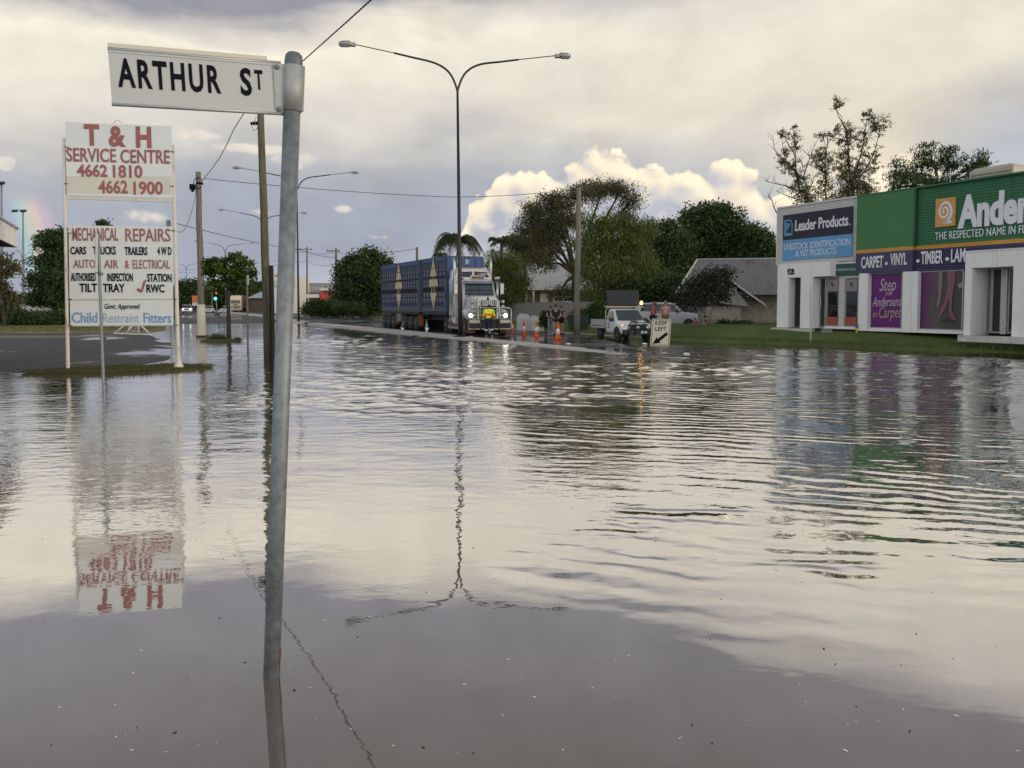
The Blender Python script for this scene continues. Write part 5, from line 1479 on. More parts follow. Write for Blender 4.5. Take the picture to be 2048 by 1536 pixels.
def vet_shop():
    t = thing('vet_products_shop', 'pale corrugated shop front with dark navy and light blue sign, numbered 92B', 'shop', SHF.loc, SHF.rot)
    x1 = hx(1717, 395)[0]; zt = hx(1556, 417)[1]; zc = hx(1556, 530)[1]
    m = MB(); m.box(0, .12, 0, x1, 9, zc - .02); m.box(0, .10, zc - .02, x1, 9, zt - .3); m.build('wall', WREND, t)
    m = MB(); corr(m, 0.0, x1, zc, zt, .04); m.quad((0, .04, zc), (0, .12, zc), (0, .12, zt), (0, .04, zt))
    m.quad((0, .04, zc), (x1, .04, zc), (x1, .12, zc), (0, .12, zc)); m.build('cladding', WCORR, t)
    m = MB(); m.box(-.03, -.02, zt - .02, x1 - .01, .3, zt + .06); m.box(-.03, -.015, zc, .05, .10, zt - .03); m.build('flashing', MAT('white flashing', (.6, .6, .59), .4, .2), t)
    # projecting portal: four butted pieces
    po = -.45
    def px_(p, y=560): return hx(p, y, po)[0]
    xa, xb, xc, xd = px_(1555), px_(1577.5), px_(1601.5), px_(1625.5); xe = px_(1660)
    zo = hx(1577, 555.5, po)[1]; zp = hx(1556, 530, po)[1] + .02
    m = MB(); m.box(xa, po, 0, xb, .11, zo); m.box(xc, po, 0, xd, .11, zo); m.box(xa, po, zo, xe, .11, zp); m.build('portal', WREND, t)
    m = MB(); m.text('92B', (hx(1574.5, 549, po)[0], po - .004, hx(1574.5, 549, po)[1]), (1, 0, 0), (0, 0, 1), .27, hx(1589, 549, po)[0] - hx(1574.5, 549, po)[0], bold=.04, ext=.01); m.build('number', BLACK, t)
    m = MB(); m.box(xb, .02, .05, xc, .11, zo); m.build('dark_recess', SHGL, t)
    m = MB(); m.box(xb + .5, -.0, .95, xc, .018, 1.12); m.build('blue_label', MAT('blue label', (.05, .18, .40), .5), t)
    zd = hx(1626, 556)[1]; zw = hx(1652, 556)[1]
    x0, xw = xd + .0, hx(1650.5, 600)[0]
    d = shop_window(t, x0 + .02, xw, .05, zd, .06, SHGL, 'door')
    m = MB(); m.tube([(x0 + .18, -.02, .95), (x0 + .18, -.07, 1.0), (x0 + .18, -.07, 1.45), (x0 + .18, -.02, 1.5)], .018, 6); m.build('handle', CHROME, d)
    RB = MAT('red window base', (.33, .075, .050), .55); FB = MAT('frosted poster', (.24, .21, .24), .5, var=.1, scale=3)
    for a, b_ in ((1652, 1677), (1689, 1716)):
        xa_, xb_ = hx(a, 600)[0], hx(b_, 600)[0]; w = shop_window(t, xa_, xb_, .12, hx(a, 555)[1], .06, SHGL)
        m = MB(); m.box(xa_ + .05, .0, .18, xb_ - .05, .007, .58); m.build('red_panel', RB, w)
        zf = hx(a, 583)[1]; zg = hx(a, 557)[1]; m = MB(); m.box(xa_ + .05, .0, zf, xb_ - .05, .007, zg - .05); m.build('frosted_poster', FB, w)
        cx = (xa_ + xb_) / 2; m = MB()
        m.prism([(cx - .10, -.004, zf + .30), (cx - .03, -.004, zf + .30), (cx + .06, -.004, zf + .18), (cx + .10, -.004, zf + .22), (cx + .02, -.004, zf + .40), (cx - .08, -.004, zf + .42)], (0, .004, 0)); m.build('poster_mark', DARK, w)
    m = MB(); p0, p1 = hx(1677.5, 600)[0], hx(1688.5, 600)[0]; corr(m, p0, p1, .05, hx(1677, 555)[1], .03, .12, .02); m.build('pilaster', WCORR, t)
    m = MB(); m.box(xw, -.02, 0, x1, .11, .115); m.build('plinth', WREND, t)
    # signs
    DK = MAT('dark navy sign', (.010, .011, .028), .5); LB = MAT('light blue sign', (.11, .30, .55), .5, var=.05)
    sx0, sx1 = hx(1567, 470)[0], hx(1706, 440)[0]; z0, z1, z2 = hx(1567, 521)[1], hx(1567, 481)[1], hx(1567, 431)[1]
    m = MB(); m.box(sx0, -.05, z1 + .001, sx1, .0, z2); s1 = m.build('sign_panel', DK, t)
    m = MB(); m.box(sx0, -.05, z0, sx1, .0, z1 - .001); s2 = m.build('sign_panel', LB, t)
    xa_, xb_ = hx(1592, 463)[0], hx(1700, 440)[0]; zb_ = hx(1592, 462)[1]
    m = MB(); m.text('Leader Products', (xa_, -.052, zb_), (1, 0, 0), (0, 0, 1), .52, xb_ - xa_ - .05, bold=.018, ext=.02); m.box(xb_ + .0, -.06, zb_, xb_ + .06, -.051, zb_ + .07); m.build('lettering', LTW, s1)
    lx0, lx1 = hx(1570.5, 455)[0], hx(1586.5, 455)[0]; lz0, lz1 = hx(1571, 472)[1], hx(1571, 441)[1]; wv_ = (lx1 - lx0)
    m = MB()
    def fr_(k, y, a):
        q = [(lx0 + k, y, lz0 + k), (lx1 - k, y, lz0 + k), (lx1 - k, y, lz1 - .22 - k * .2), (lx1 - .12 - k * .5, y, lz1 - k), (lx0 + k, y, lz1 - k)]
        return q
    m.prism(fr_(0, -.055, 0), (0, -.006, 0)); m.build('emblem', MAT('emblem blue', (.14, .42, .66), .5), s1)
    m = MB(); m.prism(fr_(.045, -.0625, 0), (0, -.004, 0)); m.build('emblem_inset', DK, s1)
    m = MB(); y = -.068
    m.box(lx0 + .09, y - .004, lz0 + .10, lx0 + .14, y, lz1 - .10); m.box(lx0 + .09, y - .0045, lz0 + .06, lx1 - .09, y - .0005, lz0 + .12)
    m.text('P', (lx0 + .20, y, lz0 + .28), (1, 0, 0), (0, 0, 1), .34, .17, bold=.02, ext=.004); m.build('emblem_letters', MAT('emblem blue', (.14, .42, .66), .5), s1)
    m = MB(); a0, a1 = hx(1569.5, 497)[0], hx(1702.5, 487)[0]; m.text('LIVESTOCK IDENTIFICATION', (a0, -.052, hx(1570, 500.5)[1]), (1, 0, 0), (0, 0, 1), .31, a1 - a0, bold=.022, ext=.012); m.build('lettering', MAT('pale blue lettering on sign', (.50, .60, .70), .5), s2); m = MB()
    a0, a1 = hx(1593, 510)[0], hx(1673.5, 505)[0]; m.text('& VET PRODUCTS', (a0, -.052, hx(1593, 513)[1]), (1, 0, 0), (0, 0, 1), .30, a1 - a0, bold=.022, ext=.012); m.build('lettering', MAT('pale blue lettering on sign', (.50, .60, .70), .5), s2)
    g0, g1 = hx(1664, 540)[0], hx(1716, 540)[0]; gz0, gz1 = hx(1664, 551.5)[1], hx(1664, 529)[1]
    m = MB(); m.box(g0, -.06, gz0, g1, -.0, gz1); gs_ = m.build('web_sign', MAT('dark green sign', (.018, .075, .068), .5), t)
    m = MB(); m.text('www.horseware.com.au', (g0 + .06, -.062, gz0 + .22), (1, 0, 0), (0, 0, 1), .14, g1 - g0 - .15, bold=.02, ext=.004); m.build('lettering', MAT('pale green lettering', (.35, .45, .42), .5), gs_)
    m = MB(); m.box(xa - .05, po - .35, -.25, xd + .2, po - .01, -.02); m.build('apron', M_CONC, t)


def carpet_shop():
    t = thing('carpet_shop', 'long green corrugated carpet store with yellow and navy bands and white piers', 'shop', SHF.loc, SHF.rot)
    x0 = hx(1717, 395)[0] + .01; x1 = hx(1832, 378)[0]; x2 = x1 + 16
    zt = hx(1717, 394.5)[1]; zy1 = hx(1717, 500.5)[1]; zy0 = hx(1717, 507.5)[1]; zn = hx(1717, 547.5)[1]
    yo = -.10
    m = MB(); m.box(x0, .40, 0, x2, 11, zt - .35); m.build('wall', WREND, t)
    # rendered block
    m = MB(); m.box(x0, yo, zy1, x1, .39, zt); m.build('green_panel', GREENP, t)
    m = MB(); m.box(x0, yo - .004, zy0, x1, .388, zy1); m.build('yellow_band', YELB, t)
    m = MB(); m.box(x0, yo - .002, zn, x1, .386, zy0); nv = m.build('navy_band', NAVB, t)
    m = MB(); m.box(x0 - .0, yo - .02, zt, x2, .45, zt + .07); m.build('parapet_cap', GREENC, t)
    # corrugated run
    yc = .05
    zt2 = zt; m = MB(); corr(m, x1, x2, zy1, zt2, yc, .115, .022); m.build('green_cladding', GREENC, t)
    m = MB(); corr(m, x1, x2, zy0, zy1, yc - .004, .10, .02); m.build('yellow_cladding', YELB, t)
    m = MB(); corr(m, x1, x2, zn, zy0, yc - .002, .115, .022); m.quad((x1, yc, zn), (x2, yc, zn), (x2, .4, zn), (x1, .4, zn)); nc = m.build('navy_cladding', NAVC, t)
    m = MB(); m.box(x1 + .0, yo - .01, zy1 + .004, x1 + .10, yc - .03, zt - .004); m.build('corner_flashing', MAT('dark green trim', (.012, .06, .028), .5), t)
    # piers, windows
    def P_(a, b_, y0, z1=None, nm='pier', z0=-.05):
        xa, xb = hx(a, 600, y0)[0], hx(b_, 600, y0)[0]; m = MB(); m.box(xa, y0, z0, xb, .39, z1 or zn - .002); return m.build(nm, WREND, t)
    P_(1717, 1735, yo - .02); P_(1804.5, 1822, yo - .02); P_(1823.5, 1835, yo + .02)
    PUR = MAT('purple poster', (.115, .010, .145), .45, var=.15, scale=1.2)
    xa, xb = hx(1737, 600, .1)[0], hx(1804, 600, .1)[0]
    w = shop_window(t, xa, xb, .10, zn - .01, .12, PUR, 'window', .035)
    LAV = MAT('lilac script', (.50, .40, .50), .5); TANL = MAT('tan script', (.40, .28, .24), .5)
    def scr(m, s, a, b_, py, h, y=.105):
        u, v = hx(a, py, y), hx(b_, py - 1.5, y); m.text(s, (u[0], y, u[1]), (v[0] - u[0], 0, v[1] - u[1]), (0, 0, 1), h, v[0] - u[0], bold=.006, shear=.28, ext=.004)
    m = MB(); scr(m, 'Step', 1759, 1792, 582, .55); scr(m, 'into', 1771, 1784, 591, .18); scr(m, 'Andersens', 1744.5, 1803, 613, .42); m.build('lettering', LAV, w)
    m = MB(); scr(m, 'Carpet', 1758, 1803, 636, .5); scr(m, 'for', 1745, 1757, 635, .26); m.build('lettering', TANL, w)
    # big poster window
    pm, pt, pp = new_mat('poster picture'); tc = N(pt, pt.nodes.new('ShaderNodeTexCoord').outputs['Object']); X, Y, Z = sep(tc)
    xa, xb = hx(1837, 600, .1)[0], hx(1926, 600, .1)[0]
    n = noi(vec(pt, X * 1.1, Z * .9), 1.3, 4, .55)
    c = (((X - xa) / (xb - xa)) + (n - .5) * .5).ramp([(0, (.085, .012, .10)), (.22, (.10, .03, .10)), (.4, (.085, .07, .075)), (.7, (.045, .038, .040)), (1, (.06, .05, .06))])
    put(pt, c, pp.inputs['Base Color']); pp.inputs['Roughness'].default_value = .25
    w = shop_window(t, xa, xb, .10, zn - .01, .12, pm, 'window', .035)
    def pol(pts, mat, nm, y=.105):
        m = MB(); q = []
        for px, py in pts: u = hx(px, py, y); q.append((u[0], y, u[1]))
        m.prism(q, (0, -.004, 0)); m.build(nm, mat, w)
    pol([(1877, 544), (1886, 543), (1884, 575), (1881, 603), (1876, 616), (1873, 612), (1877, 590)], MAT('poster pale leg', (.21, .16, .15), .4), 'poster_figure')
    pol([(1894, 543), (1912, 542), (1909, 566), (1905, 596), (1903, 620), (1913, 640), (1907, 641), (1898, 628), (1899, 598), (1890, 618), (1880, 634), (1877, 631), (1888, 606), (1895, 575)], MAT('poster pink figure', (.22, .085, .12), .4), 'poster_figure')
    pol([(1916, 569), (1926, 563), (1927, 574), (1918, 577)], MAT('poster hat', (.32, .28, .24), .4), 'poster_figure')
    pol([(1885, 638), (1913, 640), (1905, 645), (1880, 643)], MAT('poster shade', (.02, .018, .02), .4), 'poster_figure')
    m = MB(); m.box(hx(1735, 600)[0], .0, -.05, hx(1930, 600)[0], .385, .095); m.build('plinth', WREND, t)
    # portico
    po = -.85
    a, b_, c_, d_ = hx(1928.5, 600, po)[0], hx(1942.5, 600, po)[0], hx(2025, 600, po)[0], hx(2025, 600, po)[0] + 1.6
    zo = hx(1943, 536, po)[1]; zp = hx(1929, 505, po)[1]
    m = MB(); m.box(a, po, -.05, b_, .388, zo); m.box(c_, po, -.05, d_, .388, zo); m.box(a, po, zo, d_, .388, zp); m.build('portico', WREND, t)
    m = MB(); m.box(a - .03, po - .03, zp, d_ + .03, .0, zp + .05); m.build('portico_cap', WREND, t)
    LILG = MAT('lilac glass poster', (.16, .12, .19), .2, var=.2, scale=1)
    xw = hx(1983, 600, .15)[0]; shop_window(t, b_ + .0, xw, .05, zo, .16, LILG, 'window', .05)
    xd = hx(2004, 600, .15)[0]; dr = shop_window(t, xw + .01, xd, .05, zo, .16, SHGL, 'door', .05)
    m = MB(); p1 = hx(2014, 600, .10)[0]; corr(m, xd, p1, .0, zo, .10, .11, .02); m.build('pilaster', WCORR, t)
    shop_window(t, p1 + .01, c_, .05, zo, .18, SHGL, 'window', .05)
    m = MB(); m.box(a - .05, po - .28, -.3, d_ + .1, po - .01, -.04); m.build('step', M_CONC, t)
    # lettering
    m = MB(); u, v = hx(1722.5, 536, yo), hx(1768, 530, yo); m.text('CARPET', (u[0], yo - .004, u[1]), (1, 0, 0), (0, 0, 1), .50, hx(1766.5, 531, yo)[0] - u[0], bold=.02, ext=.012); m.build('lettering', LTW, nv); m = MB()
    u = hx(1780.5, 531, yo); m.text('VINYL', (u[0], yo - .004, u[1] + .02), (1, 0, 0), (0, 0, 1), .50, hx(1813.5, 528, yo)[0] - u[0], bold=.02, ext=.012)
    u = hx(1773, 527, yo); m.prism([(u[0] + .07 * math.cos(k), yo - .004, u[1] + .07 * math.sin(k)) for k in frange(0, 6.28, 14)[:-1]], (0, -.012, 0)); m.build('lettering', LTW, nv)
    yl = yc - .032
    m = MB(); u = hx(1842, 528, yl); m.text('TIMBER', (u[0], yl, u[1]), (1, 0, 0), (0, 0, 1), .52, hx(1885.5, 522, yl)[0] - u[0], bold=.022, ext=.012); m.build('lettering', LTW, nc); m = MB()
    u2 = hx(1902, 524, yl); m.text('LAM', (u2[0], yl, u[1] + .02), (1, 0, 0), (0, 0, 1), .52, None, bold=.022, ext=.012, fit=('LA', hx(1919.5, 524, yl)[0] - u2[0]))
    for px, py in ((1836, 522), (1894.5, 518)):
        u = hx(px, py, yl); m.prism([(u[0] + .08 * math.cos(k), yl, u[1] + .08 * math.sin(k)) for k in frange(0, 6.28, 14)[:-1]], (0, -.012, 0))
    m.build('lettering', LTW, nc)
    m = MB(); u = hx(1917, 454, yl); zt_ = hx(1924, 389, yl)[1]
    m.text('Andersens', (u[0], yl, u[1]), (1, 0, 0), (0, 0, 1), zt_ - u[1] - .12, None, bold=.042, ext=.07, fit=('Ande', hx(2037, 430, yl)[0] - u[0]), space=.98); m.build('name_lettering', LTW, t)
    m = MB(); u = hx(1870.5, 480, yl); m.text('THE RESPECTED NAME IN FLOORING', (u[0], yl, u[1]), (1, 0, 0), (0, 0, 1), .31, None, bold=.0, ext=.02, fit=('THE RESPECTED NAME IN', hx(2031, 463, yl)[0] - u[0]), space=1.05); m.build('slogan_lettering', LTW, t)
    # orange square with a white spiral
    q0, q1 = hx(1871.5, 455, yl), hx(1911, 450, yl); zt_ = hx(1872, 399, yl)[1]
    m = MB(); m.box(q0[0], yl - .05, q0[1], q1[0], yl, zt_); em = m.build('emblem', MAT('orange emblem', (.62, .30, .085), .5), t)
    cx, cz = (q0[0] + q1[0]) / 2 - .02, (q0[1] + zt_) / 2 + .05; w_ = q1[0] - q0[0]; h_ = zt_ - q0[1]
    pts = []
    for k in frange(0.0, 1.0, 70):
        a_ = math.pi * 1.55 - k * math.pi * 4.1; rr_ = .05 + .40 * k; pts.append((cx + rr_ * w_ * .86 * math.cos(a_), yl - .06, cz + rr_ * h_ * .86 * math.sin(a_)))
    pts.append((q1[0] - .13, yl - .06, pts[-1][2] - .03)) 
    m = MB(); P3 = [Vector(p) for p in pts]; th = .045
    L_, R_ = [], []
    for i, p in enumerate(P3):
        d = (P3[min(i + 1, len(P3) - 1)] - P3[max(0, i - 1)]).normalized(); nn = Vector((-d.z, 0, d.x)) * (th * (.7 + .6 * i / len(P3))); L_.append(p + nn); R_.append(p - nn)
    for i in range(len(P3) - 1): m.quad(L_[i], L_[i + 1], R_[i + 1], R_[i])
    m.build('emblem_spiral', LTW, em)
    # roof things
    return zt


ZT = carpet_shop(); vet_shop()
u = SHF.W((hx(2005, 350, 2.0)[0], 2.0, ZT)); ac = thing('roof_cooler', 'beige louvred cooler box on the green roof at the right edge', 'air cooler', (u.x, u.y, u.z - .3), SHF.rot)
m = MB(); m.loft([[(-.9, -.8, 0), (.9, -.8, 0), (.9, .8, 0), (-.9, .8, 0)], [(-.9, -.8, .85), (.9, -.8, .85), (.9, .8, .85), (-.9, .8, .85)], [(-.75, -.65, 1.0), (.75, -.65, 1.0), (.75, .65, 1.0), (-.75, .65, 1.0)]], smooth=False); m.build('housing', MAT('beige cooler', (.42, .38, .31), .6), ac)
m = MB()
for k in range(5):
    m.box(-.82, -.83, .15 + k * .13, .82, -.803, .20 + k * .13); m.box(-.93, -.7, .15 + k * .13, -.903, .7, .20 + k * .13)
m.build('louvre', MAT('louvre', (.2, .18, .15), .6), ac)
u0 = SHF.W((hx(1900, 370, 3.0)[0], 3.0, ZT - .4)); an = thing('roof_aerial', 'thin metal television aerial on the green roof before the leafy tree', 'aerial', u0, SHF.rot)
m = MB(); m.tube([(0, 0, 0), (0, 0, 1.35)], .02, 6); m.build('mast', ALU, an)
m = MB(); m.tube([(-.9, 0, 1.3), (.5, 0, 1.3)], .014, 6)
for k in range(8): m.tube([(-.85 + k * .18, -.30 + .02 * k, 1.31), (-.85 + k * .18, .30 - .02 * k, 1.31)], .008, 5)
m.build('dipole', ALU, an)


# ------------------------------------------------------------------ houses
def weather(m, x0, x1, z0, z1, y, ny=-1, pitch=.17):
    n = int((z1 - z0) / pitch)
    for i in range(n):
        a, b_ = z0 + (z1 - z0) * i / n, z0 + (z1 - z0) * (i + 1) / n
        m.quad((x0, y + ny * .022, a), (x1, y + ny * .022, a), (x1, y, b_), (x0, y, b_)); m.quad((x0, y, a), (x1, y, a), (x1, y + ny * .022, a), (x0, y + ny * .022, a))


def old_house():
    D = 50; L0 = at(1480, 610, D); t = thing('weatherboard_house', 'old peeling weatherboard house with streaked iron roof beside the shops', 'house', (L0.x, D, .35), R(-10))
    F_ = Frame((L0.x, D, .35), R(-10))
    WB = MAT('peeling weatherboard', (.36, .34, .30), .75, var=.22, scale=2.5, dirt=.75, dcol=(.13, .11, .09))
    rm, rt, rp = new_mat('streaked iron roof'); tc = N(rt, rt.nodes.new('ShaderNodeTexCoord').outputs['Object']); X, Y, Z = sep(tc)
    n = noi(vec(rt, X * 1.2, Y * .5, Z * .5), 1.5, 6, .65, .4); st = (X * (2 * math.pi / .15)).f('SINE')
    put(rt, mixc(rt, n.ss(.52, .72), (.165, .172, .190), (.13, .075, .05)), rp.inputs['Base Color']); rp.inputs['Roughness'].default_value = .5; rp.inputs['Metallic'].default_value = .3
    bb = rt.nodes.new('ShaderNodeBump'); bb.inputs['Distance'].default_value = .02; rt.links.new(st.k, bb.inputs['Height']); rt.links.new(bb.outputs[0], rp.inputs['Normal'])
    h = lambda px, py, y=0: F_.hit(px, py, y)
    xg0, xg1 = h(1362, 570)[0], h(1482, 570)[0]        # front gable block
    ze = h(1482, 590)[1]; zr = h(1395, 518, 3)[1]; zb = .45
    xr = h(1412, 600, 0)[0]
    m = MB(); weather(m, xr, xg1, zb, ze, 0); m.box(xr, .03, zb - .4, xg1, 7, ze); m.build('wall', WB, t)
    m = MB(); m.box(xg1 + .01, .9, zb - .3, xg1 + 6.5, 7, ze - .1); weather(m, xg1 + .01, xg1 + 6.5, zb, ze - .2, .88); m.build('wall', WB, t)
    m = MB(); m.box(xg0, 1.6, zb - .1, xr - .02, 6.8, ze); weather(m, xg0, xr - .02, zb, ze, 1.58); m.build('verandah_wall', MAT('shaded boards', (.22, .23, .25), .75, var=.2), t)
    for xx in frange(xr + .2, xg1 - .2, 4):
        m = MB(); m.cyl((xx, .4, -.5), (xx, .4, zb), .09, .09, 8); m.build('stump', TIMG, t)
    # main roof
    yrg = 3.6; x_l, x_r = h(1352, 600)[0], xg1 + 7
    m = MB(); A = (h(1396, 518, yrg)[0], yrg, zr); B_ = (x_r, yrg, zr)
    m.quad((x_l, -.1, ze + .15), (xg1 + .1, -.35, ze + .02), (x_r, -.35, ze + .02), B_, A); m.quad((x_l, 7.6, ze), (x_l, -.1, ze + .15), A); m.quad((x_l, 7.6, ze), A, B_, (x_r, 7.6, ze))
    m.build('roof', rm, t)
    m = MB(); m.tube([A, B_], .07, 8); m.build('ridge_cap', MAT('ridge iron', (.33, .33, .34), .5, .3), t)
    # small gable and skillion over the right half
    gx0, gx1 = h(1455, 560, -.4)[0], h(1532, 600, -.4)[0]; zg = h(1463, 556, -.4)[1]
    m = MB(); m.quad((gx0, -.5, zg), (gx1, -.5, ze - .65), (gx1, 2.6, ze - .35), (gx0, 2.6, zg + .3)); m.quad((gx0, -.5, zg), (gx0, 2.6, zg + .3), (gx0 - .9, 2.6, ze + .1), (gx0 - .9, -.5, ze - .1)); m.build('side_roof', rm, t)
    m = MB(); m.obox((gx0, -.53, zg - .10), (gx1 - gx0, 0, ze - .65 - zg), (0, .05, 0), (0, 0, .13)); m.obox((gx0 - .9, -.53, ze - .22), (.9, 0, zg - ze + .12), (0, .05, 0), (0, 0, .13))
    m.build('barge_board', MAT('peeling barge paint', (.52, .50, .46), .7, dirt=.6, dcol=(.2, .17, .13)), t)
    m = MB(); m.prism([(gx0, -.30, zg - .05), (gx0 - .85, -.30, ze - .15), (gx0 - .85, -.3, ze - .5), (gx0 + 1.4, -.3, ze - .75)], (0, .2, 0)); m.build('gable_wall', WB, t)
    # left end gable face
    m = MB(); m.prism([(x_l + .1, .0, ze + .12), (A[0], yrg, zr - .12), (x_l + .1, 7.3, ze)], (.05, 0, 0)); m.build('end_gable', WB, t)
    m = MB(); m.tube([(x_l - .02, -.15, ze + .14), (A[0] - .05, yrg, zr + .02)], .06, 6); m.build('barge_board', MAT('peeling barge paint', (.52, .50, .46), .7), t)
    # windows
    wx0, wx1 = h(1449, 590)[0], h(1471, 590)[0]; wz0, wz1 = h(1450, 606)[1], h(1450, 574)[1]
    m = MB(); m.box(wx0, -.06, wz0, wx1, -.025, wz1); w = m.build('window', GLASS, t)
    m = MB(); m.box(wx0 - .05, -.09, wz0 - .07, wx1 + .05, -.03, wz0 - .005); m.box((wx0 + wx1) / 2 - .03, -.075, wz0, (wx0 + wx1) / 2 + .03, -.062, wz1); m.box(wx0 - .07, -.085, wz0, wx0 - .002, -.03, wz1); m.box(wx1 + .002, -.085, wz0, wx1 + .07, -.03, wz1); m.build('frame', MAT('window paint', (.5, .48, .44), .6), w)
    m = MB(); q0, q1 = h(1421, 590)[0], h(1438, 590)[0]; m.box(q0, -.05, wz0, q1, -.025, wz1); m.build('window', GLASS, t)
    m = MB(); m.box(h(1412, 608)[0], -.12, wz0 - .16, h(1472, 608)[0], -.03, wz0 - .09); m.build('sill_board', DARK, t)
    # porch rail with a crossed gate
    m = MB(); a, b_ = h(1372, 640, -1)[0], h(1392, 640, -1)[0]
    for xx in (a, (a + b_) / 2, b_): m.box(xx - .05, -1.05, 0, xx + .05, -.95, 1.5)
    m.tube([(a, -1, .35), (b_, -1, 1.35)], .05, 5); m.tube([(a, -1, 1.4), (b_, -1, 1.4)], .05, 5); m.tube([(a, -1, .3), (b_, -1, .3)], .05, 5); m.build('porch_rail', TIMD, t)


old_house()


def simple_house(name, label, px0, px1, pyr, pye, D, zg, wallm, roofm, rot=0.0, depth=9, windows=(), ridge=.5):
    x0, x1 = at(px0, 610, D).x, at(px1, 610, D).x; cx = (x0 + x1) / 2; w = (x1 - x0)
    t = thing(name, label, 'house', (cx, D, zg), R(rot)); ze = at(0, pye, D).z - zg; zr = at(0, pyr, D + depth / 2).z - zg
    m = MB(); m.box(-w / 2, 0, -.3, w / 2, depth, ze); m.build('wall', wallm, t)
    o = .5; m = MB(); a = w * .5 - depth * .35
    q = [(-w / 2 - o, -o, ze - .05), (w / 2 + o, -o, ze - .05), (w / 2 + o, depth + o, ze - .05), (-w / 2 - o, depth + o, ze - .05)]; r0, r1 = (-a, depth / 2, zr), (a, depth / 2, zr)
    m.quad(q[0], q[1], r1, r0); m.quad(q[1], q[2], r1); m.quad(q[2], q[3], r0, r1); m.quad(q[3], q[0], r0); m.quad(q[3], q[2], q[1], q[0]); m.build('roof', roofm, t)
    m = MB(); m.box(-w / 2 - o, -o - .04, ze - .2, w / 2 + o, -o, ze); m.build('fascia', MAT('brown fascia', (.07, .045, .035), .6), t)
    for (a_, b_, c_, d_) in windows:
        xa, xb = at(a_, 610, D).x - cx, at(c_, 610, D).x - cx; zb_, zt_ = at(0, d_, D).z - zg, at(0, b_, D).z - zg
        m = MB(); fr = .09
        m.box(xa - fr, -.06, zb_ - fr, xa, .02, zt_ + fr); m.box(xb, -.06, zb_ - fr, xb + fr, .02, zt_ + fr); m.box(xa, -.06, zt_, xb, .02, zt_ + fr); m.box(xa, -.06, zb_ - fr, xb, .02, zb_); m.box((xa + xb) / 2 - .06, -.05, zb_, (xa + xb) / 2 + .06, .02, zt_)
        m.box(xa, -.045, (zb_ + zt_) / 2 - .03, (xa + xb) / 2 - .06, .02, (zb_ + zt_) / 2 + .03); m.box((xa + xb) / 2 + .06, -.045, (zb_ + zt_) / 2 - .03, xb, .02, (zb_ + zt_) / 2 + .03)
        wn = m.build('window', MAT('white window frame', (.62, .61, .58), .5), t)
        m = MB(); m.box(xa, -.02, zb_, xb, -.005, zt_); m.build('pane', GLASS, wn)
    return t, cx


ROOFW = MAT('pale iron roof', (.46, .47, .47), .5, .2, var=.1, dirt=.3, dcol=(.28, .25, .22))
t, cx = simple_house('grey_house', 'dark brick house with pale iron roof and white windows behind the grey fence', 1038, 1240, 527, 580, 72, .2, MAT('dark brick', (.10, .075, .065), .8, var=.3, scale=6), ROOFW, windows=((1108, 585, 1146, 602),))
m = MB(); m.box(at(1080, 610, 72).x - cx, -.08, at(0, 606, 72).z - .2, at(1096, 610, 72).x - cx, -.01, at(0, 585, 72).z - .2); m.build('door', MAT('pale door', (.45, .44, .42), .5), t)
m = MB()
for px in (1040, 1052, 1066): x = at(px, 610, 72).x - cx; m.box(x - .09, -2.0, -.2, x + .09, -1.8, at(0, 582, 72).z - .2)
m.build('verandah_post', MAT('white window frame', (.62, .61, .58), .5), t)
simple_house('pale_house', 'pale gabled house mostly hidden behind the palms and pepper trees', 1012, 1075, 520, 560, 90, .2, MAT('pale wall', (.50, .49, .47), .7), ROOFW)
simple_house('dark_cottage', 'distant low cottage with bluish roof left of the thick timber pole', 498, 545, 578, 596, 190, .2, MAT('dark wall', (.09, .07, .06), .8), MAT('bluish roof', (.30, .36, .42), .5))

# far shops along the right-hand kerb
def far_shop(name, label, px0, px1, py0, py1, D, mat, cap=None, depth=10):
    a, b_ = at(px0, py1, D), at(px1, py1, D); zt = at(0, py0, D).z
    t = thing(name, label, 'shop', ((a.x + b_.x) / 2, D, .1)); w = (b_.x - a.x) / 2
    m = MB(); m.box(-w, 0, -.2, w, depth, zt - .1); m.build('wall', mat, t)
    if cap: m = MB(); m.box(-w - .3, -.9, zt - .1 - .9, w + .3, -.01, zt - .1 + .1); m.build('awning', cap, t)
    return t, w, zt


WSH = MAT('white shop wall', (.62, .62, .58), .6)
t, w, zt = far_shop('white_shop', 'white two-storey shop partly behind the leaning street sign pole', 546, 592, 553, 628, 150, WSH)
m = MB(); m.box(-w, -.3, 5.4, w, -.02, 6.5); m.build('awning', MAT('green white awning', (.45, .50, .44), .6), t)
m = MB(); m.box(-w * .8, -.06, 7.2, w * .8, -.02, 7.6); m.build('orange_strip', MAT('orange strip', (.5, .16, .06), .5), t)
m = MB(); m.text('EAT', (-1.0, -.32, 5.6), (1, 0, 0), (0, 0, 1), .7, 2.0, bold=.03, ext=.02); m.build('lettering', MAT('green letters', (.03, .12, .05), .5), t)
t, w, zt = far_shop('red_shop', 'low shop with a red signboard and white awning before the dark hedge', 618, 672, 585, 626, 130, MAT('brown brick shop', (.17, .085, .055), .8, var=.3), None)
m = MB(); m.box(-.2, -.5, 2.2, 2.9, -.05, 4.1); m.build('signboard', MAT('red signboard', (.48, .055, .05), .5), t)
m = MB(); m.box(-.2, -1.0, 4.12, w + .2, .5, 4.5); m.box(-w - 1.0, -1.2, 2.9, -.4, .0, 3.5); m.build('awning', WSH, t)
m = MB(); m.box(-w, .5, zt - .12, w + 3, 9, zt + .9); m.build('roof', MAT('pale grey roof', (.30, .31, .30), .6), t)
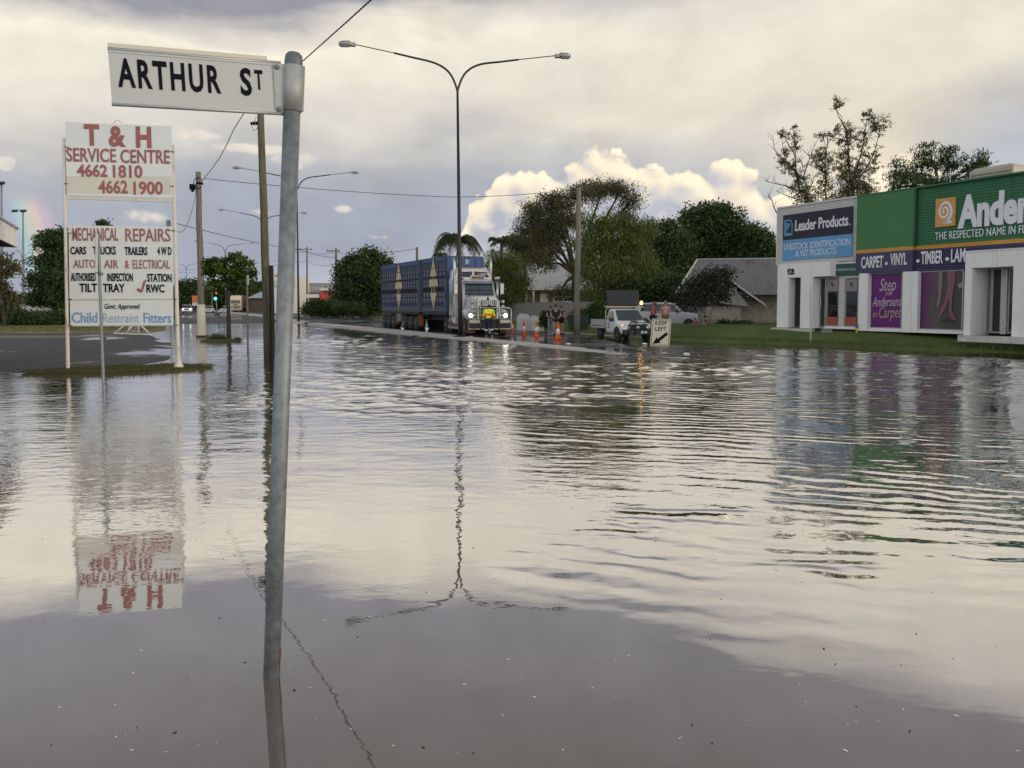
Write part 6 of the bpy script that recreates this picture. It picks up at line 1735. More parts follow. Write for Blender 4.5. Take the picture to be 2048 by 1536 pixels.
t, w, zt = far_shop('grey_shed', 'long pale grey shed roof showing above the low red shop', 600, 690, 566, 625, 165, MAT('grey shed', (.27, .28, .27), .6), None)

# left-hand shop awning
a0, a1 = at(-60, 480, 19.0), at(35, 494, 26.5)
d = (a1 - a0); d.z = 0; d = d.normalized(); nrm = Vector((-d.y, d.x, 0))
if nrm.x > 0: nrm = -nrm
t = thing('shop_awning', 'white ribbed fascia and dark soffit of an awning at the left edge', 'awning', (a1.x, a1.y, 0))
zb = at(35, 495, 26.5).z; zt = at(35, 457, 26.5).z
m = MB(); L = 14.0; A = Vector((0, 0, zb))
m.obox(A - d * L, d * L, nrm * .06, (0, 0, zt - zb)); m.obox(A + Vector((0, 0, .0)) + nrm * .065, nrm * 6, d * -.06, (0, 0, zt - zb)); m.build('fascia', MAT('white fascia', (.82, .83, .83), .5), t)
m = MB()
for k in range(46): m.obox(A - d * (k * .30 + .06) - nrm * .013, d * -.05, nrm * .012, (0, 0, zt - zb - .03))
m.tube([A - nrm * .02 + Vector((0, 0, zt - zb)), A - d * L - nrm * .02 + Vector((0, 0, zt - zb))], .05, 8); m.build('rib', MAT('fascia rib', (.80, .81, .81), .5), t)
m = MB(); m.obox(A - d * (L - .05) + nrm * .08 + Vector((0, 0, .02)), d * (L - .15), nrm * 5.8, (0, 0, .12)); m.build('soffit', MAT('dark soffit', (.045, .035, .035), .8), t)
m = MB(); m.obox(A - d * 7 + nrm * 6.1 + Vector((0, 0, -zb)), d * 7.0 , nrm * 3, (0, 0, zt)); m.build('wall', MAT('shop side wall', (.4, .4, .39), .7), t)

# fences
def fence(name, label, pts, h, mat, ribs=.22, z0=.0, rail=None, rmat=None):
    o = Vector((pts[0].x, pts[0].y, 0)); t = thing(name, label, 'fence', o)
    m = MB(); r_ = MB()
    for a, b_ in zip(pts, pts[1:]):
        L = (b_ - a).length; d = (b_ - a).normalized(); n = Vector((d.y, -d.x, 0)).normalized()
        k = max(1, int(L / ribs))
        m.obox(a - o, b_ - a, n * .03, (0, 0, h))
        for i in range(k): m.obox(a - o + d * (i * ribs) - n * .035 + Vector((0, 0, .02)), d * (ribs * .35), n * .033, (0, 0, h - .06))
        r_.obox(a - o + Vector((0, 0, h + .002)) - n * .05, b_ - a, n * .12, (0, 0, .06))
    m.build('panel', mat, t); r_.build('top_rail', rmat or mat, t); return t, o


COLB = MAT('grey brown steel fence', (.27, .26, .245), .5, .1, var=.06)
fence('steel_fence', 'grey ribbed steel fence behind the standing group and the truck', [Vector((at(1008, 610, 66).x, 66, -.05)), Vector((at(1075, 610, 60).x, 60, .12)), Vector((at(1190, 610, 56).x, 56, .12))], 1.85, COLB)
pf0 = at(1063, 655, 50); pf1 = at(1087, 655, 50)
t = thing('picket_fence', 'short run of white pickets with gaps beside a white panel', 'fence', (pf0.x, 50, .12))
m = MB(); wid = pf1.x - pf0.x
for k in range(8): xx = wid * k / 7.5; m.prism([(xx, 0, 0), (xx + .075, 0, 0), (xx + .075, 0, .95), (xx + .037, 0, 1.03), (xx, 0, .95)], (0, .025, 0))
for z in (.25, .75): m.box(-.05, .027, z, wid + .05, .06, z + .07)
m.build('picket', MAT('white picket paint', (.66, .66, .64), .5), t)
q0 = at(1033, 650, 50.5); q1 = at(1062, 650, 50.5)
t = thing('white_gate_panel', 'low white ribbed panel left of the white pickets', 'gate', (q0.x, 50.5, .1))
m = MB(); m.box(0, 0, 0, q1.x - q0.x, .06, .85); m.prism([(0, 0, .851), (.95, 0, .851), (.75, 0, 1.1), (.2, 0, 1.15)], (0, .05, 0)); m.build('panel', MAT('white panel', (.58, .59, .62), .5), t)
m = MB()
for k in range(9): m.box(.05 + k * .10, -.02, .03, .08 + k * .10, -.002, .83)
m.build('rib', MAT('white panel', (.58, .59, .62), .5), t)
fence('white_fence', 'weathered white iron fence behind the left-hand shrubs', [Vector((at(-80, 610, 74).x, 74, .1)), Vector((at(122, 610, 78).x, 78, .1))], 1.55, MAT('weathered white iron', (.40, .41, .42), .6, dirt=.4), .5)
for k in range(2):
    xb_ = at(1148, 610, 49).x - .1 + k * .72; t = thing('wheelie_bin', ('dark green bin nearer the standing group, left of its twin', 'dark green bin by the bush, right of its twin')[k], 'bin', (xb_, 49, .15), R(6 * k), 'green bins by the steel fence')
    m = MB(); x = 0; m.loft([[(x - .22, -.25, .08), (x + .22, -.25, .08), (x + .22, .25, .08), (x - .22, .25, .08)], [(x - .29, -.33, .95), (x + .29, -.33, .95), (x + .29, .33, .95), (x - .29, .33, .95)], [(x - .31, -.36, 1.0), (x + .31, -.36, 1.0), (x + .31, .36, 1.06), (x - .31, .36, 1.06)]], smooth=False); m.build('bin_body', MAT('dark green bin', (.012, .03, .022), .5), t)

# poles along the right and far away
b = G(1153, 668, .1); t, o = pole_thing('utility_pole', 'tall pale timber pole standing on the verge between the truck and the ute', 'utility pole', b, at(1158, 376, b.y), .20, .135, TIMG, 14, wob=.015, part='timber')
for px, py0, D, arm, lab in ((672, 496, 106, 1.2, 'far timber pole before the dark rounded trees left of the truck'), (614, 494, 140, 2.2, 'far timber pole with a crossarm right of the leaning sign pole'),
                             (834, 494, 84, .0, 'dark pole top rising behind the blue livestock crate'), (424, 566, 230, .0, 'distant slim pole left of the small street tree')):
    p = at(px, 610, D); b = Vector((p.x, D, .1)); tp = at(px, py0, D)
    t, o = pole_thing('utility_pole', lab, 'utility pole', b, tp, .19, .13, TIMG, 10, part='timber')
    if arm:
        m = MB(); z = tp.z - .5; m.box(-arm, -.08, z, arm * .5, .08, z + .16); m.build('crossarm', TIMG, t)
        m = MB()
        for k in range(4): m.cyl((-arm + .1 + k * arm * .45, 0, z + .16), (-arm + .1 + k * arm * .45, 0, z + .34), .05, .03, 6)
        m.build('insulator', BLACK, t)
cable('faint wire strung between the two far timber poles', [at(580, 499, 140), at(614, 502, 140), at(672, 505, 106), at(836, 497, 84)], .025, .35)
cable('lower faint wire behind the leaning sign pole', [at(350, 545, 230), at(614, 522, 140), at(672, 528, 106)], .025, .5)
cable('thin wire crossing low behind the white-footed pole', [at(-20, 556, 120), at(140, 544, 140), at(360, 540, 200), at(560, 520, 200)], .03, .3)

# masts at the left
for px, py0, D, lab, hw in ((46, 420, 120, 'tall slim floodlight mast before the rainbow', 1.0), (3, 364, 95, 'floodlight mast cut by the left edge of the picture', .9)):
    p = at(px, 610, D); tp = at(px, py0, D)
    t, o = pole_thing('floodlight_mast', lab, 'floodlight mast', Vector((p.x, D, .1)), tp, .22, .10, GALV, 10, group='sports floodlight masts'); z = tp.z
    m = MB(); m.box(-hw, -.1, z - .05, hw, .1, z + .07); m.build('crossarm', GALV, t)
    for k in (-.9, -.45, .45, .9):
        m = MB(); m.cbox((k * hw, -.2, z - .18), .34, .42, .26, Matrix.Rotation(R(25), 3, 'X')); m.build('floodlight', DARK, t)
p = at(47, 610, 100); t, o = pole_thing('street_lamp', 'small hooked lamp pole beside the tall slim mast', 'street lamp', Vector((p.x, 100, .1)), at(47, 515, 100), .09, .06, GALV, 8)
m = MB(); z = at(0, 515, 100).z; m.tube([(0, 0, z), (-.1, 0, z + .5), (-.3, 0, z + .8), (-.5, 0, z + .85)], .05, 6); m.cbox((-.6, 0, z + .85), .4, .18, .12); m.build('lamp_head', GALV, t)

# traffic light, orange sign far away
p = at(433, 610, 140); t = thing('traffic_light', 'traffic light showing green beside the waiting cars', 'traffic light', (p.x, 140, .1))
zl = at(0, 594, 140).z; m = MB(); m.cyl((0, 0, 0), (0, 0, zl - .6), .09, .08, 10); m.build('pole', GALV, t)
m = MB(); m.box(-.35, -.15, zl - .75, .35, .15, zl + 1.1); m.build('housing', BLACK, t)
m = MB(); m.ball((-.1, -.2, zl - .4), .30, .12, .30); m.build('green_lamp', MAT('lit green lamp', (.10, 1.0, .60), .4, emit=1.5), t)
m = MB(); m.ball((.1, -.2, zl + .6), .2, .1, .2); m.build('red_lamp', MAT('lit red lamp', (1.0, .16, .08), .4, emit=1.0), t)
p = at(392, 610, 190); t = thing('roadside_sign', 'orange and white roadside sign beyond the white-footed pole', 'sign', (p.x, 190, .1))
m = MB(); m.cyl((-.5, 0, 0), (-.5, 0, 2.5), .08); m.cyl((.5, 0, 0), (.5, 0, 2.5), .08); m.build('leg', GALV, t)
m = MB(); m.box(-.9, -.1, 2.3, .9, .0, 4.0); m.build('orange_panel', MAT('orange panel', (.60, .15, .04), .5), t); m = MB(); m.box(-.9, -.1, 1.5, .9, 0, 2.28); m.build('pale_panel', WSH, t)


# ------------------------------------------------------------------ trees
BARK = timber_mat('grey bark', (.16, .14, .115), (.07, .06, .05)); BARKD = timber_mat('dark bark', (.075, .060, .050), (.035, .028, .024)); BARKP = timber_mat('pale bark', (.30, .27, .23), (.16, .14, .12))
LF_EUC = leaf_mat('eucalypt leaves', (.034, .040, .018), (.090, .092, .038), (.165, .150, .070), .5)
LF_PEP = leaf_mat('pepper tree leaves', (.036, .055, .012), (.095, .128, .026), (.165, .190, .046), .5)
LF_DRK = leaf_mat('dark round tree leaves', (.015, .032, .011), (.042, .082, .023), (.095, .150, .042), .55)
LF_MID = leaf_mat('mid green leaves', (.022, .042, .013), (.052, .090, .025), (.100, .140, .042), .6)
LF_PLM = leaf_mat('palm fronds', (.020, .034, .012), (.045, .065, .022), (.085, .105, .045), 1.0)
LF_YNG = leaf_mat('street tree leaves', (.024, .055, .010), (.058, .115, .019), (.115, .170, .034), 1.5)
LF_RED = leaf_mat('reddish shrub leaves', (.014, .022, .011), (.030, .042, .018), (.060, .070, .030), 1.0)


def leaves(m, c, n, sx, sy, sz, size, rnd, droop=0.0, narrow=.5):
    for _ in range(n):
        q = Vector((rnd.gauss(0, 1), rnd.gauss(0, 1), rnd.gauss(0, 1))).normalized() * (1.75 * rnd.random() ** .45)
        p = Vector((q.x * sx, q.y * sy, q.z * sz)) + c
        d = Vector((rnd.gauss(0, 1), rnd.gauss(0, 1), rnd.gauss(0, 1) - droop)).normalized()
        s_ = Vector((rnd.gauss(0, 1), rnd.gauss(0, 1), rnd.gauss(0, 1))).cross(d)
        if s_.length < 1e-3: continue
        s_ = s_.normalized(); L = size * rnd.uniform(.6, 1.4); w = L * narrow * .5
        m.quad(p, p + d * L * .45 + s_ * w, p + d * L, p + d * L * .5 - s_ * w)


def tree(name, label, cat, D, base_px, lobes, leafmat, bark=BARK, zg=.2, leaf=.22, nclump=60, per=55, cr=.45, trunk_r=.25, droop=0.0, narrow=.5, seed=1, depth=.8, group=None, hollow=.45, limbs=True, fork=.35, dens=1.9):
    """lobes: (px, py, rx_px, ry_px) of the crown masses at distance D"""
    rnd = random.Random(seed)
    b = at(base_px, 610, D); base = Vector((b.x, D, zg)); t = thing(name, label, cat, base, group=group)
    k = D / F_PX; LB = []
    for (px, py, rx, ry) in lobes:
        p = at(px, py, D); off = rnd.uniform(-.5, .5) * rx * k * depth
        LB.append((Vector((p.x, D + off, p.z)) - base, rx * k, ry * k))
    m = MB(); low = min(q[0].z - q[2] for q in LB); top = max(q[0].z for q in LB)
    zf = max(.4, low + (top - low) * fork * .6)
    cen = sum((q[0] for q in LB), Vector()) / len(LB)
    F0 = Vector((cen.x * .25, cen.y * .25, zf))
    m.tube([Vector((0, 0, -.3)), Vector((0, 0, 0)), F0 * .5 + Vector((rnd.uniform(-.1, .1), 0, 0)), F0], [trunk_r * 1.25, trunk_r * 1.1, trunk_r * .9, trunk_r * .75], 9)
    tot = sum(q[1] * q[2] for q in LB); cl = []
    for c, rx, rz in LB:
        n = max(3, int(nclump * dens * rx * rz / tot)); tips = []
        for _ in range(n):
            while True:
                v = Vector((rnd.uniform(-1, 1), rnd.uniform(-1, 1), rnd.uniform(-1, 1)))
                if hollow * rnd.random() < v.length <= 1: break
            q = c + Vector((v.x * rx, v.y * rx * depth, v.z * rz)); tips.append(q); cl.append((q, min(rx, rz)))
        if limbs:
            mid = F0.lerp(c, .55) + Vector((rnd.uniform(-.2, .2), rnd.uniform(-.2, .2), rnd.uniform(0, .3)))
            cc = c - Vector((0, 0, rz * .3)); m.tube([F0, mid, cc], [trunk_r * .42, trunk_r * .28, trunk_r * .14], 6)
            for q in rnd.sample(tips, min(len(tips), 7)):
                mm = cc.lerp(q, .5) + Vector((0, 0, rnd.uniform(-.1, .2))); m.tube([cc, mm, q], [trunk_r * .12, trunk_r * .08, trunk_r * .03], 5)
    m.build('trunk', bark, t)
    m = MB()
    for q, rr in cl:
        s = cr * rnd.uniform(.55, 1.25); leaves(m, q, int(per * 1.35 * rnd.uniform(.6, 1.35)), s * 1.15, s * 1.1, s * .75, leaf, rnd, droop, narrow)
    m.build('crown', leafmat, t)
    return t


# behind the truck and the ute
tree('gum_tree', 'large brown-green gum with a spreading umbrella top above the other trees', 'tree', 68, 1150,
     [(1075, 420, 30, 22), (1110, 405, 34, 22), (1160, 388, 40, 18), (1205, 376, 34, 14), (1242, 378, 28, 16), (1262, 398, 16, 16), (1060, 455, 22, 30), (1095, 470, 34, 46), (1130, 440, 34, 34), (1085, 520, 24, 26), (1120, 585, 26, 10), (1250, 430, 16, 24)],
     LF_EUC, BARKD, leaf=.22, nclump=190, per=80, cr=.55, trunk_r=.40, droop=.8, narrow=.3, seed=3, hollow=.2, depth=1.0)
tree('pepper_tree', 'drooping yellow-green pepper tree right behind the tall pale timber pole', 'tree', 60, 1215,
     [(1195, 440, 30, 26), (1180, 490, 34, 44), (1235, 470, 40, 44), (1275, 480, 34, 50), (1215, 540, 62, 60), (1265, 550, 50, 56), (1190, 610, 44, 40), (1255, 610, 60, 34)],
     LF_PEP, BARKD, leaf=.26, nclump=170, per=110, cr=.62, trunk_r=.4, droop=2.4, narrow=.22, seed=5, hollow=.3, depth=.8)
tree('pepper_tree', 'smaller drooping pepper tree directly behind the truck exhaust stacks', 'tree', 66, 1005,
     [(1000, 520, 26, 20), (1020, 535, 24, 26), (995, 560, 32, 36), (1035, 575, 22, 36), (1000, 605, 36, 24)], LF_PEP, BARKD, leaf=.25, nclump=90, per=85, cr=.55, trunk_r=.25, droop=2.2, narrow=.22, seed=6, depth=.8)
tree('shade_tree', 'dark brown-leaved tree between the pepper trees', 'tree', 80, 1050, [(1040, 490, 22, 18), (1055, 505, 16, 18)], LF_EUC, BARKD, dens=1.2, leaf=.26, nclump=46, per=70, cr=.6, seed=7)
tree('shade_tree', 'mid-green leafy tree between the pepper tree and the dark rounded trees', 'tree', 78, 1330, [(1300, 465, 26, 22), (1335, 470, 26, 26), (1350, 500, 30, 36), (1310, 515, 34, 40), (1340, 560, 44, 40)], LF_MID, BARKD, leaf=.28, nclump=90, per=75, cr=.7, seed=8, trunk_r=.35)
tree('shade_tree', 'big dark rounded tree above the old weatherboard house', 'tree', 82, 1420,
     [(1410, 440, 40, 28), (1445, 432, 32, 26), (1385, 470, 34, 28), (1425, 490, 56, 34), (1466, 470, 20, 30), (1390, 520, 44, 34), (1440, 535, 50, 34), (1365, 545, 34, 34)], LF_DRK, BARKD, leaf=.30, nclump=190, per=95, cr=.72, seed=9, trunk_r=.5, hollow=.6)
tree('shade_tree', 'dark rounded tree just left of the navy and blue shop sign', 'tree', 80, 1505, [(1495, 470, 24, 20), (1520, 490, 28, 28), (1500, 520, 34, 30), (1540, 520, 20, 20), (1490, 550, 30, 30)], LF_DRK, BARKD, leaf=.30, nclump=95, per=90, cr=.65, seed=10, hollow=.6)
tree('shade_tree', 'low dark tree mass behind the traffic ute', 'tree', 58, 1320, [(1290, 585, 36, 30), (1330, 580, 36, 34), (1365, 590, 28, 34), (1310, 625, 50, 26), (1350, 630, 30, 22)], LF_DRK, BARKD, leaf=.22, nclump=120, per=80, cr=.5, seed=12, zg=.3)
tree('crepe_myrtle', 'multi-stemmed small dark tree in front of the old weatherboard house', 'tree', 45, 1407, [(1395, 565, 30, 26), (1432, 555, 28, 20), (1452, 548, 14, 14), (1370, 592, 22, 22), (1412, 592, 44, 20), (1440, 580, 22, 16)], LF_RED, BARKP, dens=1.5, leaf=.15, nclump=95, per=34, cr=.30, seed=13, zg=.45, trunk_r=.06, fork=.1)
m = MB()
rt = [o for o in COL.objects if o.name.startswith('crepe_myrtle')][0]
for k in range(6):
    a = random.uniform(-.35, .35); m.tube([(a * .6, random.uniform(-.2, .2), -.2), (a + random.uniform(-.15, .15), 0, .9), (a * 2.6, random.uniform(-.4, .4), 2.1)], [.05, .04, .02], 6)
m.build('stem', BARKP, rt)
tree('shrub', 'dark shrub row at the foot of the old weatherboard wall', 'shrub', 47.5, 1470, [(1450, 652, 16, 8), (1480, 652, 18, 8), (1495, 655, 14, 7)], LF_DRK, BARKD, leaf=.12, nclump=40, per=50, cr=.22, seed=14, zg=.4, trunk_r=.04)
tree('shrub', 'dark leafy bush at the foot of the steel fence right of the tall pole', 'shrub', 53, 1180, [(1165, 640, 22, 18), (1195, 630, 24, 24), (1180, 655, 30, 12)], LF_DRK, BARKD, leaf=.16, nclump=70, per=60, cr=.32, seed=15, zg=.15, trunk_r=.05)
tree('shrub', 'small leafy bush beside the standing group', 'shrub', 46, 1092, [(1092, 632, 8, 10), (1090, 645, 9, 9)], LF_MID, BARKD, leaf=.12, nclump=24, per=40, cr=.16, seed=16, zg=.12, trunk_r=.03)
# left of the truck
tree('shade_tree', 'tall dark rounded tree left of the blue livestock crates', 'tree', 105, 725, [(715, 520, 20, 18), (745, 520, 22, 18), (765, 535, 14, 22), (700, 550, 28, 30), (735, 560, 36, 36), (690, 590, 22, 26), (760, 580, 28, 34), (730, 605, 44, 20)], LF_DRK, BARKD, leaf=.38, nclump=140, per=85, cr=.85, seed=20, trunk_r=.4, hollow=.55)
tree('hedge', 'dark clipped hedge before the low red shop', 'hedge', 98, 645, [(625, 618, 12, 12), (645, 615, 14, 14), (665, 618, 12, 12)], LF_DRK, BARKD, leaf=.26, nclump=70, per=70, cr=.5, seed=21, trunk_r=.08, limbs=False)
tree('hedge', 'pale-topped leafy bush beneath the tall dark tree by the kerb', 'shrub', 96, 705, [(690, 618, 16, 10), (712, 618, 18, 10)], LF_MID, BARKD, leaf=.24, nclump=60, per=70, cr=.42, seed=22, trunk_r=.06, limbs=False)
# beyond the shops
tree('leafy_tree', 'dark leafy tree poking above the green shop roof', 'tree', 62, 1870,
     [(1872, 312, 34, 26), (1905, 318, 28, 26), (1850, 340, 38, 26), (1945, 325, 22, 22), (1965, 322, 12, 18), (1920, 350, 44, 22), (1800, 345, 26, 22), (1820, 365, 44, 22), (1785, 370, 16, 24), (1880, 375, 60, 20)], LF_DRK, BARKD, dens=1.0, leaf=.27, nclump=150, per=40, cr=.36, seed=23, trunk_r=.35, droop=-1.2, narrow=.3, hollow=.3)
# left side
tree('leafy_tree', 'dense dark tree behind the left post of the white billboard', 'tree', 70, 110, [(112, 480, 26, 22), (128, 500, 24, 30), (92, 490, 16, 14), (100, 530, 28, 26), (78, 520, 10, 12), (115, 560, 34, 36), (72, 560, 16, 16), (88, 590, 34, 22), (135, 580, 30, 40)], LF_DRK, BARKD, leaf=.26, nclump=150, per=70, cr=.5, seed=24, trunk_r=.3, hollow=.4)
tree('bare_tree', 'sparse small tree with drooping leaf tufts at the left edge', 'tree', 62, 8, [(8, 545, 12, 12), (22, 530, 8, 8), (15, 590, 10, 14), (2, 575, 10, 12), (26, 605, 6, 8), (0, 520, 12, 14)], LF_EUC, BARKD, leaf=.24, nclump=34, per=34, cr=.35, seed=25, trunk_r=.12, droop=1.2)
tree('shrub', 'tangled shrub thicket along the verge beyond the car park', 'shrub', 66, 60, [(5, 628, 30, 20), (40, 636, 30, 14), (85, 638, 34, 12), (120, 636, 26, 14)], LF_MID, BARKD, leaf=.20, nclump=120, per=60, cr=.38, seed=26, zg=.15, trunk_r=.05)
tree('leafy_tree', 'tree top just showing above the upper edge of the lower billboard', 'tree', 90, 206, [(206, 450, 9, 6), (204, 475, 14, 12)], LF_DRK, BARKD, leaf=.3, nclump=30, per=50, cr=.4, seed=27, trunk_r=.2)
# far end of the road
for sd, (nm, lab, D, bx, lb) in enumerate((('far_tree', 'dark tree group at the far left end of the road', 230, 375, [(365, 585, 14, 14), (382, 580, 16, 20), (398, 595, 12, 16), (375, 600, 22, 14)]),
                                          ('far_tree', 'dark trees behind the distant cream truck', 240, 470, [(430, 590, 18, 16), (470, 578, 22, 18), (495, 590, 16, 14), (450, 600, 40, 12)]),
                                          ('far_tree', 'far tree left of the white two-storey shop', 260, 515, [(512, 582, 14, 12), (525, 590, 12, 12)]))):
    tree(nm, lab, 'tree', D, bx, lb, LF_DRK, BARKD, leaf=.8, nclump=70, per=60, cr=1.6, seed=30 + sd, trunk_r=.4, limbs=False)
rnd = random.Random(5); m = MB()
for _ in range(420):
    px = rnd.uniform(-200, 1100); D = rnd.uniform(300, 420); p = at(px, rnd.uniform(594, 612), D); leaves(m, p, 34, 3.4, 3, 1.5, 1.9, rnd)
for _ in range(260):
    px = rnd.uniform(1080, 2200); D = rnd.uniform(125, 180); p = at(px, rnd.uniform(575, 612), D); leaves(m, p, 40, 2.2, 2, 1.5, 1.0, rnd)
o = m.build('treeline', LF_DRK); o['kind'] = 'stuff'; o['label'] = 'far belt of trees along the horizon'


# tall sparse gums drawn stem by stem
def stem_gum(label, D, base_px, stems, clumps, seed, bare=()):
    rnd = random.Random(seed); b = at(base_px, 610, D); base = Vector((b.x, D, .4)); t = thing('gum_tree', label, 'tree', base, group='tall sparse gums behind the shops')
    m = MB(); lv = MB()
    for st in stems:
        r0 = st[0]; P_ = [at(x, y, D + rnd.uniform(-.6, .6)) - base for x, y in st[1]]
        if st[1][0][1] > 395: P_ = [Vector((P_[0].x * .4, 0, 0))] + P_
        S_ = spline(P_, 6); n = len(S_); m.tube(S_, [r0 * .5 * (1 - .88 * i / n) for i in range(n)], 6)
        for i in range(3, n):
            if rnd.random() < .30:
                d = Vector((rnd.uniform(-1, 1), rnd.uniform(-.6, .6), rnd.uniform(.1, 1))).normalized() * rnd.uniform(.4, 1.1)
                m.tube([S_[i], S_[i] + d * .6 + Vector((0, 0, .05)), S_[i] + d], [.028, .02, .008], 4)
                if rnd.random() < .75: leaves(lv, S_[i] + d, 20, .18, .18, .12, .17, rnd, .6, .32)
    for px in bare:
        P_ = [at(x, y, D + rnd.uniform(-.4, .4)) - base for x, y in px]; S_ = spline(P_, 6); n = len(S_); m.tube(S_, [.05 * (1 - .8 * i / n) for i in range(n)], 5)
        for i in range(4, n, 2):
            d = Vector((rnd.uniform(-.8, .8), rnd.uniform(-.5, .5), rnd.uniform(.3, 1))).normalized() * rnd.uniform(.4, .9); m.tube([S_[i], S_[i] + d], [.018, .006], 4)
    for (x, y, r, n) in clumps:
        p = at(x, y, D) - base; k = r * 1.08 * D / F_PX; n = int(n * 1.05)
        for _ in range(max(5, n // 5)): leaves(lv, p + Vector((rnd.gauss(0, k * .62), rnd.gauss(0, k * .6), rnd.gauss(0, k * .6))), 15, k * .20, k * .20, k * .15, .17, rnd, .6, .32)
    m.build('trunk', BARKD, t); lv.build('crown', LF_EUC, t)


stem_gum('leftmost tall sparse gum behind the pale shop, with bare low branches', 58, 1612,
         [(.20, [(1618, 415), (1600, 380), (1592, 340), (1590, 300), (1586, 258)]), (.10, [(1596, 350), (1575, 325), (1567, 300), (1563, 265)]), (.07, [(1591, 320), (1585, 300), (1570, 290)]), (.06, [(1602, 385), (1608, 350), (1605, 330)])],
         [(1588, 252, 5, 30), (1563, 265, 7, 70), (1590, 275, 9, 80), (1588, 297, 8, 60), (1572, 302, 9, 80), (1566, 325, 10, 110), (1592, 330, 8, 60), (1578, 335, 9, 80), (1595, 350, 10, 120), (1600, 370, 14, 260), (1605, 390, 16, 320), (1612, 405, 18, 340)], 40,
         bare=([(1598, 382), (1572, 372), (1545, 366), (1530, 362)], [(1600, 400), (1575, 392), (1553, 382)], [(1592, 342), (1568, 320), (1550, 300), (1546, 274)], [(1562, 440), (1548, 415), (1543, 398), (1536, 392)], [(1605, 360), (1618, 320), (1632, 285)], [(1612, 390), (1622, 370), (1630, 352)]))
stem_gum('middle tall sparse gum behind the pale shop, thinnest of the three', 60, 1652,
         [(.14, [(1652, 412), (1650, 380), (1652, 350), (1650, 320), (1652, 300), (1645, 272)]), (.07, [(1651, 310), (1655, 290), (1665, 275)]), (.06, [(1650, 330), (1635, 315), (1618, 312)])],
         [(1642, 270, 7, 70), (1665, 271, 6, 50), (1648, 305, 12, 150), (1635, 312, 8, 70), (1660, 318, 10, 120), (1640, 330, 10, 130), (1652, 345, 11, 150), (1648, 370, 13, 200), (1655, 395, 15, 240), (1668, 400, 11, 120)], 41,
         bare=([(1650, 345), (1630, 325), (1616, 308)],))
stem_gum('rightmost and tallest sparse gum behind the pale shop and green panel', 62, 1700,
         [(.26, [(1705, 400), (1703, 370), (1698, 330), (1696, 290), (1690, 255), (1676, 230), (1672, 206)]), (.16, [(1704, 365), (1714, 335), (1724, 300), (1730, 265), (1735, 232)]), (.12, [(1706, 375), (1730, 340), (1748, 305), (1757, 270), (1758, 250)]), (.09, [(1697, 310), (1684, 300), (1676, 275)]), (.07, [(1692, 262), (1684, 245), (1685, 232)])],
         [(1674, 206, 8, 90), (1672, 215, 5, 40), (1735, 228, 9, 90), (1740, 236, 6, 50), (1758, 248, 13, 210), (1750, 252, 8, 90), (1675, 258, 6, 60), (1696, 262, 11, 190), (1680, 285, 9, 100), (1725, 270, 10, 120), (1700, 285, 9, 110), (1722, 285, 8, 90), (1730, 305, 9, 100), (1690, 310, 11, 150), (1748, 310, 9, 100), (1680, 335, 12, 160), (1698, 325, 10, 130), (1722, 325, 9, 100), (1745, 335, 10, 110), (1712, 345, 13, 240), (1700, 365, 20, 520), (1690, 350, 12, 160), (1725, 370, 16, 330), (1710, 388, 24, 560), (1740, 382, 14, 240), (1690, 385, 14, 240)], 42)


# palms
def palm(label, D, base_px, top, r_px, n, seed, droop=1.0):
    rnd = random.Random(seed); b = at(base_px, 610, D); base = Vector((b.x, D, .2)); t = thing('palm_tree', label, 'palm tree', base); c = at(top[0], top[1], D) - base; R_ = r_px * D / F_PX
    m = MB(); m.tube([(0, 0, -.2), (0, 0, c.z * .5), c], [.24, .19, .16], 10); m.build('trunk', BARK, t)
    m = MB()
    for k in range(n):
        a = rnd.uniform(0, 2 * math.pi); up = rnd.uniform(.1, 1.2); d = Vector((math.cos(a), math.sin(a), 0)); L = R_ * rnd.uniform(.85, 1.15)
        pts = [c + d * L * s_ * (1 - .18 * s_ * s_) + Vector((0, 0, L * (up * s_ - droop * (0.55 + up * .55) * s_ * s_ * 1.15))) for s_ in frange(0, 1, 14)]
        m.tube(pts, [.035 * (1 - .8 * i / 13) for i in range(14)], 4)
        for i in range(2, 14):
            for s_ in (-1, 1):
                for _ in range(2):
                    p = pts[i].lerp(pts[i - 1], rnd.random()); dd = (pts[i] - pts[i - 1]).normalized(); sd = dd.cross(Vector((0, 0, 1))).normalized() * s_
                    ll = L * .30 * (1 - .5 * abs(i / 13 - .45)); e = p + (sd * .75 + dd * .55 + Vector((0, 0, -.45 - .3 * rnd.random()))).normalized() * ll
                    w = dd * .035 * (D / 60); m.quad(p - w, p + w, e)
    m.build('crown', LF_PLM, t)


palm('feathery palm with drooping fronds above the front of the livestock crate', 76, 915, (917, 482), 58, 46, 50)
palm('smaller stiff palm right of the feathery palm', 84, 1003, (1003, 484), 32, 30, 51, .6)
palm('short palm crown low behind the blue crate top', 90, 880, (885, 512), 26, 16, 52)

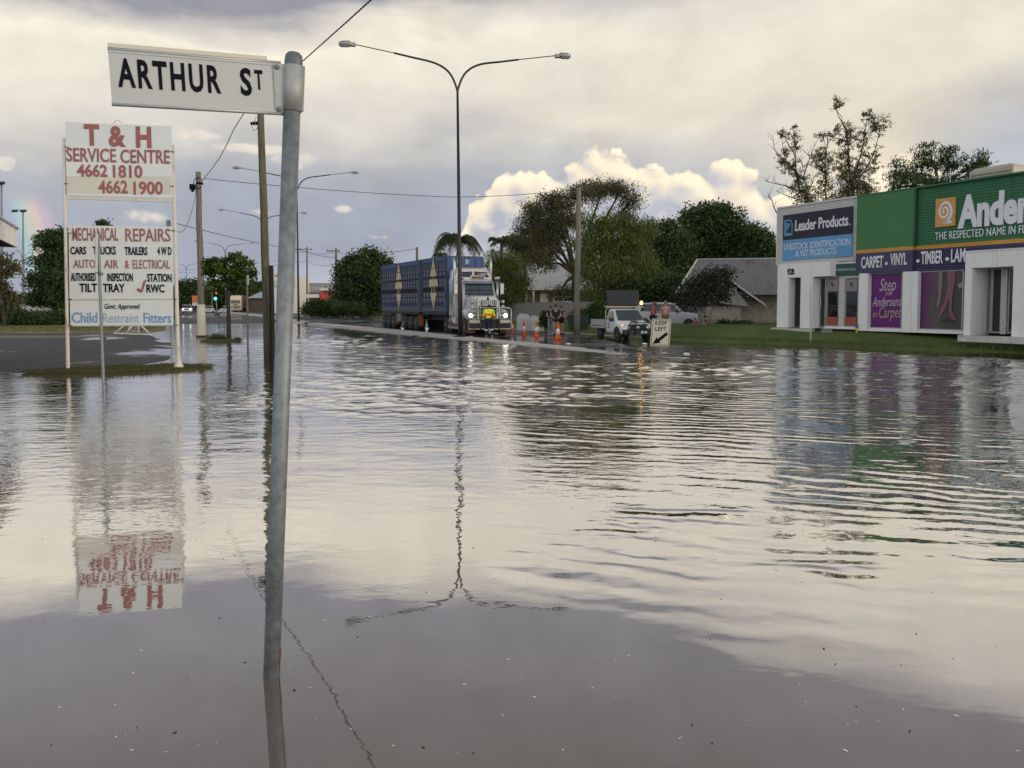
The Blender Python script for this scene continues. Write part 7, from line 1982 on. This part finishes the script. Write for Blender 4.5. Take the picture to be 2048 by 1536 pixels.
# the young street tree on its island
tree('street_tree', 'small broad-leaved street tree on a tiny drowned grass island', 'tree', G(457, 681).y, 457,
     [(432, 530, 20, 16), (470, 517, 20, 14), (490, 528, 12, 10), (418, 545, 12, 12), (450, 545, 30, 18), (505, 545, 10, 8), (480, 552, 20, 16), (430, 568, 14, 12), (455, 570, 24, 14), (488, 565, 10, 10), (435, 580, 10, 8)],
     LF_YNG, BARKD, dens=1.2, leaf=.16, nclump=105, per=26, cr=.15, seed=60, trunk_r=.105, zg=.02, narrow=.75, droop=.5, fork=.5)
rt = [o for o in COL.objects if o.name.startswith('street_tree')][0]
m = MB(); rnd = random.Random(8); lp = at(445, 578, rt.location.y) - rt.location; leaves(m, lp, 14, .1, .1, .1, .14, rnd); m.build('yellow_leaves', leaf_mat('yellowed leaves', (.25, .16, .02), (.35, .24, .03), (.4, .3, .06)), rt)
p = G(435, 682); t = thing('shrub', 'low tufted bush at the foot of the small street tree', 'shrub', (p.x, p.y, .05))
m = MB(); rnd = random.Random(9)
for _ in range(420):
    a = rnd.gauss(0, .22); c_ = rnd.gauss(0, .15); L = rnd.uniform(.15, .42); m.quad((a - .012, c_, 0), (a + .012, c_, 0), (a + rnd.gauss(0, .14), c_ + rnd.gauss(0, .12), L))
m.build('foliage', LF_MID, t)
p = G(476, 683); m = MB()
for _ in range(160):
    a = rnd.gauss(0, .08); c_ = rnd.gauss(0, .08); m.quad((a - .01, c_, 0), (a + .01, c_, 0), (a + rnd.gauss(0, .05), c_, rnd.uniform(.08, .24)))
o = m.build('shrub', LF_MID); o.location = (p.x, p.y, .03); tag(o, 'tiny tuft at the right end of the street tree island', 'shrub')


# ------------------------------------------------------------------ people
SKIN = MAT('skin', (.42, .25, .18), .55, var=.05); SKIN2 = MAT('tanned skin', (.34, .20, .14), .55, var=.05)
HAIRD = MAT('dark hair', (.018, .013, .011), .6); HAIRB = MAT('brown hair', (.06, .035, .02), .6); HAIRF = MAT('fair hair', (.22, .15, .07), .6)


def skin_mesh(nodes, edges, name, mat, parent, sub=2, root=0):
    me = bpy.data.meshes.new(name); me.from_pydata([n[0] for n in nodes], edges, []); me.update()
    o = bpy.data.objects.new(name, me); COL.objects.link(o)
    md = o.modifiers.new('skin', 'SKIN'); md.use_smooth_shade = True
    for i, n in enumerate(nodes):
        sv = me.skin_vertices[0].data[i]; r = n[1]; sv.radius = r if isinstance(r, tuple) else (r, r); sv.use_root = (i == root)
    s = o.modifiers.new('sub', 'SUBSURF'); s.levels = sub; s.render_levels = sub
    bpy.context.view_layer.update()
    ev = bpy.data.meshes.new_from_object(o.evaluated_get(bpy.context.evaluated_depsgraph_get()))
    bpy.data.objects.remove(o); bpy.data.meshes.remove(me)
    ev.name = name; ev.materials.clear(); ev.materials.append(mat)
    for p in ev.polygons: p.use_smooth = True
    q = bpy.data.objects.new(name, ev); COL.objects.link(q); q.parent = parent; return q


STAND = dict(pel=(0, 0, .93), sp=(0, .01, 1.10), ch=(0, .0, 1.30), nk=(0, .01, 1.45), hd0=(0, -.01, 1.53), hd=(0, -.02, 1.63),
             shL=(-.18, 0, 1.40), elL=(-.23, .02, 1.13), wrL=(-.23, -.06, .90), shR=(.18, 0, 1.40), elR=(.23, .02, 1.13), wrR=(.23, -.06, .90),
             hpL=(-.095, 0, .90), knL=(-.10, -.02, .49), anL=(-.10, .02, .08), toL=(-.12, -.14, .035), hpR=(.095, 0, .90), knR=(.10, -.02, .49), anR=(.10, .02, .08), toR=(.12, -.14, .035))


def person(label, loc, rot, pose=None, scale=1.0, skin=SKIN, hair=HAIRD, shirt=None, pants=None, sleeve=.5, leg=.5, long_hair=False, cap=None, band=None, shoes=None, group=None, plump=1.0, cuffs=False):
    """faces local -y; joints in metres for a 1.72 m figure"""
    J = dict(STAND); J.update(pose or {}); J = {k: Vector(v) for k, v in J.items()}
    t = thing('person', label, 'person', loc, rot, group); t.scale = (scale,) * 3
    up = (J['hd'] - J['nk']).normalized()
    N_, E_ = [], []
    ix = {}
    def nd(k, r): ix[k] = len(N_); N_.append((J[k], r))
    for k, r in (('pel', (.135 * plump, .105 * plump)), ('sp', (.125 * plump, .095 * plump)), ('ch', (.145 * plump, .10 * plump)), ('nk', .055), ('hd0', .072), ('hd', (.078, .092)),
                 ('shL', .062), ('elL', .042), ('wrL', .028), ('shR', .062), ('elR', .042), ('wrR', .028), ('hpL', .092 * plump), ('knL', .060), ('anL', .040), ('toL', .034), ('hpR', .092 * plump), ('knR', .060), ('anR', .040), ('toR', .034)): nd(k, r)
    for a, b in (('pel', 'sp'), ('sp', 'ch'), ('ch', 'nk'), ('nk', 'hd0'), ('hd0', 'hd'), ('ch', 'shL'), ('shL', 'elL'), ('elL', 'wrL'), ('ch', 'shR'), ('shR', 'elR'), ('elR', 'wrR'),
                 ('pel', 'hpL'), ('hpL', 'knL'), ('knL', 'anL'), ('anL', 'toL'), ('pel', 'hpR'), ('hpR', 'knR'), ('knR', 'anR'), ('anR', 'toR')): E_.append((ix[a], ix[b]))
    # head top, so the skull is an egg; and a palm beyond each wrist
    for s in 'LR':
        d = (J['wr' + s] - J['el' + s]).normalized(); J['pa' + s] = J['wr' + s] + d * .075; nd('pa' + s, (.038, .018)); E_.append((ix['wr' + s], ix['pa' + s]))
    body = skin_mesh(N_, E_, 'body', skin, t)
    m = MB(); f = Vector((0, -1, 0)); f = (f - up * f.dot(up)).normalized(); sd = f.cross(up)
    hc = J['hd'] + up * .01
    m.tube([hc + f * .085 + up * .02, hc + f * .112 - up * .022, hc + f * .09 - up * .03], [.010, .016, .009], 6)         # nose
    for s in (-1, 1): m.ball(hc + sd * (.082 * s) - up * .01, .014, .024, .030, 6, 5)
    for s in 'LR':                                                                                              # fingers and thumb
        d = (J['pa' + s] - J['wr' + s]).normalized(); a = d.orthogonal().normalized(); b = d.cross(a)
        for k, L in enumerate((.070, .080, .076, .060)):
            o = J['pa' + s] + d * .02 + a * (.027 - .018 * k); m.tube([o, o + d * L * .5 + b * .006, o + d * L * .85 + b * .026], [.009, .0085, .006], 5)
        o = J['wr' + s] + d * .035 + a * .035; m.tube([o, o + a * .025 + d * .03, o + a * .022 + d * .062], [.010, .009, .007], 5)
    m.build('features', skin, t)
    m = MB()
    for s in (-1, 1): m.ball(hc + f * .086 + sd * (.032 * s) + up * .022, .012, .008, .008, 6, 4)
    m.tube([hc + f * .094 + sd * -.025 - up * .058, hc + f * .098 - up * .060, hc + f * .094 + sd * .025 - up * .058], .006, 5); m.build('eyes', DARK, t)
    m = MB(); q = hc + up * .030 - f * .022
    b0 = len(m.v); m.ball((0, 0, 0), .098, .108, .100, 12, 7); rotm = Matrix((sd, -f, up)).transposed()
    m.v = [tuple(q + rotm @ Vector(v)) for v in m.v]
    if long_hair: m.tube([q - f * .05 + up * .03, q - f * .10 - up * .08, q - f * .10 - up * .24], [.085, .075, .03], 8)
    m.build('hair', hair, t)
    if cap:
        m = MB(); m.ball((0, 0, 0), .106, .116, .09, 12, 6); m.v = [tuple(q + up * .03 + rotm @ Vector(v)) for v in m.v]
        m.prism([q + up * .03 + f * .08 + sd * .08, q + up * .03 + f * .08 - sd * .08, q + up * .015 + f * .19 - sd * .05, q + up * .015 + f * .19 + sd * .05], up * .01); m.build('cap', cap, t)
    def cloth(keys, edges, name, mat, grow):
        nn, ee, id_ = [], [], {}
        for k, pos, r in keys: id_[k] = len(nn); nn.append((pos, r))
        for a, b in edges: ee.append((id_[a], id_[b]))
        return skin_mesh(nn, ee, name, mat, t)
    if shirt:
        ks = [('pel', J['pel'] + (J['sp'] - J['pel']) * .0, (.160 * plump, .130 * plump)), ('sp', J['sp'], (.150 * plump, .120 * plump)), ('ch', J['ch'], (.165 * plump, .122 * plump)), ('nk', J['ch'].lerp(J['nk'], .8), .075)]
        es = [('pel', 'sp'), ('sp', 'ch'), ('ch', 'nk')]
        for s in 'LR':
            ks += [('sh' + s, J['sh' + s], .080)]; es += [('ch', 'sh' + s)]
            if sleeve <= .5: ks += [('el' + s, J['sh' + s].lerp(J['el' + s], max(.15, sleeve * 1.3)), .064)]; es += [('sh' + s, 'el' + s)]
            else: ks += [('el' + s, J['el' + s], .062), ('wr' + s, J['el' + s].lerp(J['wr' + s], .85), .048)]; es += [('sh' + s, 'el' + s), ('el' + s, 'wr' + s)]
        sh = cloth(ks, es, 'shirt', shirt, 1)
        if band:
            # reflective band round the trunk
            m = MB(); ax = (J['ch'] - J['pel']).normalized(); c = J['pel'].lerp(J['ch'], .52); sx = Vector((1, 0, 0)); sy = ax.cross(sx).normalized()
            for z0, z1 in ((-.06, .06),):
                A = []; 
                for z in (z0, z1): A.append([c + ax * z + sx * (.215 * plump * math.cos(w)) + sy * (.152 * plump * math.sin(w)) for w in frange(0, 2 * math.pi, 21)[:-1]])
                m.loft(A, cap=False)
            for s in 'LR':
                p0 = J['el' + s]; d = (J['wr' + s] - p0).normalized(); m.tube([p0 - d * .06, p0 + d * .05], .070, 12, False)
            m.build('hi_vis_band', band, sh)
    if pants:
        ks = [('pel', J['pel'], (.150 * plump, .122 * plump))]; es = []
        for s in 'LR':
            ks += [('hp' + s, J['hp' + s], .108 * plump)]; es += [('pel', 'hp' + s)]
            if leg <= .5: ks += [('kn' + s, J['hp' + s].lerp(J['kn' + s], leg * 1.5), .092 * plump)]; es += [('hp' + s, 'kn' + s)]
            else: ks += [('kn' + s, J['kn' + s], .080), ('an' + s, J['kn' + s].lerp(J['an' + s], .88), .062)]; es += [('hp' + s, 'kn' + s), ('kn' + s, 'an' + s)]
        pn = cloth(ks, es, 'trousers', pants, 1)
        if cuffs:
            m = MB()
            for s in 'LR':
                d = (J['an' + s] - J['kn' + s]).normalized(); p0 = J['kn' + s] + d * .10; m.tube([p0 - d * .028, p0 + d * .028], .086, 12, False)
            m.build('reflective_cuff', REFL, pn)
    if shoes:
        m = MB()
        for s in 'LR':
            a, b = J['an' + s], J['to' + s]; d = (b - a); d.z = 0; d.normalize(); g = b.z - .034
            m.tube([Vector((a.x, a.y, g + .05)) - d * .05, Vector((a.x, a.y, g + .055)) + d * .05, Vector((b.x, b.y, g + .038)), Vector((b.x, b.y, g + .030)) + d * .05], [.052, .055, .048, .025], 10)
        m.build('shoes', shoes, t)
    return t


HIVIS = MAT('hi-vis yellow', (.80, .98, .03), .6, emit=0.0); HIOR = MAT('hi-vis orange band', (.80, .20, .04), .55); NAVYC = MAT('navy cloth', (.012, .014, .035), .8); BOOT = MAT('tan boots', (.28, .17, .08), .7)
BLKC = MAT('black cloth', (.012, .012, .014), .85); GREYC = MAT('grey cloth', (.16, .17, .19), .85); PINKC = MAT('pink cloth', (.48, .24, .23), .8); REDC = MAT('red cloth', (.34, .045, .045), .8); DENIM = MAT('pale jeans', (.20, .24, .30), .8); WHTC = MAT('white shoes', (.55, .55, .54), .6); KHAKI = MAT('khaki cloth', (.14, .11, .075), .8)

w = G(977, 677, .04)
person('road worker in yellow hi-vis shirt and navy trousers bending at the truck bull bar', (w.x, w.y, w.z), R(176),
       dict(pel=(0, .04, .90), sp=(0, -.04, 1.07), ch=(0, -.16, 1.25), nk=(0, -.27, 1.37), hd0=(0, -.33, 1.41), hd=(0, -.41, 1.46), shL=(-.19, -.20, 1.34), elL=(-.27, -.24, 1.05), wrL=(-.20, -.44, .93), shR=(.19, -.20, 1.34), elR=(.27, -.24, 1.05), wrR=(.18, -.45, .95),
            hpL=(-.1, .04, .87), knL=(-.12, -.02, .48), anL=(-.20, .16, .085), toL=(-.21, .02, .035), hpR=(.1, .04, .87), knR=(.10, -.12, .48), anR=(.10, -.02, .08), toR=(.11, -.18, .035)),
       1.10, SKIN2, HAIRD, HIVIS, NAVYC, sleeve=.9, leg=.9, cap=BLKC, band=HIOR, shoes=BOOT, cuffs=True)
g0 = at(1112, 671, 44.0); z = .08
def spot(px, D): p = at(px, 610, D); return (p.x, p.y)
x, y = spot(1101, 44.2)
person('person in a dark top and pale jeans standing left in the roadside group', (x, y, z), R(20), dict(elL=(-.27, -.06, 1.14), wrL=(-.10, -.20, 1.08), elR=(.25, -.08, 1.14), wrR=(.12, -.22, 1.10)), .95, SKIN, HAIRB, BLKC, DENIM, sleeve=.35, leg=.9, long_hair=True, shoes=WHTC)
x, y = spot(1112, 43.6)
person('taller person in black top and shorts in the middle of the roadside group', (x, y, z), R(-4), dict(elL=(-.30, -.05, 1.16), wrL=(-.16, -.18, 1.02), elR=(.30, -.05, 1.16), wrR=(.16, -.18, 1.02)), 1.0, SKIN, HAIRD, BLKC, BLKC, sleeve=.5, leg=.3, long_hair=True, shoes=BLKC)
x, y = spot(1123, 44.4)
person('person in black with bare legs standing right in the roadside group', (x, y, z), R(-38), dict(elR=(.30, -.12, 1.18), wrR=(.22, -.34, 1.14), elL=(-.25, -.10, 1.14), wrL=(-.05, -.26, 1.10)), .95, SKIN, HAIRB, BLKC, BLKC, sleeve=.3, leg=.35, shoes=BLKC)
x, y = spot(1307, 42.5)
person('person in a red shirt standing behind the ute, half hidden by its bonnet', (x, y, .25), R(60), dict(hd=(0, -.06, 1.62), elR=(.26, -.10, 1.16), wrR=(.12, -.26, 1.16), elL=(-.26, -.06, 1.14), wrL=(-.14, -.22, 1.0)), .98, SKIN2, HAIRB, REDC, NAVYC, sleeve=.4, leg=.5, cap=KHAKI, shoes=BOOT, plump=1.15)
x, y = spot(1331, 42.8)
person('person in a pink shirt standing above the KEEP LEFT sign', (x, y, .28), R(-8), dict(elL=(-.27, .0, 1.13), wrL=(-.10, -.18, .98), elR=(.27, .0, 1.13), wrR=(.10, -.18, .98)), 1.0, SKIN, HAIRF, PINKC, KHAKI, sleeve=.4, leg=.5, shoes=WHTC, plump=1.2)
SIT = dict(pel=(0, .15, .12), sp=(0, .18, .30), ch=(0, .12, .50), nk=(0, .06, .64), hd0=(0, .03, .71), hd=(0, .0, .81), shL=(-.17, .10, .58), elL=(-.26, -.10, .42), wrL=(-.16, -.30, .44), shR=(.17, .10, .58), elR=(.26, -.10, .42), wrR=(.14, -.30, .46),
           hpL=(-.10, .10, .12), knL=(-.14, -.26, .46), anL=(-.16, -.50, .08), toL=(-.17, -.66, .035), hpR=(.10, .10, .12), knR=(.12, -.28, .46), anR=(.20, -.48, .08), toR=(.22, -.64, .035))
x, y = spot(1391, 45.5)
person('smaller person sitting on the lawn with one arm raised, left of the seated pair', (x, y, .36), R(-12), dict(SIT, elR=(.20, -.16, .56), wrR=(.10, -.22, .80)), .72, SKIN, HAIRB, BLKC, KHAKI, sleeve=.2, leg=.3, long_hair=True)
x, y = spot(1409, 45.3)
person('larger person sitting on the lawn with knees up, right of the seated pair', (x, y, .38), R(-28), SIT, .90, SKIN, HAIRB, MAT('dark red cloth', (.10, .02, .02), .8), BLKC, sleeve=.2, leg=.3)
